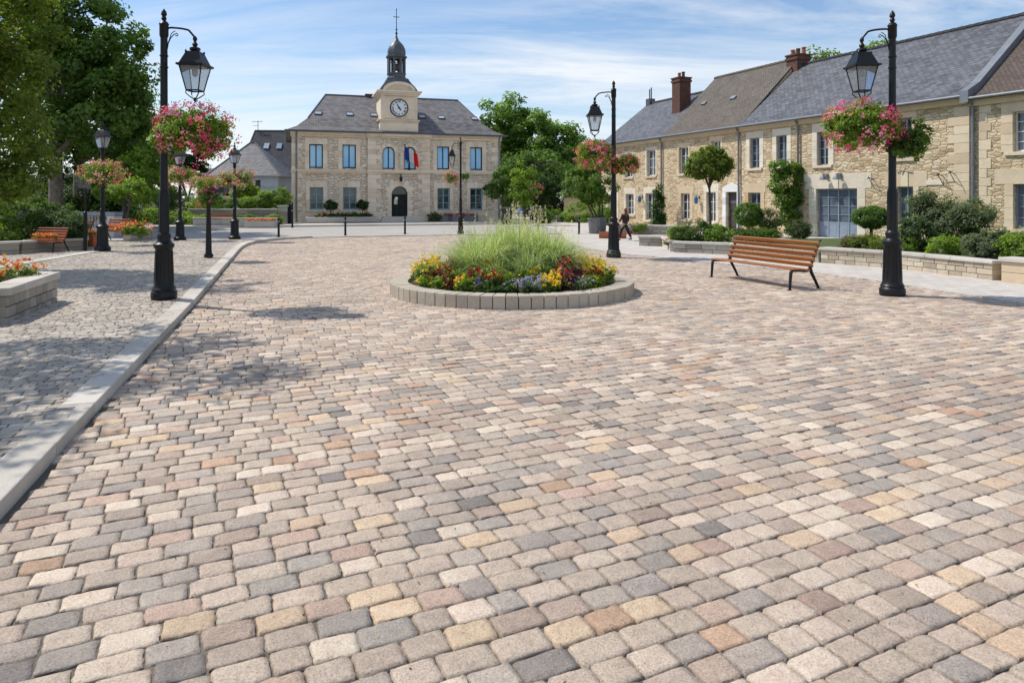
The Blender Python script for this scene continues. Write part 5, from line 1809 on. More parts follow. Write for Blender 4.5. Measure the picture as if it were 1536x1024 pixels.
bench2 = None
for lab, px, py, z, rz, s in (('short red-brown bench with flowers in front of the near left shrub bank', 72, 377, .104, R(180 - 12), (.46, .8, .8)),
                              ('red-brown bench right of the near left lamp, flowers on its seat', 178, 360.5, .104, R(180 - 16), (.52, .8, .9)),
                              ('red-brown bench before the far left hedge', 214, 337, .02, R(186), (.68, .9, .9)),
                              ('orange-brown bench against the low wall before the blue house', 332, 340.5, .02, R(190), (.5, .85, .85))):
    if bench2 is None:
        bench2 = make_bench(lab, 'wood_red', 'red-brown benches of the left walk')
        bench2.location = at(px, py, z); bench2.rotation_euler = (0, 0, rz); bench2.scale = s
    else:
        copy_thing(bench2, lab, at(px, py, z), rz, s)
# a bench seen end-on by the sign post
copy_thing(bench2, 'bench seen end-on behind the sign post on the left walk', at(121, 370, .104), R(100), (.4, .8, .95))


def flowerbox(label, loc, w, d, h, seed, cols, rz=0.0, nflow=260, fs=.05, mat='terracotta', nleaf=500, name='flower_trough', cat='flower trough'):
    g = np.random.default_rng(seed)
    root = thing(name, label, cat, loc, rz)
    b = MB(); b.box(-w / 2, -d / 2, 0, w / 2, d / 2, h); b.build('trough', M[mat], root, bevel=.015)
    blobs = [(x, 0, h + .04, w * .2, d * .55, .09) for x in np.linspace(-w * .38, w * .38, 4)]
    foliage('leaves', root, blobs, 40, nleaf, .06, .05, L1, L2, seed + 1, .3)
    P = np.stack([g.uniform(-w / 2, w / 2, nflow), g.uniform(-d * .6, d * .6, nflow), h + .1 + g.normal(0, .035, nflow)], 1)
    C = np.array(cols)[g.integers(0, len(cols), nflow)] * g.uniform(.8, 1.15, (nflow, 1))
    petals('blossoms', root, P, norm(g.normal(size=(nflow, 3)) * .5 + np.array([0, -.4, .8])), fs * g.uniform(.7, 1.3, nflow), np.clip(C, 0, .85), g)
    return root


FIRE = [(.75, .10, .03), (.78, .28, .03), (.80, .45, .05), (.65, .05, .03)]
pb = at(72, 377, .104)
flowerbox('orange and yellow flowers in a trough resting on the near left bench', (pb.x + .05, pb.y - .25, pb.z + .36), .75, .2, .1, 131, FIRE)
pb = at(178, 360.5, .104)
flowerbox('yellow and orange flowers on the seat of the bench right of the near left lamp', (pb.x, pb.y - .28, pb.z + .4), .95, .2, .1, 132, FIRE)
flowerbox('square red pot of orange flowers on the walk behind the sign post', at(137, 369, .104), .34, .34, .42, 133, FIRE, nflow=160)
flowerbox('trough of red and orange flowers before the wall by the blue house', at(391, 341, .02), 1.9, .5, .4, 134, FIRE + [(.7, .3, .2)], nflow=420, fs=.08, mat='concrete')


# ---------------------------------------------------------------- low walls and planters
def block_wall(mb, cap, P, hgt, th, course=.15, z0=0.0, capw=.03, lmin=.22, lmax=.48, closed=False, caph=.08, rough=.012, zf=None):
    """coursed stone wall along a polyline; blocks stand proud of a thin core, slabs on top"""
    P = [Vector((q[0], q[1])) for q in P]
    segs = list(zip(P, P[1:])) + ([(P[-1], P[0])] if closed else [])
    for a, c in segs:
        d = c - a; L = d.length; d.normalize(); n = Vector((-d.y, d.x))
        M4 = Matrix(((d.x, n.x, 0, a.x), (d.y, n.y, 0, a.y), (0, 0, 1, z0), (0, 0, 0, 1)))
        mb.box(.01, -th / 2 + .025, -.08, L - .01, th / 2 - .025, hgt - caph - .003, .2, M4)
        nc = max(1, round((hgt - caph) / course)); hh = (hgt - caph) / nc
        for k in range(nc):
            u = -th / 2 if k % 2 else -.0
            u = 0.0
            while u < L - .02:
                w = random.uniform(lmin, lmax)
                if u + w > L - lmin * .7: w = L - u
                j = random.uniform(0, rough)
                j2 = random.uniform(0, rough)
                za, zb = k * hh + .005, (k + 1) * hh - .005
                mb.hexa([M4 @ Vector(q) for q in ((u + .005, -th / 2 - j, za if k else -.08), (u + w - .005, -th / 2 - j2, za if k else -.08), (u + w - .005, th / 2 + j2, za if k else -.08), (u + .005, th / 2 + j, za if k else -.08))],
                        [M4 @ Vector(q) for q in ((u + .005, -th / 2 - j2, zb), (u + w - .005, -th / 2 - j, zb), (u + w - .005, th / 2 + j, zb), (u + .005, th / 2 + j2, zb))])
                u += w
        u = -capw
        while u < L + capw - .02:
            w = random.uniform(.7, 1.05)
            if u + w > L + capw - .35: w = L + capw - u
            dz = random.uniform(-.003, .003)
            cap.box(u + .003, -th / 2 - capw - .02, hgt - caph, u + w - .003, th / 2 + capw + .02, hgt + dz, None, M4)
            u += w


def wall_thing(name, label, cat, P, hgt, th, bm='wall_block', cm='cap_stone', **kw):
    root = thing(name, label, cat, (P[0][0], P[0][1], 0))
    off = Vector((P[0][0], P[0][1]))
    Q = [(q[0] - off.x, q[1] - off.y) for q in P]
    b, c = MB(), MB()
    block_wall(b, c, Q, hgt, th, **kw)
    b.build('stonework', M[bm], root, bevel=.014, seg=2)
    c.build('coping', M[cm], root, bevel=.014, seg=2)
    return root


GW = [(5.62, 23.85), (7.25, 22.75), (9.0, 20.0), (10.3, 18.2), (11.05, 15.75)]
wall_thing('garden_wall', 'long low stone garden wall running behind the bench to the right lamp', 'garden wall', [(9.0, 20.0), (10.3, 18.2), (11.05, 15.75)], .47, .34)
wall_thing('garden_wall', 'pale grey garden wall section just left of the bench', 'garden wall', [(5.62, 23.85), (7.25, 22.75), (8.98, 20.06)], .40, .34, bm='planter_stone', lmin=.3, lmax=.6)
pr = MB()
pier = thing('wall_pier', 'square stone pier ending the garden wall at the right edge', 'pier', (11.22, 15.2, 0), R(-67))
for k in range(2):
    pr.box(-.34, -.22, k * .24 - (.05 if k == 0 else 0), .34, .22, k * .24 + .235)
pr.build('stonework', M['ashlar'], pier, bevel=.014)
pr = MB(); pr.box(-.38, -.27, .477, .38, .27, .57); pr.build('coping', M['cap_stone'], pier, bevel=.014)
wall_thing('garden_wall', 'last piece of garden wall beyond the pier at the right edge', 'garden wall', [(11.38, 14.75), (12.2, 12.0), (13.0, 9.5)], .46, .34)
wall_thing('garden_wall', 'short low wall end facing the mid square lamp', 'garden wall', [(5.0, 27.1), (5.85, 26.75)], .40, .4, bm='planter_stone', lmin=.35, lmax=.6)
wall_thing('garden_wall', 'low wall turning back from the short wall end to the grey section', 'garden wall', [(5.92, 26.5), (5.66, 24.1)], .40, .34, bm='cap_stone', lmin=.35, lmax=.6)
wall_thing('planter', 'low stone planter with clipped greenery before the far stone house', 'planter', [(5.35, 36.0), (8.9, 34.2)], .5, .5, bm='planter_stone')

wp = thing('wooden_planter', 'low reddish wooden planter box behind the mid square lamp', 'planter', at(919, 357.5, .02), R(-8), s=.62)
b = MB()
for i in range(4):
    b.box(-1.0, -.3, .02 + i * .12, 1.0, -.26, .13 + i * .12); b.box(-1.0, .26, .02 + i * .12, 1.0, .3, .13 + i * .12)
    b.box(-1.0, -.258, .02 + i * .12, -.96, .258, .13 + i * .12); b.box(.96, -.258, .02 + i * .12, 1.0, .258, .13 + i * .12)
b.build('boards', M['wood_red'], wp)
b = MB(); b.box(-.95, -.255, .05, .95, .255, .42); b.build('soil', M['soil'], wp)

# garden ground behind the wall, rising to the wall and falling to the houses
b = MB()
W_ = [(5.05, 27.15), (5.7, 26.75), (5.75, 24.0), (7.35, 22.85), (9.1, 20.1), (10.4, 18.3), (11.2, 15.7), (11.5, 14.7), (13.0, 9.5)]
def foot(x, y):
    t = (28.6 - x - .429 * y) / 1.088
    return (x + .919 * t - .03, y + .394 * t)
prev = None
for x, y in W_:
    fx, fy = foot(x, y)
    r_ = [(x, y, .33), (x + (fx - x) * .3, y + (fy - y) * .3, .26), (x + (fx - x) * .6, y + (fy - y) * .6, .12), (fx, fy, .045)]
    if prev:
        for i in range(3):
            b.poly(prev[i], r_[i], r_[i + 1], prev[i + 1])
    prev = r_
o = b.build('garden_ground', M['lawn'])
for p_ in o.data.polygons:
    if p_.normal.z < 0: p_.flip()
tag(o, kind='structure')

# left side: the near planter, shrub-bank wall, balustrade, garden wall
q = [(-8.08, 12.05), (-7.42, 9.95), (-10.9, 9.0), (-11.4, 11.2)]
nearp = thing('planter', 'near stone planter with orange and yellow flowers at the left edge', 'planter', (-9, 10.5, 0))
Q = [(x + 9, y - 10.5) for x, y in q]
b, c = MB(), MB()
block_wall(b, c, Q, .60, .3, course=.16, closed=True, caph=.12, lmin=.16, lmax=.34, rough=.02)
b.build('stonework', M['planter_stone'], nearp, bevel=.016); c.build('coping', M['granite'], nearp, bevel=.016)
b = MB(); b.poly(*[(x * .93, y * .9, .5) for x, y in Q][::-1]); o = b.build('soil', M['soil'], nearp)
for p_ in o.data.polygons:
    if p_.normal.z < 0: p_.flip()

lw = [at(-60, 384, .104), at(28, 380, .104), at(72, 376, .104), at(123, 374.5, .104), at(125, 365, .104)]
wall_thing('planter', 'long low stone planter holding the shrub bank behind the near left bench', 'planter', [(v.x, v.y) for v in lw], .5, .3, bm='planter_stone', lmin=.5, lmax=1.0, course=.2)
lw = [at(190, 362, .104), at(222, 358.5, .104), at(222, 350, .104), at(176, 350, .104)]
wall_thing('planter', 'low curved stone planter with red flowers right of the second left bench', 'planter', [(v.x, v.y) for v in lw], .62, .3, bm='planter_stone', lmin=.5, lmax=.9, course=.2)
for (xa, xb, yy, lab) in ((232, 283, 340, 'left length of low stone planter wall before the blue house garden'), (283, 410, 342, 'right length of low stone planter wall below the benches')):
    a_, c_ = at(xa, yy, .0), at(xb, yy, .0)
    wall_thing('planter', lab, 'planter', [(a_.x, a_.y + .7), (c_.x, c_.y + .7)], .62, .35, bm='concrete', lmin=.8, lmax=1.3, course=.27)
a_, c_ = aty(284, 320, 47.5), aty(417, 320, 47.0)
wall_thing('garden_wall', 'grey stone garden wall with flat coping before the blue house', 'garden wall', [(a_.x, a_.y), (c_.x, c_.y)], 1.12, .4, bm='planter_stone', course=.2, lmin=.3, lmax=.6, caph=.1)
p = aty(425.5, 320, 46.8)
pier = thing('gate_pier', 'stone gate pier at the end of the garden wall beside the town hall', 'pier', (p.x, p.y, 0))
b = MB()
for k in range(4):
    b.box(-.28, -.28, k * .31, .28, .28, k * .31 + .305)
b.build('stonework', M['planter_stone'], pier, bevel=.014)
b = MB(); b.box(-.34, -.34, 1.243, .34, .34, 1.36); b.build('coping', M['cap_stone'], pier, bevel=.014)
p = aty(433.5, 325, 46.8)
gate = thing('gate', 'dark iron gate between the garden pier and the town hall', 'gate', (p.x, p.y, 0))
b = MB()
b.box(-.2, -.02, .12, .2, .02, 1.4); b.build('gate_leaf', M['dark_paint'], gate)
b = MB(); b.tube([(.24, 0, 0), (.24, 0, 1.55)], .04, 8); b.build('post', M['iron'], gate)

# balustrade under the big trees
a_, c_ = aty(40, 330, 35.5), aty(177, 330, 33.0)
d = (c_ - a_); d.z = 0; L = d.length; rz = math.atan2(d.y, d.x)
bal = thing('balustrade', 'pale stone balustrade with grey coping under the big left trees', 'balustrade', (a_.x, a_.y, 0), rz)
b = MB(); b.box(0, -.2, 0, L - .45, .2, .42); b.build('plinth', M['concrete'], bal, bevel=.015)
b = MB(); b.box(-.05, -.24, 1.02, L + .05, .24, 1.2); b.build('coping', M['zinc'], bal, bevel=.02)
b = MB(); b.box(L - .447, -.23, 0, L, .23, 1.017); b.build('pier', M['concrete'], bal, bevel=.015)
n = int((L - .5) / .2)
for i in range(n):
    x = .1 + i * (L - .6) / (n - 1)
    b = MB(); b.lathe([(.06, .42), (.06, .48), (.04, .52), (.075, .66), (.05, .84), (.04, .92), (.06, .96), (.06, 1.02)], 8, (x, 0, 0)); b.build('baluster', M['concrete'], bal, smooth=True)

# sign on its post, seen from behind
p = at(128, 376, .104)
sg = thing('sign_post', 'dark blank sign board on a post by the near left bench', 'sign', p)
hS = EYE - (266 - HOR) * p.y / FOC - .104
b = MB(); b.lathe([(.055, 0), (.055, 1.3), (.03, 1.32), (.028, hS - .05)], 10); b.build('post', M['iron'], sg)
b = MB(); b.box(-.22, -.06, hS - .36, -.02, -.03, hS); b.box(.0, -.06, hS - .38, .22, -.03, hS - .02)
b.build('board', M['sign_grey'], sg, bevel=.01)

# bollards
def make_bollard(label):
    root = thing('bollard', label, 'bollard', group='black bollards along the street kerb')
    b = MB(); b.lathe([(.07, 0), (.07, .04), (.055, .06), (.052, .82), (.06, .83), (.06, .86), (.045, .9), (.0, .93)], 12)
    b.build('post', M['iron'], root, smooth=True)
    b = MB(); b.lathe([(.054, .7), (.058, .7), (.058, .76), (.054, .76)], 12, caps=False); b.build('band', M['zinc'], root, smooth=True)
    return root
bl = None
for px, py, pt, lab in ((418, 356, 326, 'bollard before the town hall corner by the kerb bend'), (518, 353, 325, 'bollard before the stone trough with two clipped trees'),
                        (607.5, 351, 324, 'bollard before the town hall door'), (807, 349.5, 327, 'bollard just behind the plumes of the tall grass'),
                        (868.6, 352, 324.5, 'bollard before the twin potted trees'), (438.5, 341.5, 309, 'tall bollard at the foot of the town hall corner')):
    z = .0 if py > 345 else .11
    p = at(px, py, z)
    h = (py - pt) * p.y / FOC
    if bl is None:
        bl = make_bollard(lab); o = bl
    else:
        o = copy_thing(bl, lab, p)
    o.location = p; o.scale = (1, 1, h / .93)
# ---------------------------------------------------------------- the round flower bed
ring = thing('planter', 'round raised stone planter in the middle of the square', 'planter', (CC[0], CC[1], 0))
b = MB(); n = 70
for i in range(n):
    t0 = 2 * PI * (i + .03) / n; t1 = 2 * PI * (i + .97) / n
    r1 = CR - .014 + random.uniform(0, .018); r0 = CR - .36
    lo = [(r1 * math.cos(t0), r1 * math.sin(t0), -.03), (r1 * math.cos(t1), r1 * math.sin(t1), -.03), (r0 * math.cos(t1), r0 * math.sin(t1), -.03), (r0 * math.cos(t0), r0 * math.sin(t0), -.03)]
    h = .236 + random.uniform(-.003, .003)
    b.hexa(lo, [(x, y, h) for x, y, z in lo])
b.build('kerb_blocks', M['wall_ring'], ring, bevel=.012)
b = MB()
pr_ = [(CR - .36, .17), (CR - .6, .2), (CR - 1.2, .29), (.0, .36)]
b.lathe(pr_, 40, caps=False)
o = b.build('soil', M['soil'], ring, smooth=True)


def bed_z(x, y):
    r_ = math.hypot(x - CC[0], y - CC[1])
    return np.interp(r_, [0, CR - 1.2, CR - .6, CR - .36], [.36, .29, .2, .17])


def flower_plant(name, label, cat, group, seed, r, h, g1, g2, cols, nleaf, nflow, fs, ls=.05, top=True, spread=1.0):
    g = np.random.default_rng(seed)
    root = thing(name, label, cat, group=group)
    blobs = [(0, 0, h * .42, r * .75, r * .75, h * .5)] + [(r * .5 * math.cos(t), r * .5 * math.sin(t), h * .38, r * .42, r * .42, h * .36) for t in np.arange(5) * 1.256 + g.uniform(0, 1)]
    foliage('leaves', root, blobs, 34, nleaf, r * .22, ls, g1, g2, seed + 1, .25)
    if nflow:
        a = g.uniform(0, 2 * PI, nflow); rr = r * spread * np.sqrt(g.uniform(0, 1, nflow))
        P = np.stack([rr * np.cos(a), rr * np.sin(a), h * (.98 - .45 * (rr / r) ** 2) + g.normal(0, .02, nflow)], 1)
        # clusters
        k = max(5, nflow // 6)
        P = P[g.integers(0, k, nflow)] + g.normal(0, fs * .45, (nflow, 3))
        C = np.array(cols)[g.integers(0, len(cols), nflow)] * g.uniform(.78, 1.15, (nflow, 1))
        petals('blossoms', root, P, norm(g.normal(size=(nflow, 3)) * .55 + np.array([0, -.15, .8])), fs * g.uniform(.7, 1.25, nflow), np.clip(C, 0, .9), g)
    return root


YEL = [(.78, .56, .02), (.80, .62, .05), (.74, .44, .02), (.82, .68, .12)]
CRI = [(.36, .01, .03), (.25, .008, .03), (.45, .02, .03), (.17, .006, .03)]
MAR = [(.12, .01, .035), (.09, .008, .03), (.2, .015, .05)]
VIO = [(.16, .12, .50), (.22, .18, .60), (.12, .05, .40), (.30, .26, .62)]
LAV = [(.30, .30, .55), (.24, .22, .5), (.38, .36, .58)]
MAG = [(.35, .03, .28), (.28, .02, .22)]
ORG = [(.75, .28, .02), (.8, .38, .03)]
protos = {
    'yellow': flower_plant('flowering_plant', 'clump of bright yellow bedding flowers in the round stone planter', 'flowers', 'yellow bedding flowers', 201, .24, .36, L1, L2, YEL, 520, 130, .055),
    'lime': flower_plant('flowering_plant', 'leafy light green clump with few yellow blooms in the round planter', 'flowers', 'leafy green bedding plants', 205, .24, .3, L1, (.27, .38, .05), YEL, 800, 22, .055),
    'crimson': flower_plant('flowering_plant', 'clump of crimson red blooms in the round stone planter', 'flowers', 'crimson bedding flowers', 209, .2, .42, D1, G2, CRI, 420, 90, .05),
    'maroon': flower_plant('flowering_plant', 'dark maroon leaved plant in the round stone planter', 'flowers', 'maroon bedding plants', 213, .22, .42, (.03, .01, .012), (.14, .02, .04), MAR, 460, 50, .05),
    'violet': flower_plant('flowering_plant', 'clump of violet blue blooms at the rim of the round planter', 'flowers', 'violet bedding flowers', 217, .22, .25, D1, G2, VIO, 480, 50, .036),
    'lavender': flower_plant('flowering_plant', 'grey-green mound with pale lavender blooms in the round planter', 'flowers', 'lavender bedding flowers', 221, .25, .27, S1, S2, LAV, 520, 110, .036),
    'orange': flower_plant('flowering_plant', 'small clump of orange blooms in the round stone planter', 'flowers', 'orange bedding flowers', 225, .16, .34, G1, L2, ORG, 260, 50, .055),
    'green': flower_plant('flowering_plant', 'plain dark green bedding plant in the round stone planter', 'flowers', 'dark green bedding plants', 229, .22, .24, D1, (.07, .14, .025), YEL, 560, 0, .05),
}
# (photo x, photo y of the plant's middle on the soil, kind, size)
gp = np.random.default_rng(77)
spots = []
# by position round the bed: angle 270 faces the camera
def ringrow(rad, n, kinds, j=.12, s0=1.0, a0=0):
    for i in range(n):
        t = a0 + 2 * PI * i / n + gp.uniform(-.5, .5) / n
        r_ = rad + gp.uniform(-j, j)
        spots.append((CC[0] + r_ * math.cos(t), CC[1] + r_ * math.sin(t), kinds[gp.integers(0, len(kinds))], s0 * gp.uniform(.85, 1.2)))
def put_px(px, py, kind, s=1.0):
    z = .28
    p = at(px, py, z)
    r_ = math.hypot(p.x - CC[0], p.y - CC[1])
    s *= 1.12
    if r_ > 1.88:
        p.x = CC[0] + (p.x - CC[0]) * 1.88 / r_; p.y = CC[1] + (p.y - CC[1]) * 1.88 / r_
    spots.append((p.x, p.y, kind, s))
for px, py, k, s in (
    (640, 418, 'yellow', 1.25), (655, 409, 'yellow', 1.1), (668, 401, 'yellow', 1.1), (680, 397, 'yellow', 1.0), (690, 405, 'yellow', .9), (632, 424, 'lime', .8), (648, 430, 'lime', .9), (664, 420, 'lime', 1.0),
    (676, 416, 'crimson', .9), (662, 432, 'maroon', .8), (683, 425, 'lime', 1.0), (672, 436, 'yellow', .75), (690, 433, 'lime', 1.0), (700, 424, 'lime', 1.0), (698, 412, 'yellow', .95), (713, 411, 'yellow', .95), (705, 436, 'violet', .95),
    (716, 430, 'crimson', .9), (726, 415, 'crimson', 1.1), (733, 409, 'crimson', 1.2), (735, 422, 'orange', 1.0), (745, 416, 'yellow', .9), (728, 438, 'green', 1.0), (741, 440, 'green', 1.0), (752, 430, 'lime', 1.15), (760, 438, 'green', 1.0),
    (766, 414, 'lime', 1.0), (771, 424, 'maroon', .7), (783, 438, 'lavender', 1.0), (786, 428, 'lime', 1.0), (797, 434, 'lavender', 1.15), (805, 426, 'yellow', .8), (792, 418, 'yellow', .75), (812, 438, 'green', .9), (815, 425, 'lime', 1.1),
    (823, 411, 'yellow', .9), (826, 420, 'lime', 1.0), (836, 417, 'maroon', 1.1), (842, 428, 'crimson', .9), (852, 422, 'crimson', 1.1), (838, 438, 'yellow', .8), (849, 440, 'yellow', .8), (860, 432, 'maroon', 1.0), (867, 425, 'maroon', 1.0), (858, 441, 'green', .9),
    (866, 438, 'yellow', .8), (878, 433, 'lavender', 1.0), (890, 433, 'lavender', 1.1), (868, 408, 'yellow', 1.1), (880, 410, 'yellow', 1.1), (893, 412, 'yellow', 1.1), (905, 418, 'yellow', 1.0), (886, 420, 'yellow', .9), (900, 428, 'lime', .9), (912, 425, 'lime', .8),
    (850, 402, 'lime', 1.1), (862, 397, 'maroon', 1.3), (876, 397, 'maroon', 1.2), (838, 404, 'lime', 1.2), (822, 436, 'lavender', .8), (777, 440, 'green', .8), (690, 440, 'green', .8), (652, 422, 'maroon', .8), (830, 430, 'green', .8), (718, 421, 'lime', .9)):
    put_px(px, py, k, s)
ringrow(1.75, 9, ['yellow', 'lime', 'crimson', 'maroon'], .1, 1.0, .35)
spots = [s_ for s_ in spots]
used = set()
for x, y, k, s in spots:
    if y > CC[1] + .9 and k == 'x': continue
    z = float(bed_z(x, y)) - .02
    rz = gp.uniform(0, 6.28)
    if k not in used:
        o = protos[k]; used.add(k)
        o.location = (x, y, z); o.rotation_euler = (0, 0, rz); o.scale = (s, s, s)
    else:
        o = copy_thing(protos[k], protos[k]['label'], (x, y, z), rz, s)


def blades(n, r, h, lean, g, w=.008, seg=5, c1=(.10, .14, .03), c2=(.30, .36, .12), r0=0.0, curl=1.0):
    a = g.uniform(0, 2 * PI, n); rr = r0 + (r - r0) * np.sqrt(g.uniform(0, 1, n))
    base = np.stack([rr * np.cos(a), rr * np.sin(a), np.zeros(n)], 1)
    da = a + g.normal(0, .7, n)
    out = np.stack([np.cos(da), np.sin(da), np.zeros(n)], 1)
    H = h * g.uniform(.4, 1.1, n); Lq = lean * g.uniform(.15, 1.25, n) * (.35 + rr / r)
    t = np.linspace(0, 1, seg + 1)
    V = np.zeros((n, seg + 1, 2, 3))
    side = np.stack([-np.sin(da + g.normal(0, .8, n)), np.cos(da), np.zeros(n)], 1); side = norm(side)
    for i, tt in enumerate(t):
        c = base + out * (Lq * tt ** 1.8)[:, None] + np.array([0, 0, 1]) * (H * (tt - curl * .42 * tt ** 3.2 * np.clip(Lq / (lean + 1e-6), 0, 1.3)))[:, None]
        ww = w * (1 - tt) ** .6 * g.uniform(.9, 1.1, n) + .0012
        V[:, i, 0] = c - side * ww[:, None]; V[:, i, 1] = c + side * ww[:, None]
    F = []
    for i in range(seg):
        F.append(np.stack([np.arange(n) * (seg + 1) * 2 + k for k in (2 * i, 2 * i + 1, 2 * i + 3, 2 * i + 2)], 1))
    F = np.stack(F, 1).reshape(-1, 4)
    tint = g.uniform(0, 1, n)
    C = []
    for i in range(seg):
        f = .25 + .75 * (i + .5) / seg
        C.append(lerp_col(c1, c2, np.clip(tint * .5 + f * .5, 0, 1), g, .15))
    C = np.stack(C, 1).reshape(-1, 3)
    tips = V[:, -1].mean(1)
    return V.reshape(-1, 3), F, C, tips


def grass_tuft(label, loc, n, r, h, lean, seed, plumes=0, w=.007, c1=(.19, .25, .10), c2=(.60, .68, .42), r0=0.0, group='ornamental grasses in the round planter'):
    g = np.random.default_rng(seed)
    root = thing('ornamental_grass', label, 'ornamental grass', loc, 0, group)
    V, F, C, tips = blades(n, r, h, lean, g, w, 5, c1, c2, r0)
    mesh_np('blades', V, F, C, M['grass'], root)
    if plumes:
        # upright seed heads on thin stems
        Vs, Fs, Cs = [], [], []
        V1, F1, C1, tp = blades(plumes, r * .9, h * 1.16, lean * .6, g, .003, 5, (.25, .24, .12), (.45, .40, .25), curl=.3)
        m_ = 26
        P = np.repeat(tp, m_, 0) + np.stack([g.normal(0, .012, plumes * m_), g.normal(0, .012, plumes * m_), -g.uniform(0, .24, plumes * m_)], 1)
        N = norm(g.normal(size=(plumes * m_, 3)))
        V2, F2 = leaf_geo(P, N, .036 * g.uniform(.6, 1.3, plumes * m_), .3, .1, g)
        C2 = lerp_col((.5, .45, .33), (.8, .76, .62), g.uniform(0, 1, plumes * m_), g)
        mesh_np('plumes', np.concatenate([V1, V2]), np.concatenate([F1, F2 + len(V1)]), np.concatenate([C1, C2]), M['grass'], root)
    return root


X0, Y0 = CC
grass_tuft('broad tall grass clump at the left of the round planter', (X0 - .52, Y0 - .1, .3), 2000, .45, 1.06, .95, 301, 40)
grass_tuft('tallest feathery grass clump in the centre of the round planter', (X0 + .12, Y0 + .2, .33), 2600, .46, 1.22, .6, 302, 90)
grass_tuft('tall grass clump at the right of the round planter', (X0 + .68, Y0 + .0, .3), 1900, .42, 1.04, .9, 303, 24, c1=(.15, .21, .07), c2=(.52, .62, .32))
grass_tuft('small arching grass tuft in front of the tall clumps', (X0 + .3, Y0 - .95, .28), 900, .16, .68, .5, 304, 0, c2=(.36, .46, .24))
grass_tuft('low pale tuft tucked before the left tall grass', (X0 - .35, Y0 - .8, .28), 700, .2, .55, .42, 305, 0, c2=(.5, .58, .22))
grass_tuft('sparse wiry sprigs of grass by the maroon plants at the right', (X0 + 1.25, Y0 + .2, .25), 46, .2, .85, .5, 306, 0, w=.005)
grass_tuft('sparse drooping grass sprigs at the far left of the bed', (X0 - 1.05, Y0 + .1, .28), 120, .2, .9, .7, 307, 5, w=.005)


# ---------------------------------------------------------------- trees
def limb_tree(name, label, loc, blobs, nclump, nleaf, cr, ls, c1, c2, seed, trunk_r, trunk_h, lean=(0, 0), bark='bark', limbs=9, group=None, cat='tree', trunks=None, flat=.75, shell=.55, aspect=.6):
    g = np.random.default_rng(seed)
    root = thing(name, label, cat, loc, 0, group)
    crown, cc = foliage('crown', root, blobs, nclump, nleaf, cr, ls, c1, c2, seed + 1, shell, aspect, flat)
    b = MB()
    starts = trunks or [((0, 0), trunk_r)]
    B = np.array(blobs)
    ctr = Vector(B[:, :3].mean(0))
    for (ox, oy), tr in starts:
        top = Vector((lean[0], lean[1], trunk_h))
        pts = [Vector((ox, oy, -.1)), Vector((ox + lean[0] * .1, oy + lean[1] * .1, trunk_h * .12)), Vector((ox * .7 + lean[0] * .5, oy * .7 + lean[1] * .45, trunk_h * .55)), top + Vector((ox * .3, oy * .3, 0))]
        b.tube(pts, [tr * 1.45, tr * 1.08, tr * .92, tr * .75], 12)
        tp = pts[-1]
        idx = g.choice(len(cc), min(limbs, len(cc)), replace=False)
        for i in idx:
            e = Vector(cc[i])
            midp = tp.lerp(e, .5) + Vector((0, 0, (e - tp).length * .12))
            st = pts[-1].lerp(pts[-2], float(g.uniform(0, .35)))
            b.tube([st, st.lerp(midp, .5) + Vector((0, 0, .05)), midp, e], [tr * .5, tr * .36, tr * .24, tr * .08], 7)
    b.build('trunk', M[bark], root, smooth=True)
    return root


def rel(px, py, Y, base):
    """blob centre relative to a tree's base"""
    v = aty(px, py, Y)
    return (v.x - base.x, v.y - base.y, v.z - base.z)


# big trees on the left
T = 38.0
base = Vector(((84 - 768) * T / FOC, T, .1))
k = T / FOC
def BL_(lst, base, Y):
    out = []
    for px, py, dy, rx, rz in lst:
        v = aty(px, py, Y + dy)
        out.append((v.x - base.x, v.y - base.y, v.z - base.z, rx, rx, rz))
    return out
limb_tree('tree', 'huge dark green tree left, its trunk the left of two under the crowns', base,
          BL_([(110, 40, 0, 3.2, 3.2), (165, 95, -1, 2.1, 2.2), (140, 165, -1.5, 2.6, 2.4), (190, 165, 0, 1.6, 2.0), (70, 120, -1, 2.6, 2.8), (100, 215, -1, 2.6, 1.5), (190, 215, .5, 1.3, 1.3), (80, -60, 0, 3.0, 2.6), (60, 30, 1, 2.6, 2.6)], base, T),
          240, 36000, .75, .27, D1, (.19, .31, .055), 401, .36, 4.8, limbs=14, group='large trees of the left park', shell=.5)
T2 = 41.0
base = Vector(((118 - 768) * T2 / FOC, T2, .1))
limb_tree('tree', 'large tree just behind the huge left tree, its trunk the right of the two', base,
          BL_([(150, 230, 0, 2.4, 1.6), (205, 250, 0, 1.6, 1.3), (200, 190, 1, 1.8, 2.0), (120, 120, 2, 3.0, 3.0), (165, 275, -1, 1.3, .8)], base, T2),
          150, 17000, .7, .26, D1, L2, 402, .3, 4.6, limbs=10, group='large trees of the left park')
# nearer tree at the very left, olive green, mostly out of the picture
base = Vector((-15.2, 17.0, .1))
limb_tree('tree', 'near olive green tree hanging into the left edge of the view', base,
          BL_([(-40, 60, 0, 1.5, 1.5), (10, 20, -1, 1.15, 1.1), (5, 130, -.5, 1.0, 1.0), (-30, 200, 0, 1.3, 1.0), (18, 215, -.5, .8, .7), (30, 90, -.5, .65, .7), (-80, 120, 0, 1.9, 2.2), (8, 275, 0, .8, .5), (-10, -60, 0, 1.8, 1.3), (40, 255, .5, .55, .35), (50, 20, 0, .5, .6)], base, 17),
          230, 26000, .42, .125, O1, O2, 403, .3, 3.6, limbs=12, group='large trees of the left park')
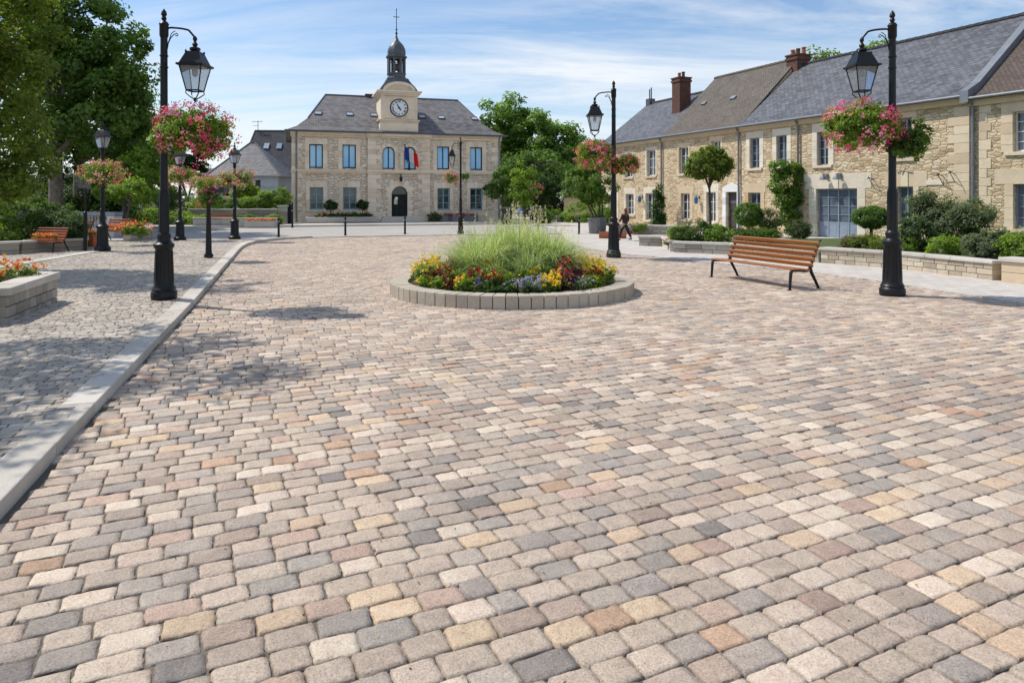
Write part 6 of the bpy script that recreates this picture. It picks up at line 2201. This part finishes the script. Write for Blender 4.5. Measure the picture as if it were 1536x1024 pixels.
# the tree whose crown is just out of frame and throws its shade on the walk
base = Vector((-11.2, 6.4, .1))
limb_tree('tree', 'tree beside the left walk whose shade dapples the paving', base,
          [(1.2, 2.6, 6.6, 1.9, 1.7, 1.2), (2.0, .2, 6.4, 1.5, 1.4, 1.0), (-.5, .5, 7.0, 2.3, 2.3, 1.5), (3.2, -2.2, 6.0, 1.2, 1.0, .8), (2.4, 4.2, 6.0, 1.1, 1.0, .8), (3.6, 2.9, 6.6, .6, .6, .4)],
          160, 13000, .5, .15, G1, O2, 404, .22, 4.2, limbs=10, group='large trees of the left park')
# lower, brighter trees on the left behind the lamps
for lab, px, pyb, Y, bl_, n_, ls, c1, c2, sd in (
    ('bright green tree behind the near left lantern lamp', 186, 330, 36, [(196, 255, 0, 1.2, 1.0), (172, 285, 0, 1.0, .7), (215, 280, 0, .9, .8), (225, 240, 1, 1.0, .9)], 7000, .18, L1, L2, 411),
    ('dark round tree behind the tall left lamp', 282, 325, 60, [(282, 225, 0, 2.0, 1.7), (265, 245, 0, 1.6, 1.3), (292, 255, 0, 1.2, 1.0)], 6500, .28, D1, (.05, .10, .03), 412),
    ('pale flowering tree among the left bushes', 240, 330, 50, [(240, 285, 0, 1.4, 1.1), (255, 300, 0, 1.1, .7), (222, 298, 0, 1.1, .7)], 5000, .2, (.05, .09, .02), (.22, .26, .10), 413),
    ('small round tree in front of the blue house', 362, 322, 50, [(369, 285, 0, .75, .55), (360, 289, 0, .45, .4)], 3000, .2, G1, L2, 414)):
    base = Vector(((px - 768) * Y / FOC, Y, 0))
    limb_tree('tree', lab, base, BL_(bl_, base, Y), 70, n_, .45 if Y != 50 else .3, ls, c1, c2, sd, .12, 1.8, bark='bark_dark', limbs=8)
# young thin tree on the left walk
base = at(187, 360, .104)
limb_tree('young_tree', 'slender young tree with dark bent stem right of the near left lantern lamp', base, BL_([(193, 283, 0, .8, .5), (203, 295, 0, .5, .3), (180, 280, .3, .5, .35)], base, base.y), 30, 1500, .25, .13, G1, L2, 415, .045, 1.9, (.25, 0), 'bark_dark', 6, cat='tree')

# wood right of the town hall
for i, (lab, px, Y, bl_, n_, ls, c1, c2) in enumerate((
    ('tallest tree behind the right end of the town hall', 760, 84, [(760, 175, 0, 3.4, 2.6), (745, 205, 0, 3.6, 2.6), (785, 200, 0, 3.6, 3.0), (762, 240, -1, 4.2, 3.2), (735, 250, 0, 3.0, 3.4), (795, 245, 0, 3.6, 3.4)], 17000, .42, G1, (.18, .31, .05)),
    ('broad lighter tree right of the tallest one behind the square', 820, 80, [(812, 200, 0, 3.0, 2.2), (835, 215, 0, 2.6, 2.4), (822, 245, -1, 3.6, 3.0), (848, 250, 0, 2.4, 2.6), (800, 270, -1, 3.2, 2.4)], 14000, .4, G1, (.2, .34, .06)),
    ('dark tree low between the town hall and the beige outbuilding', 800, 70, [(790, 262, 0, 2.6, 2.4), (812, 280, 0, 2.4, 1.8), (770, 285, 0, 2.2, 2.0), (835, 270, 0, 2.2, 2.2)], 9000, .34, D1, (.12, .21, .04)),
    ('tree showing over the gap beside the far stone house', 868, 92, [(868, 235, 0, 2.6, 2.6), (880, 255, 0, 2.4, 2.6), (856, 265, 0, 2.4, 2.6)], 7000, .42, G1, (.15, .27, .05)))):
    base = Vector(((px - 768) * Y / FOC, Y, 0))
    limb_tree('tree', lab, base, BL_(bl_, base, Y), 130, n_, 1.1, ls, c1, c2, 420 + i * 3, .45, 5.5, limbs=12, group='trees right of the town hall')
# trees showing above the roofs of the row
for lab, px, py, Y, rr, sd in (('tree crown peeking over the slate roof right of the brick chimney', 1222, 92, 52, 2.3, 441), ('tree top just showing over the slate ridge near the right lamp', 1325, 78, 48, 1.8, 442)):
    v = aty(px, py, Y); base = Vector((v.x, v.y, 0))
    limb_tree('tree', lab, base, [(0, 0, v.z - .3, rr, rr, 1.1), (rr * .7, .3, v.z - .9, rr * .8, rr, 1.0), (-rr * .7, 0, v.z - 1.0, rr * .7, rr, .9)], 70, 4500, .6, .28, G1, L2, sd, .3, v.z - 2.5, limbs=6)

# small trees
base = at(754, 332.5, .11)
limb_tree('tree', 'small round tree on a thin stem at the right corner of the town hall', base, BL_([(755, 268, 0, 1.1, 1.0), (742, 285, 0, .8, .6), (768, 280, 0, .9, .8)], base, base.y), 55, 4200, .4, .18, G1, (.16, .28, .06), 451, .07, 2.6, bark='bark_dark', limbs=8)
base = Vector(((787 - 768) * 47 / FOC, 47, 0))
limb_tree('tree', 'loose light green tree between the small round tree and the distant lamp', base, BL_([(786, 262, 0, .9, 1.0), (778, 290, 0, 1.0, .8), (796, 300, 0, .8, .6)], base, 47), 45, 3200, .4, .17, G1, L2, 452, .07, 2.0, bark='bark_dark', limbs=7)
# twin trees in the big grey pots
for lab, px, py, bl_, ln, sd in (('left of two potted trees leaning apart before the far house', 893, 349, [(872, 276, 0, 1.0, .85), (862, 290, 0, .7, .6), (883, 290, 0, .8, .6), (876, 262, .3, .6, .5)], (-.75, .1), 453),
                             ('right of two potted trees with the lighter crown', 901, 349, [(895, 270, 0, 1.0, 1.1), (905, 285, .2, .8, .8), (888, 292, -.2, .7, .6), (900, 250, .3, .7, .6)], (.05, .15), 454)):
    base = at(px, py, .02) + Vector((0, 0, .8))
    limb_tree('potted_tree', lab, base, BL_(bl_, base, base.y), 48, 4200, .34, .14, L1, (.16, .26, .05), sd, .05, 1.5, ln, 'bark_dark', 8, trunks=[((-.08, 0), .05), ((.1, .05), .045)])
for px, py, lab, s in ((891, 350.5, 'big round grey pot under the left potted tree', 1.0), (903, 349, 'narrower dark pot under the right potted tree', .8)):
    p = at(px, py, .02)
    pt = thing('plant_pot', lab, 'plant pot', p, 0, s=.88)
    b = MB(); b.lathe([(.27 * s, 0), (.29 * s, .05), (.35 * s, .82), (.39 * s, .84), (.39 * s, .92), (.34 * s, .92), (.32 * s, .84)], 24, caps=True); b.build('pot', M['grey_pot'], pt, smooth=True)
    b = MB(); b.lathe([(.32 * s, .845), (.0, .88)], 16, caps=False); b.build('soil', M['soil'], pt)

# lollipop tree on the garden bed
base = Vector(((1066 - 768) * 26.5 / FOC, 26.5, .2))
limb_tree('standard_tree', 'clipped lollipop tree with olive crown on a slim stem before the tiled house', base, BL_([(1062, 246, 0, .85, .66), (1048, 252, 0, .55, .42), (1078, 250, 0, .52, .42), (1062, 236, 0, .6, .42)], base, 26.5), 170, 9500, .2, .095, O1, (.24, .31, .05), 461, .05, 2.3, (-.05, 0), 'bark_dark', 14, shell=.7)


# ---------------------------------------------------------------- shrubs
def shrub(name, label, px, py, Y, rx, rz, n, ls, c1, c2, seed, group=None, zb=None, cr=.16, nclump=80, stem=0.0, dy=1.0, shell=.6, extra=()):
    n = int(n * 1.35)
    """py is the middle of the foliage"""
    v = aty(px, py, Y)
    zb = v.z - rz if zb is None else zb
    root = thing(name, label, 'shrub', (v.x, v.y, zb), 0, group)
    c = v.z - zb
    blobs = [(0, 0, c, rx, rx * dy, rz)] + [(e[0], e[1], c + e[2], e[3], e[3], e[4]) for e in extra]
    foliage('crown', root, blobs, nclump, n, cr, ls, c1, c2, seed, shell)
    b = MB()
    g = np.random.default_rng(seed + 5)
    if stem:
        b.tube([(0, 0, -.05), (.02, 0, c * .5), (0, 0, c)], [stem * 1.2, stem, stem * .7], 8)
        for t in np.arange(5) * 1.25:
            b.tube([(0, 0, max(.1, c - rz * 1.1)), (rx * .5 * math.cos(t), rx * .5 * math.sin(t), c)], [stem * .6, stem * .25], 6)
    else:
        for t in np.arange(6) * 1.05:
            b.tube([(.04 * math.cos(t), .04 * math.sin(t), -.05), (rx * .55 * math.cos(t), rx * .55 * math.sin(t), c * .95)], [.022, .01], 6)
    b.build('stem', M['bark_dark'], root)
    return root


def ivy(label, pts, Y, n, ls, c1, c2, seed, name='climbing_plant'):
    base = aty(pts[-1][0], pts[-1][1], Y)
    root = thing(name, label, 'climbing plant', (base.x, base.y, 0))
    blobs = []
    for px, py, rx, rz in pts:
        v = aty(px, py, Y); blobs.append((v.x - base.x, v.y - base.y, v.z, rx, rx * .6, rz))
    foliage('leaves', root, blobs, 130, n, .26, ls, c1, c2, seed, .6)
    b = MB(); b.tube([(0, 0, 0), (.05, 0, blobs[len(blobs) // 2][2]), (blobs[0][0], blobs[0][1], blobs[0][2])], [.05, .035, .02], 6); b.build('stem', M['bark_dark'], root)
    return root


def house_Y(px, off):
    """distance of the point `off` metres in front of the row of houses, seen at column px"""
    return HF.world(HF.u(px, -off), -off).y


ivy('bright green climber reaching up beside the french doors', [(1170, 252, .55, .45), (1186, 258, .6, .5), (1177, 278, .8, .6), (1182, 298, .7, .6), (1182, 320, .5, .6), (1186, 338, .35, .4)], house_Y(1180, .6), 7500, .13, G1, (.18, .32, .045), 501)
ivy('dark columnar evergreen between the far house and the tiled house', [(987, 285, .22, .5), (988, 300, .34, .6), (988, 315, .42, .6), (988, 330, .4, .5)], house_Y(988, 1.0), 4500, .12, D1, (.06, .14, .03), 502, 'columnar_evergreen')
hs = lambda *a, **k: shrub('shrub', *a, **k)
shrub('ball_shrub', 'clipped ball shrub left of the climber, before the orange stone lintel', 1123, 322, house_Y(1123, 3.0), .62, .55, 7500, .075, G1, (.13, .25, .04), 511, zb=.1, cr=.12, nclump=260, stem=.05, shell=.88)
shrub('ball_shrub', 'clipped mushroom shrub on a forked stem right of the french doors', 1306, 326, 21.5, .50, .33, 8500, .055, G1, (.13, .25, .04), 512, zb=.25, cr=.09, nclump=260, stem=.05, shell=.88)
hs('loose grey-green bush right of the clipped ball shrub', 1152, 330, house_Y(1150, 2.4), .7, .5, 2400, .09, (.03, .05, .02), (.13, .18, .07), 513, zb=.1, cr=.2)
hs('dark rounded bush at the foot of the climber', 1198, 345, house_Y(1198, 2.6), .55, .42, 1900, .08, D1, (.10, .14, .07), 514, zb=.1)
hs('tall olive bush before the right window, left of the biggest bush', 1393, 316, 21.0, .62, .62, 4200, .075, (.045, .065, .03), (.17, .22, .11), 515, zb=.25, cr=.2, nclump=80, extra=((-.1, 0, .3, .4, .3),))
hs('biggest grey-green bush spreading before the quoined corner', 1436, 334, 20.5, .95, .72, 6500, .085, (.05, .075, .04), (.2, .25, .13), 516, zb=.25, cr=.24, nclump=110, extra=((.35, 0, .15, .6, .5), (-.35, 0, .1, .55, .45)))
hs('dark spiky bush right behind the right lamp', 1376, 352, 18.9, .48, .55, 3600, .085, D1, (.14, .2, .1), 517, zb=.28, cr=.16, nclump=60)
hs('pale silvery bush behind the garden wall near the right edge', 1478, 369, 16.8, .62, .36, 5200, .075, S1, (.2, .25, .15), 518, zb=.3, cr=.15, nclump=80, extra=((.25, 0, .05, .4, .3),))
hs('light green mound between the dark spiky bush and the silvery bush', 1418, 372, 17.6, .42, .3, 2600, .065, L1, L2, 519, zb=.3, cr=.13)
hs('green bush cut off by the right edge of the view', 1534, 374, 15.9, .45, .4, 2600, .075, G1, L2, 520, zb=.3, cr=.15)
hs('low green shrub at the left foot of the right lamp', 1358, 368, 18.8, .34, .28, 1600, .065, G1, L2, 521, zb=.3, cr=.12)
hs('yellow-green low hedge bush below the mushroom shrub', 1300, 366, 19.9, .55, .26, 2600, .06, L1, (.2, .22, .04), 522, zb=.3, cr=.12)
hs('reddish-tinged low bush below the mushroom shrub', 1282, 366, 20.2, .4, .26, 1900, .06, (.06, .05, .02), (.2, .17, .05), 523, zb=.3, cr=.12)
hs('low bush beside the right lamp post, with a few yellow leaves', 1325, 370, 19.2, .36, .24, 1700, .06, L1, (.2, .22, .04), 524, zb=.3, cr=.12)
hs('dark green mound behind the grey wall section, right of the pink flowers', 1048, 348, 24.2, .62, .42, 3600, .07, G1, (.10, .16, .04), 525, zb=.25, cr=.16, nclump=70, extra=((-.5, 0, -.05, .45, .3),))
hs('light green mound right of the lollipop tree stem', 1076, 351, 23.8, .5, .34, 2800, .07, L1, L2, 526, zb=.25, cr=.14)
hs('low spreading plant at the corner of the grey wall section', 1020, 350, 24.6, .42, .28, 1700, .065, G1, L2, 527, zb=.25, cr=.13)
for i, px in enumerate((1108, 1124, 1140, 1156)):
    hs(('clipped low hedge mound before the brown door', 'clipped low hedge mound under the ball shrub', 'clipped low hedge mound behind the backrest of the bench', 'last clipped hedge mound toward the climber')[i], px, 351, 25.5 - i * .3, .42, .2, 1500, .06, L1, (.12, .2, .03), 530 + i, group='low clipped hedge mounds', zb=.2, cr=.1)
g5 = np.random.default_rng(9)
o = flowerbox('pink and yellow flowers at the corner of the grey wall section', (at(1016, 365, .3).x, 24.5, .22), .7, .5, .06, 541, [(.6, .05, .2), (.8, .5, .05), (.7, .2, .25)], nflow=110, fs=.06, mat='soil', name='flower_patch', cat='flowers')
hs('small yellow-green plant on the low far planter', 957, 341, 35.2, .55, .2, 900, .09, L1, (.2, .26, .04), 542, zb=.45)
# right back: round bushes by the beige outbuilding
for i, (px, py, Y, rx, rz, c1, c2, lab) in enumerate(((868, 321, 52, 1.25, .95, L1, L2, 'round bright bush before the beige outbuilding'), (830, 326, 54, .9, .6, G1, L2, 'low round bush left of the beige outbuilding'),
        (815, 326, 50, .8, .5, D1, G2, 'dark low bush behind the walking figure'), (851, 329, 53, .9, .35, L1, L2, 'flat low bush between the outbuilding and the round bright bush'), (905, 322, 47, .7, .6, L1, L2, 'bush behind the big grey pots'))):
    hs(lab, px, py, Y, rx, rz, 2200, .13, c1, c2, 550 + i, zb=0, cr=.25)
hedge = thing('hedge', 'tall clipped hedge behind the beige outbuilding', 'hedge', (aty(833, 300, 66).x, 66, 0))
foliage('leaves', hedge, [(x, 0, z, 1.0, .8, .9) for x in np.linspace(-2.6, 3.0, 6) for z in (.8, 2.0, 2.9)], 160, 8000, .5, .24, D1, (.045, .085, .028), 560, .4)
b = MB(); [b.tube([(x, 0, 0), (x, 0, 2)], .05, 5) for x in (-2, 0, 2)]; b.build('stem', M['bark_dark'], hedge)

# left shrub bank
for i, (px, py, Y, rx, rz, c1, c2, lab) in enumerate((
        (18, 335, 23.6, 1.0, .75, G1, (.12, .2, .05), 'bushy light green shrub at the left end of the bank'), (58, 330, 24.3, .9, .8, G1, (.10, .17, .05), 'shrub behind the near left bench'),
        (90, 335, 24.6, .75, .65, G1, (.13, .2, .07), 'shrub right of the near left bench'), (108, 346, 24.0, .5, .45, D1, (.10, .16, .06), 'dark shrub next to the sign post'),
        (30, 312, 26, .9, .6, O1, O2, 'olive shrub at the back of the left bank'), (-20, 320, 24, 1.2, .9, G1, L2, 'shrub at the left edge of the bank'), (2, 352, 22.9, .6, .4, G1, L2, 'low shrub at the front of the left bank'))):
    hs(lab, px, py, Y, rx, rz, 3600, .085, c1, c2, 570 + i, group='shrubs of the left bank', zb=.3, cr=.2, nclump=70)
o = flower_plant('hydrangea', 'blue flowering bush in the left shrub bank', 'shrub', None, 581, .6, .7, G1, L2, [(.28, .33, .55), (.35, .40, .6), (.25, .27, .5)], 1500, 170, .09, .09)
v = aty(52, 322, 24.4); o.location = (v.x, v.y, v.z - .5)
o = flower_plant('flowering_plant', 'red flowering plants beside the young tree on the left', 'flowers', None, 585, .75, .45, D1, G2, FIRE, 1200, 160, .09, .09)
v = at(205, 352, .5); o.location = (v.x, v.y, .5)
# plants of the near planter
for i, (x, y, k) in enumerate(((-7.62, 11.6, 'a'), (-7.9, 11.0, 'b'), (-7.7, 10.5, 'c'), (-8.1, 10.2, 'a'), (-8.3, 11.2, 'd'), (-8.7, 10.6, 'b'), (-8.2, 10.7, 'c'), (-8.9, 11.2, 'a'), (-7.75, 11.2, 'a'))):
    cl = {'a': FIRE, 'b': YEL + ORG, 'c': CRI + MAG, 'd': PINK}[k]
    o = flower_plant('flowering_plant', {'a': 'orange and red blooms in the near left planter', 'b': 'yellow blooms in the near left planter', 'c': 'crimson blooms in the near left planter', 'd': 'pink blooms in the near left planter'}[k],
                     'flowers', {'a': 'orange flowers of the near left planter', 'b': 'yellow flowers of the near left planter', 'c': 'crimson flowers of the near left planter', 'd': None}[k], 590 + i * 3, .3, .38, L1, L2, cl, 520, 80, .06)
    o.location = (x - .55, y, .5)
# bushes beyond the street on the left
for i, (px, py, Y, rx, rz, c1, c2, lab) in enumerate((
        (397, 300, 48.5, .55, .7, G1, L2, 'upright bright bush in the blue house garden, tallest of the row'), (372, 306, 48.3, .6, .42, L1, L2, 'round light bush left of the upright bright bush'), (421, 298, 48.6, .75, .85, G1, L2, 'bush behind the gate pier'),
        (338, 306, 48.4, 1.2, .42, D1, G2, 'dark bush above the orange-brown bench wall'), (310, 307, 48.8, 1.2, .6, G1, L2, 'bush at the left end of the garden wall'), (262, 305, 50, 1.6, 1.0, G1, (.1, .16, .06), 'wide grey-green bush left of the garden wall'),
        (205, 322, 47, 1.6, .7, G1, (.12, .2, .03), 'clipped hedge behind the far left bench'), (235, 325, 46, 1.2, .6, L1, L2, 'light hedge bush right of the far left bench'), (268, 327, 46, 1.3, .55, G1, L2, 'low hedge bush beside the low planter wall'),
        (300, 331, 45.6, 1.0, .35, L1, L2, 'low planting left of the orange-brown bench'), (368, 331, 45.6, 1.4, .35, D1, G2, 'low planting right of the orange-brown bench'), (408, 332, 45.6, .6, .35, G1, L2, 'low planting at the end of the planter wall'),
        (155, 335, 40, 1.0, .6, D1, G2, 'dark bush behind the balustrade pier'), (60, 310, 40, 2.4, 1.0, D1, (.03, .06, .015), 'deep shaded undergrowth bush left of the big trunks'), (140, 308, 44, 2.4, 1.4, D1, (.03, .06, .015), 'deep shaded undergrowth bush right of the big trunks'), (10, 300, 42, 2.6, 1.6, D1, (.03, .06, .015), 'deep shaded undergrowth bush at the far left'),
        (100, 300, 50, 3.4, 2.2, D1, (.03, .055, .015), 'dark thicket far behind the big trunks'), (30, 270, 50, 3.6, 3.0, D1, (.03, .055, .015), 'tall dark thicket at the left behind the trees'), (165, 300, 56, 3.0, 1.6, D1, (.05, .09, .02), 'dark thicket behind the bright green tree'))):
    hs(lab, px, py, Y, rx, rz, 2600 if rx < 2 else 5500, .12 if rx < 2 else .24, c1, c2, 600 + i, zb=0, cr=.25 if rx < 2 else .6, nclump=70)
# white statue-like wall stub and far park wall on the left
a_, c_ = aty(178, 300, 60), aty(262, 300, 60)
wall_thing('park_wall', 'pale wall of the park far behind the left lamps', 'wall', [(a_.x, 60), (c_.x, 60.5)], 2.2, .4, bm='concrete', course=.4, lmin=.8, lmax=1.4)

# troughs and clipped trees before the town hall
def hw(px, off):
    u = TH.u(px, -off); return TH.world(u, -off, GZ)
tr = thing('stone_trough', 'long rounded stone trough with flowers left of the town hall door', 'trough', hw(515, 1.6), TH.rz)
b = MB(); b.box(-2.55, -.4, 0, 2.4, .4, .42); b.build('trough', M['cap_stone'], tr, bevel=.1, seg=4)
b = MB(); b.box(-2.4, -.28, .3, 2.25, .28, .435); b.build('soil', M['soil'], tr)
for i, px in enumerate((479, 490, 503, 516, 529, 541, 550)):
    o = flower_plant('flowering_plant', ('low red and green planting in the trough left of the town hall door', 'leafy planting in the trough left of the town hall door')[i % 2], 'flowers', ('red plants of the town hall trough', 'leafy plants of the town hall trough')[i % 2], 630 + 3 * i, .5, .42, G1, (.12, .2, .04), CRI + PINK, 500, 30 if i % 2 == 0 else 0, .09, .11)
    v = hw(px, 1.6); o.location = (v.x, v.y, GZ + .36)
for i, (px, lab) in enumerate(((495.5, 'clipped round bay tree between the two left ground windows'), (543.5, 'clipped round bay tree left of the town hall door'))):
    v = hw(px, 1.7)
    zc_ = EYE - (308 - HOR) * v.y / FOC
    base = Vector((v.x, v.y, GZ + .35))
    limb_tree('bay_tree', lab, base, [(0, 0, zc_ - base.z, .46, .46, .3), (0, 0, zc_ - base.z + .1, .3, .3, .25)], 60, 2300, .14, .1, D1, (.06, .10, .035), 660 + i, .03, zc_ - base.z, (.05, 0), 'bark_dark', 6, group='clipped bay trees of the town hall', shell=.7)
for i, (px, s, lab) in enumerate(((651, .5, 'small grassy planting at the wall right of the town hall door'), (664, .9, 'red flowered trough under the right ground window'), (683, .8, 'trough of mixed flowers behind the slim lamp'), (704, .8, 'trough with blue and red flowers right of the slim lamp'))):
    v = hw(px, 1.0)
    if i == 0:
        hs(lab, px, 327, v.y, .55, .42, 1200, .1, G1, (.1, .18, .06), 670, zb=GZ)
    else:
        flowerbox(lab, v, 1.25 * s + .3, .5, .42, 670 + i, CRI + PINK + VIO[:1], TH.rz, nflow=90, fs=.11, mat='grey_pot', nleaf=900)
v = hw(757, -.2)
p = at(759, 337, .11)
bn = thing('waste_bin', 'dark tapered waste bin right of the town hall', 'bin', p)
b = MB(); b.lathe([(.32, 0), (.34, .06), (.45, 1.0)], 18); b.build('body', M['dark_plastic'], bn, smooth=True)
b = MB(); b.lathe([(.47, 1.0), (.5, 1.02), (.5, 1.08), (.3, 1.13), (.0, 1.15)], 18); b.build('lid', M['dark_plastic'], bn, smooth=True)
for px, py, lab in ((848, 333, 'low stone bed edging left of the round bright bush'), (885, 333, 'low stone bed edging right of the round bright bush')):
    p = at(px, py, .02)
    wall_thing('planter', lab, 'planter', [(p.x - 1.3, p.y), (p.x + .9, p.y - .3)], .5, .4, bm='cap_stone', course=.25, lmin=.5, lmax=.9)


# ---------------------------------------------------------------- people
def skin_mesh(name, parent, mat, V, E, Rd, root=0, sub=1):
    me = bpy.data.meshes.new(name)
    me.from_pydata([tuple(v) for v in V], E, [])
    me.materials.append(mat)
    o = bpy.data.objects.new(name, me)
    col.objects.link(o); o.parent = parent
    sk = o.modifiers.new('Skin', 'SKIN'); sk.use_smooth_shade = True; sk.branch_smoothing = .6
    sv = me.skin_vertices[0]
    for i, r in enumerate(Rd):
        rr = r if hasattr(r, '__len__') else (r, r)
        sv.data[i].radius = rr
        sv.data[i].use_root = (i == root)
    sb = o.modifiers.new('Subsurf', 'SUBSURF'); sb.levels = sub; sb.render_levels = sub
    return o


def person(label, loc, rz, h, jacket, trousers, hair, stride=.0, armbend=(.2, .2), long_hair=True, skirt=False):
    """facing +y in its own axes; h is the standing height"""
    root = thing('person', label, 'person', loc, rz)
    k = h / 1.72
    st = stride
    hip, chest, neck, head = .90, 1.28, 1.45, 1.60
    # one continuous body: pelvis, spine, neck, head, arms with hands, legs with feet
    V = [(0, 0, hip), (0, 0, 1.08), (0, .0, chest), (0, .005, neck), (0, .02, 1.53), (0, .02, 1.66)]
    Rd = [(.15, .11), (.13, .1), (.165, .1), (.055, .055), (.078, .092), (.07, .085)]
    E = [(0, 1), (1, 2), (2, 3), (3, 4), (4, 5)]
    hands = []
    for s, bend in ((-1, armbend[0]), (1, armbend[1])):
        b0 = len(V)
        sh = Vector((.17 * s, 0, 1.40)); el = Vector((.25 * s, -.03 + bend * .2, 1.13)); wr = Vector((.24 * s, .02 + bend * .75, .90 + bend * .35)); pm = wr + Vector((0, .01 + bend * .08, -.07))
        V += [sh, el, wr, pm]; Rd += [(.06, .06), (.042, .042), (.028, .028), (.036, .02)]
        E += [(2, b0), (b0, b0 + 1), (b0 + 1, b0 + 2), (b0 + 2, b0 + 3)]
        for f in range(5):
            f0 = len(V)
            if f < 4:
                off = Vector((-.0, -.03 + f * .02, -.035)); ln = (.05, .062, .066, .055)[f]
                V += [pm + off, pm + off + Vector((-.012 * s, .006, -ln * .55)), pm + off + Vector((-.03 * s, .008, -ln)) ]
            else:
                V += [pm + Vector((-.02 * s, .03, .0)), pm + Vector((-.035 * s, .045, -.025)), pm + Vector((-.04 * s, .05, -.045))]
            Rd += [(.009, .009), (.0085, .0085), (.006, .006)]
            E += [(b0 + 3, f0), (f0, f0 + 1), (f0 + 1, f0 + 2)]
        hands.append(pm)
    legs = []
    for s, d in ((-1, st), (1, -st)):
        b0 = len(V)
        kn = Vector((.10 * s, d * .5 + .04, .50)); an = Vector((.10 * s, d * 1.0 - (.06 if d < 0 else 0), .09 + (.06 if d < 0 else 0))); toe = an + Vector((.01 * s, .17, -.06 - (.02 if d < 0 else 0)))
        V += [Vector((.095 * s, 0, .86)), kn, an, toe]; Rd += [(.09, .095), (.06, .06), (.042, .045), (.04, .03)]
        E += [(0, b0), (b0, b0 + 1), (b0 + 1, b0 + 2), (b0 + 2, b0 + 3)]
        legs.append((b0, kn, an, toe))
    # nose
    V += [(0, .115, 1.585)]; Rd += [(.014, .014)]; E += [(4, len(V) - 1)]
    sc_ = lambda L: [tuple(Vector(v) * k) for v in L]
    skin_mesh('body', root, M['skin'], sc_(V), E, [(a * k, c * k) for a, c in Rd])
    # jacket
    V2 = [(0, 0, .80), (0, 0, 1.08), (0, 0, chest), (0, .0, 1.42)]; R2 = [(.21, .17), (.18, .15), (.21, .15), (.09, .085)]; E2 = [(0, 1), (1, 2), (2, 3)]
    for s, bend in ((-1, armbend[0]), (1, armbend[1])):
        b0 = len(V2)
        V2 += [Vector((.175 * s, 0, 1.39)), Vector((.255 * s, -.03 + bend * .2, 1.13)), Vector((.243 * s, .02 + bend * .74, .915 + bend * .35))]
        R2 += [(.078, .078), (.06, .06), (.045, .045)]; E2 += [(2, b0), (b0, b0 + 1), (b0 + 1, b0 + 2)]
    skin_mesh('jacket', root, M[jacket], sc_(V2), E2, [(a * k, c * k) for a, c in R2])
    V3 = [(0, 0, .92), (0, 0, .86)]; R3 = [(.165, .125), (.165, .12)]; E3 = [(0, 1)]
    for b0_, kn, an, toe in legs:
        s = 1 if kn.x > 0 else -1
        b0 = len(V3)
        V3 += [Vector((.095 * s, 0, .80)), kn, an + Vector((0, 0, .02))]; R3 += [(.105, .11), (.078, .078), (.06, .062)]; E3 += [(1, b0), (b0, b0 + 1), (b0 + 1, b0 + 2)]
    skin_mesh('trousers', root, M[trousers], sc_(V3), E3, [(a * k, c * k) for a, c in R3])
    for b0_, kn, an, toe in legs:
        skin_mesh('shoe', root, M['cloth_black'], sc_([an + Vector((0, -.04, -.05)), an + Vector((0, .06, -.055)), toe + Vector((0, .02, .0))]), [(0, 1), (1, 2)], [(.05 * k, .045 * k), (.05 * k, .04 * k), (.045 * k, .03 * k)])
    Vh = [(0, -.0, 1.70), (0, -.045, 1.63), (0, -.06, 1.52)] + ([(0, -.075, 1.40), (0, -.08, 1.28)] if long_hair else [])
    Rh = [(.088, .09), (.095, .075), (.085, .05)] + ([(.095, .045), (.07, .03)] if long_hair else [])
    skin_mesh('hair', root, M[hair], sc_(Vh), [(i, i + 1) for i in range(len(Vh) - 1)], [(a * k, c * k) for a, c in Rh])
    for s in (-1, 1):
        e = MB(); e.lathe([(0, -.009), (.009, 0), (0, .009)], 8); o = e.build('eye', M['clock_black'], root, smooth=True)
        o.location = Vector((.03 * s, .105, 1.615)) * k; o.scale = (k, k, k)
    return root, [h_ * k for h_ in hands]


p = at(937.5, 361, .022)
pr1, hn = person('person in a dark jacket with auburn hair striding past the far house with a bag', p, R(35), 1.42, 'cloth_dark', 'cloth_black', 'hair_red', .3, (.25, .1))
def in_world(loc, rz, v):
    return Vector(loc) + Matrix.Rotation(rz, 3, 'Z') @ v
hv = in_world(p, R(35), hn[1])
bag = thing('shoulder_bag', 'grey and red bag hanging from the hand of the striding person', 'bag', (hv.x + .13, hv.y - .06, hv.z - .05), R(35), s=1.1)
V = [(0, 0, -.02), (0, .0, -.14), (.01, .01, -.3), (.01, .01, -.38)]
skin_mesh('pouch', bag, M['cloth_red'], V, [(0, 1), (1, 2), (2, 3)], [(.06, .03), (.12, .06), (.15, .07), (.12, .06)])
skin_mesh('flap', bag, M['cloth_grey'], [(-.02, -.0, .0), (-.03, -.01, -.12), (-.03, -.02, -.24)], [(0, 1), (1, 2)], [(.05, .045), (.10, .072), (.09, .085)])
b = MB(); b.tube([(-.05, 0, 0), (-.02, 0, .07), (.03, 0, .07), (.06, 0, 0)], .008, 6); b.build('strap', M['cloth_black'], bag)
p = at(797.5, 335.5, .022)
pr2, hn2 = person('person in a navy jacket and blue top facing the square by the distant lamp', p, R(180), 1.5, 'cloth_navy', 'cloth_black', 'hair_dark', .12, (.55, .4))
skin_mesh('shirt', pr2, M['cloth_blue'], [(0.02, .06, .8), (0.02, .075, 1.0), (0.02, .07, 1.2)], [(0, 1), (1, 2)], [(.08, .06), (.08, .06), (.07, .05)])
p = at(781, 336, .022)
pr3, hn3 = person('person in pale blue clothes mostly hidden behind the grass plumes', p, R(150), 1.35, 'cloth_blue', 'cloth_pale', 'hair_dark', .08, (.2, .1), False)
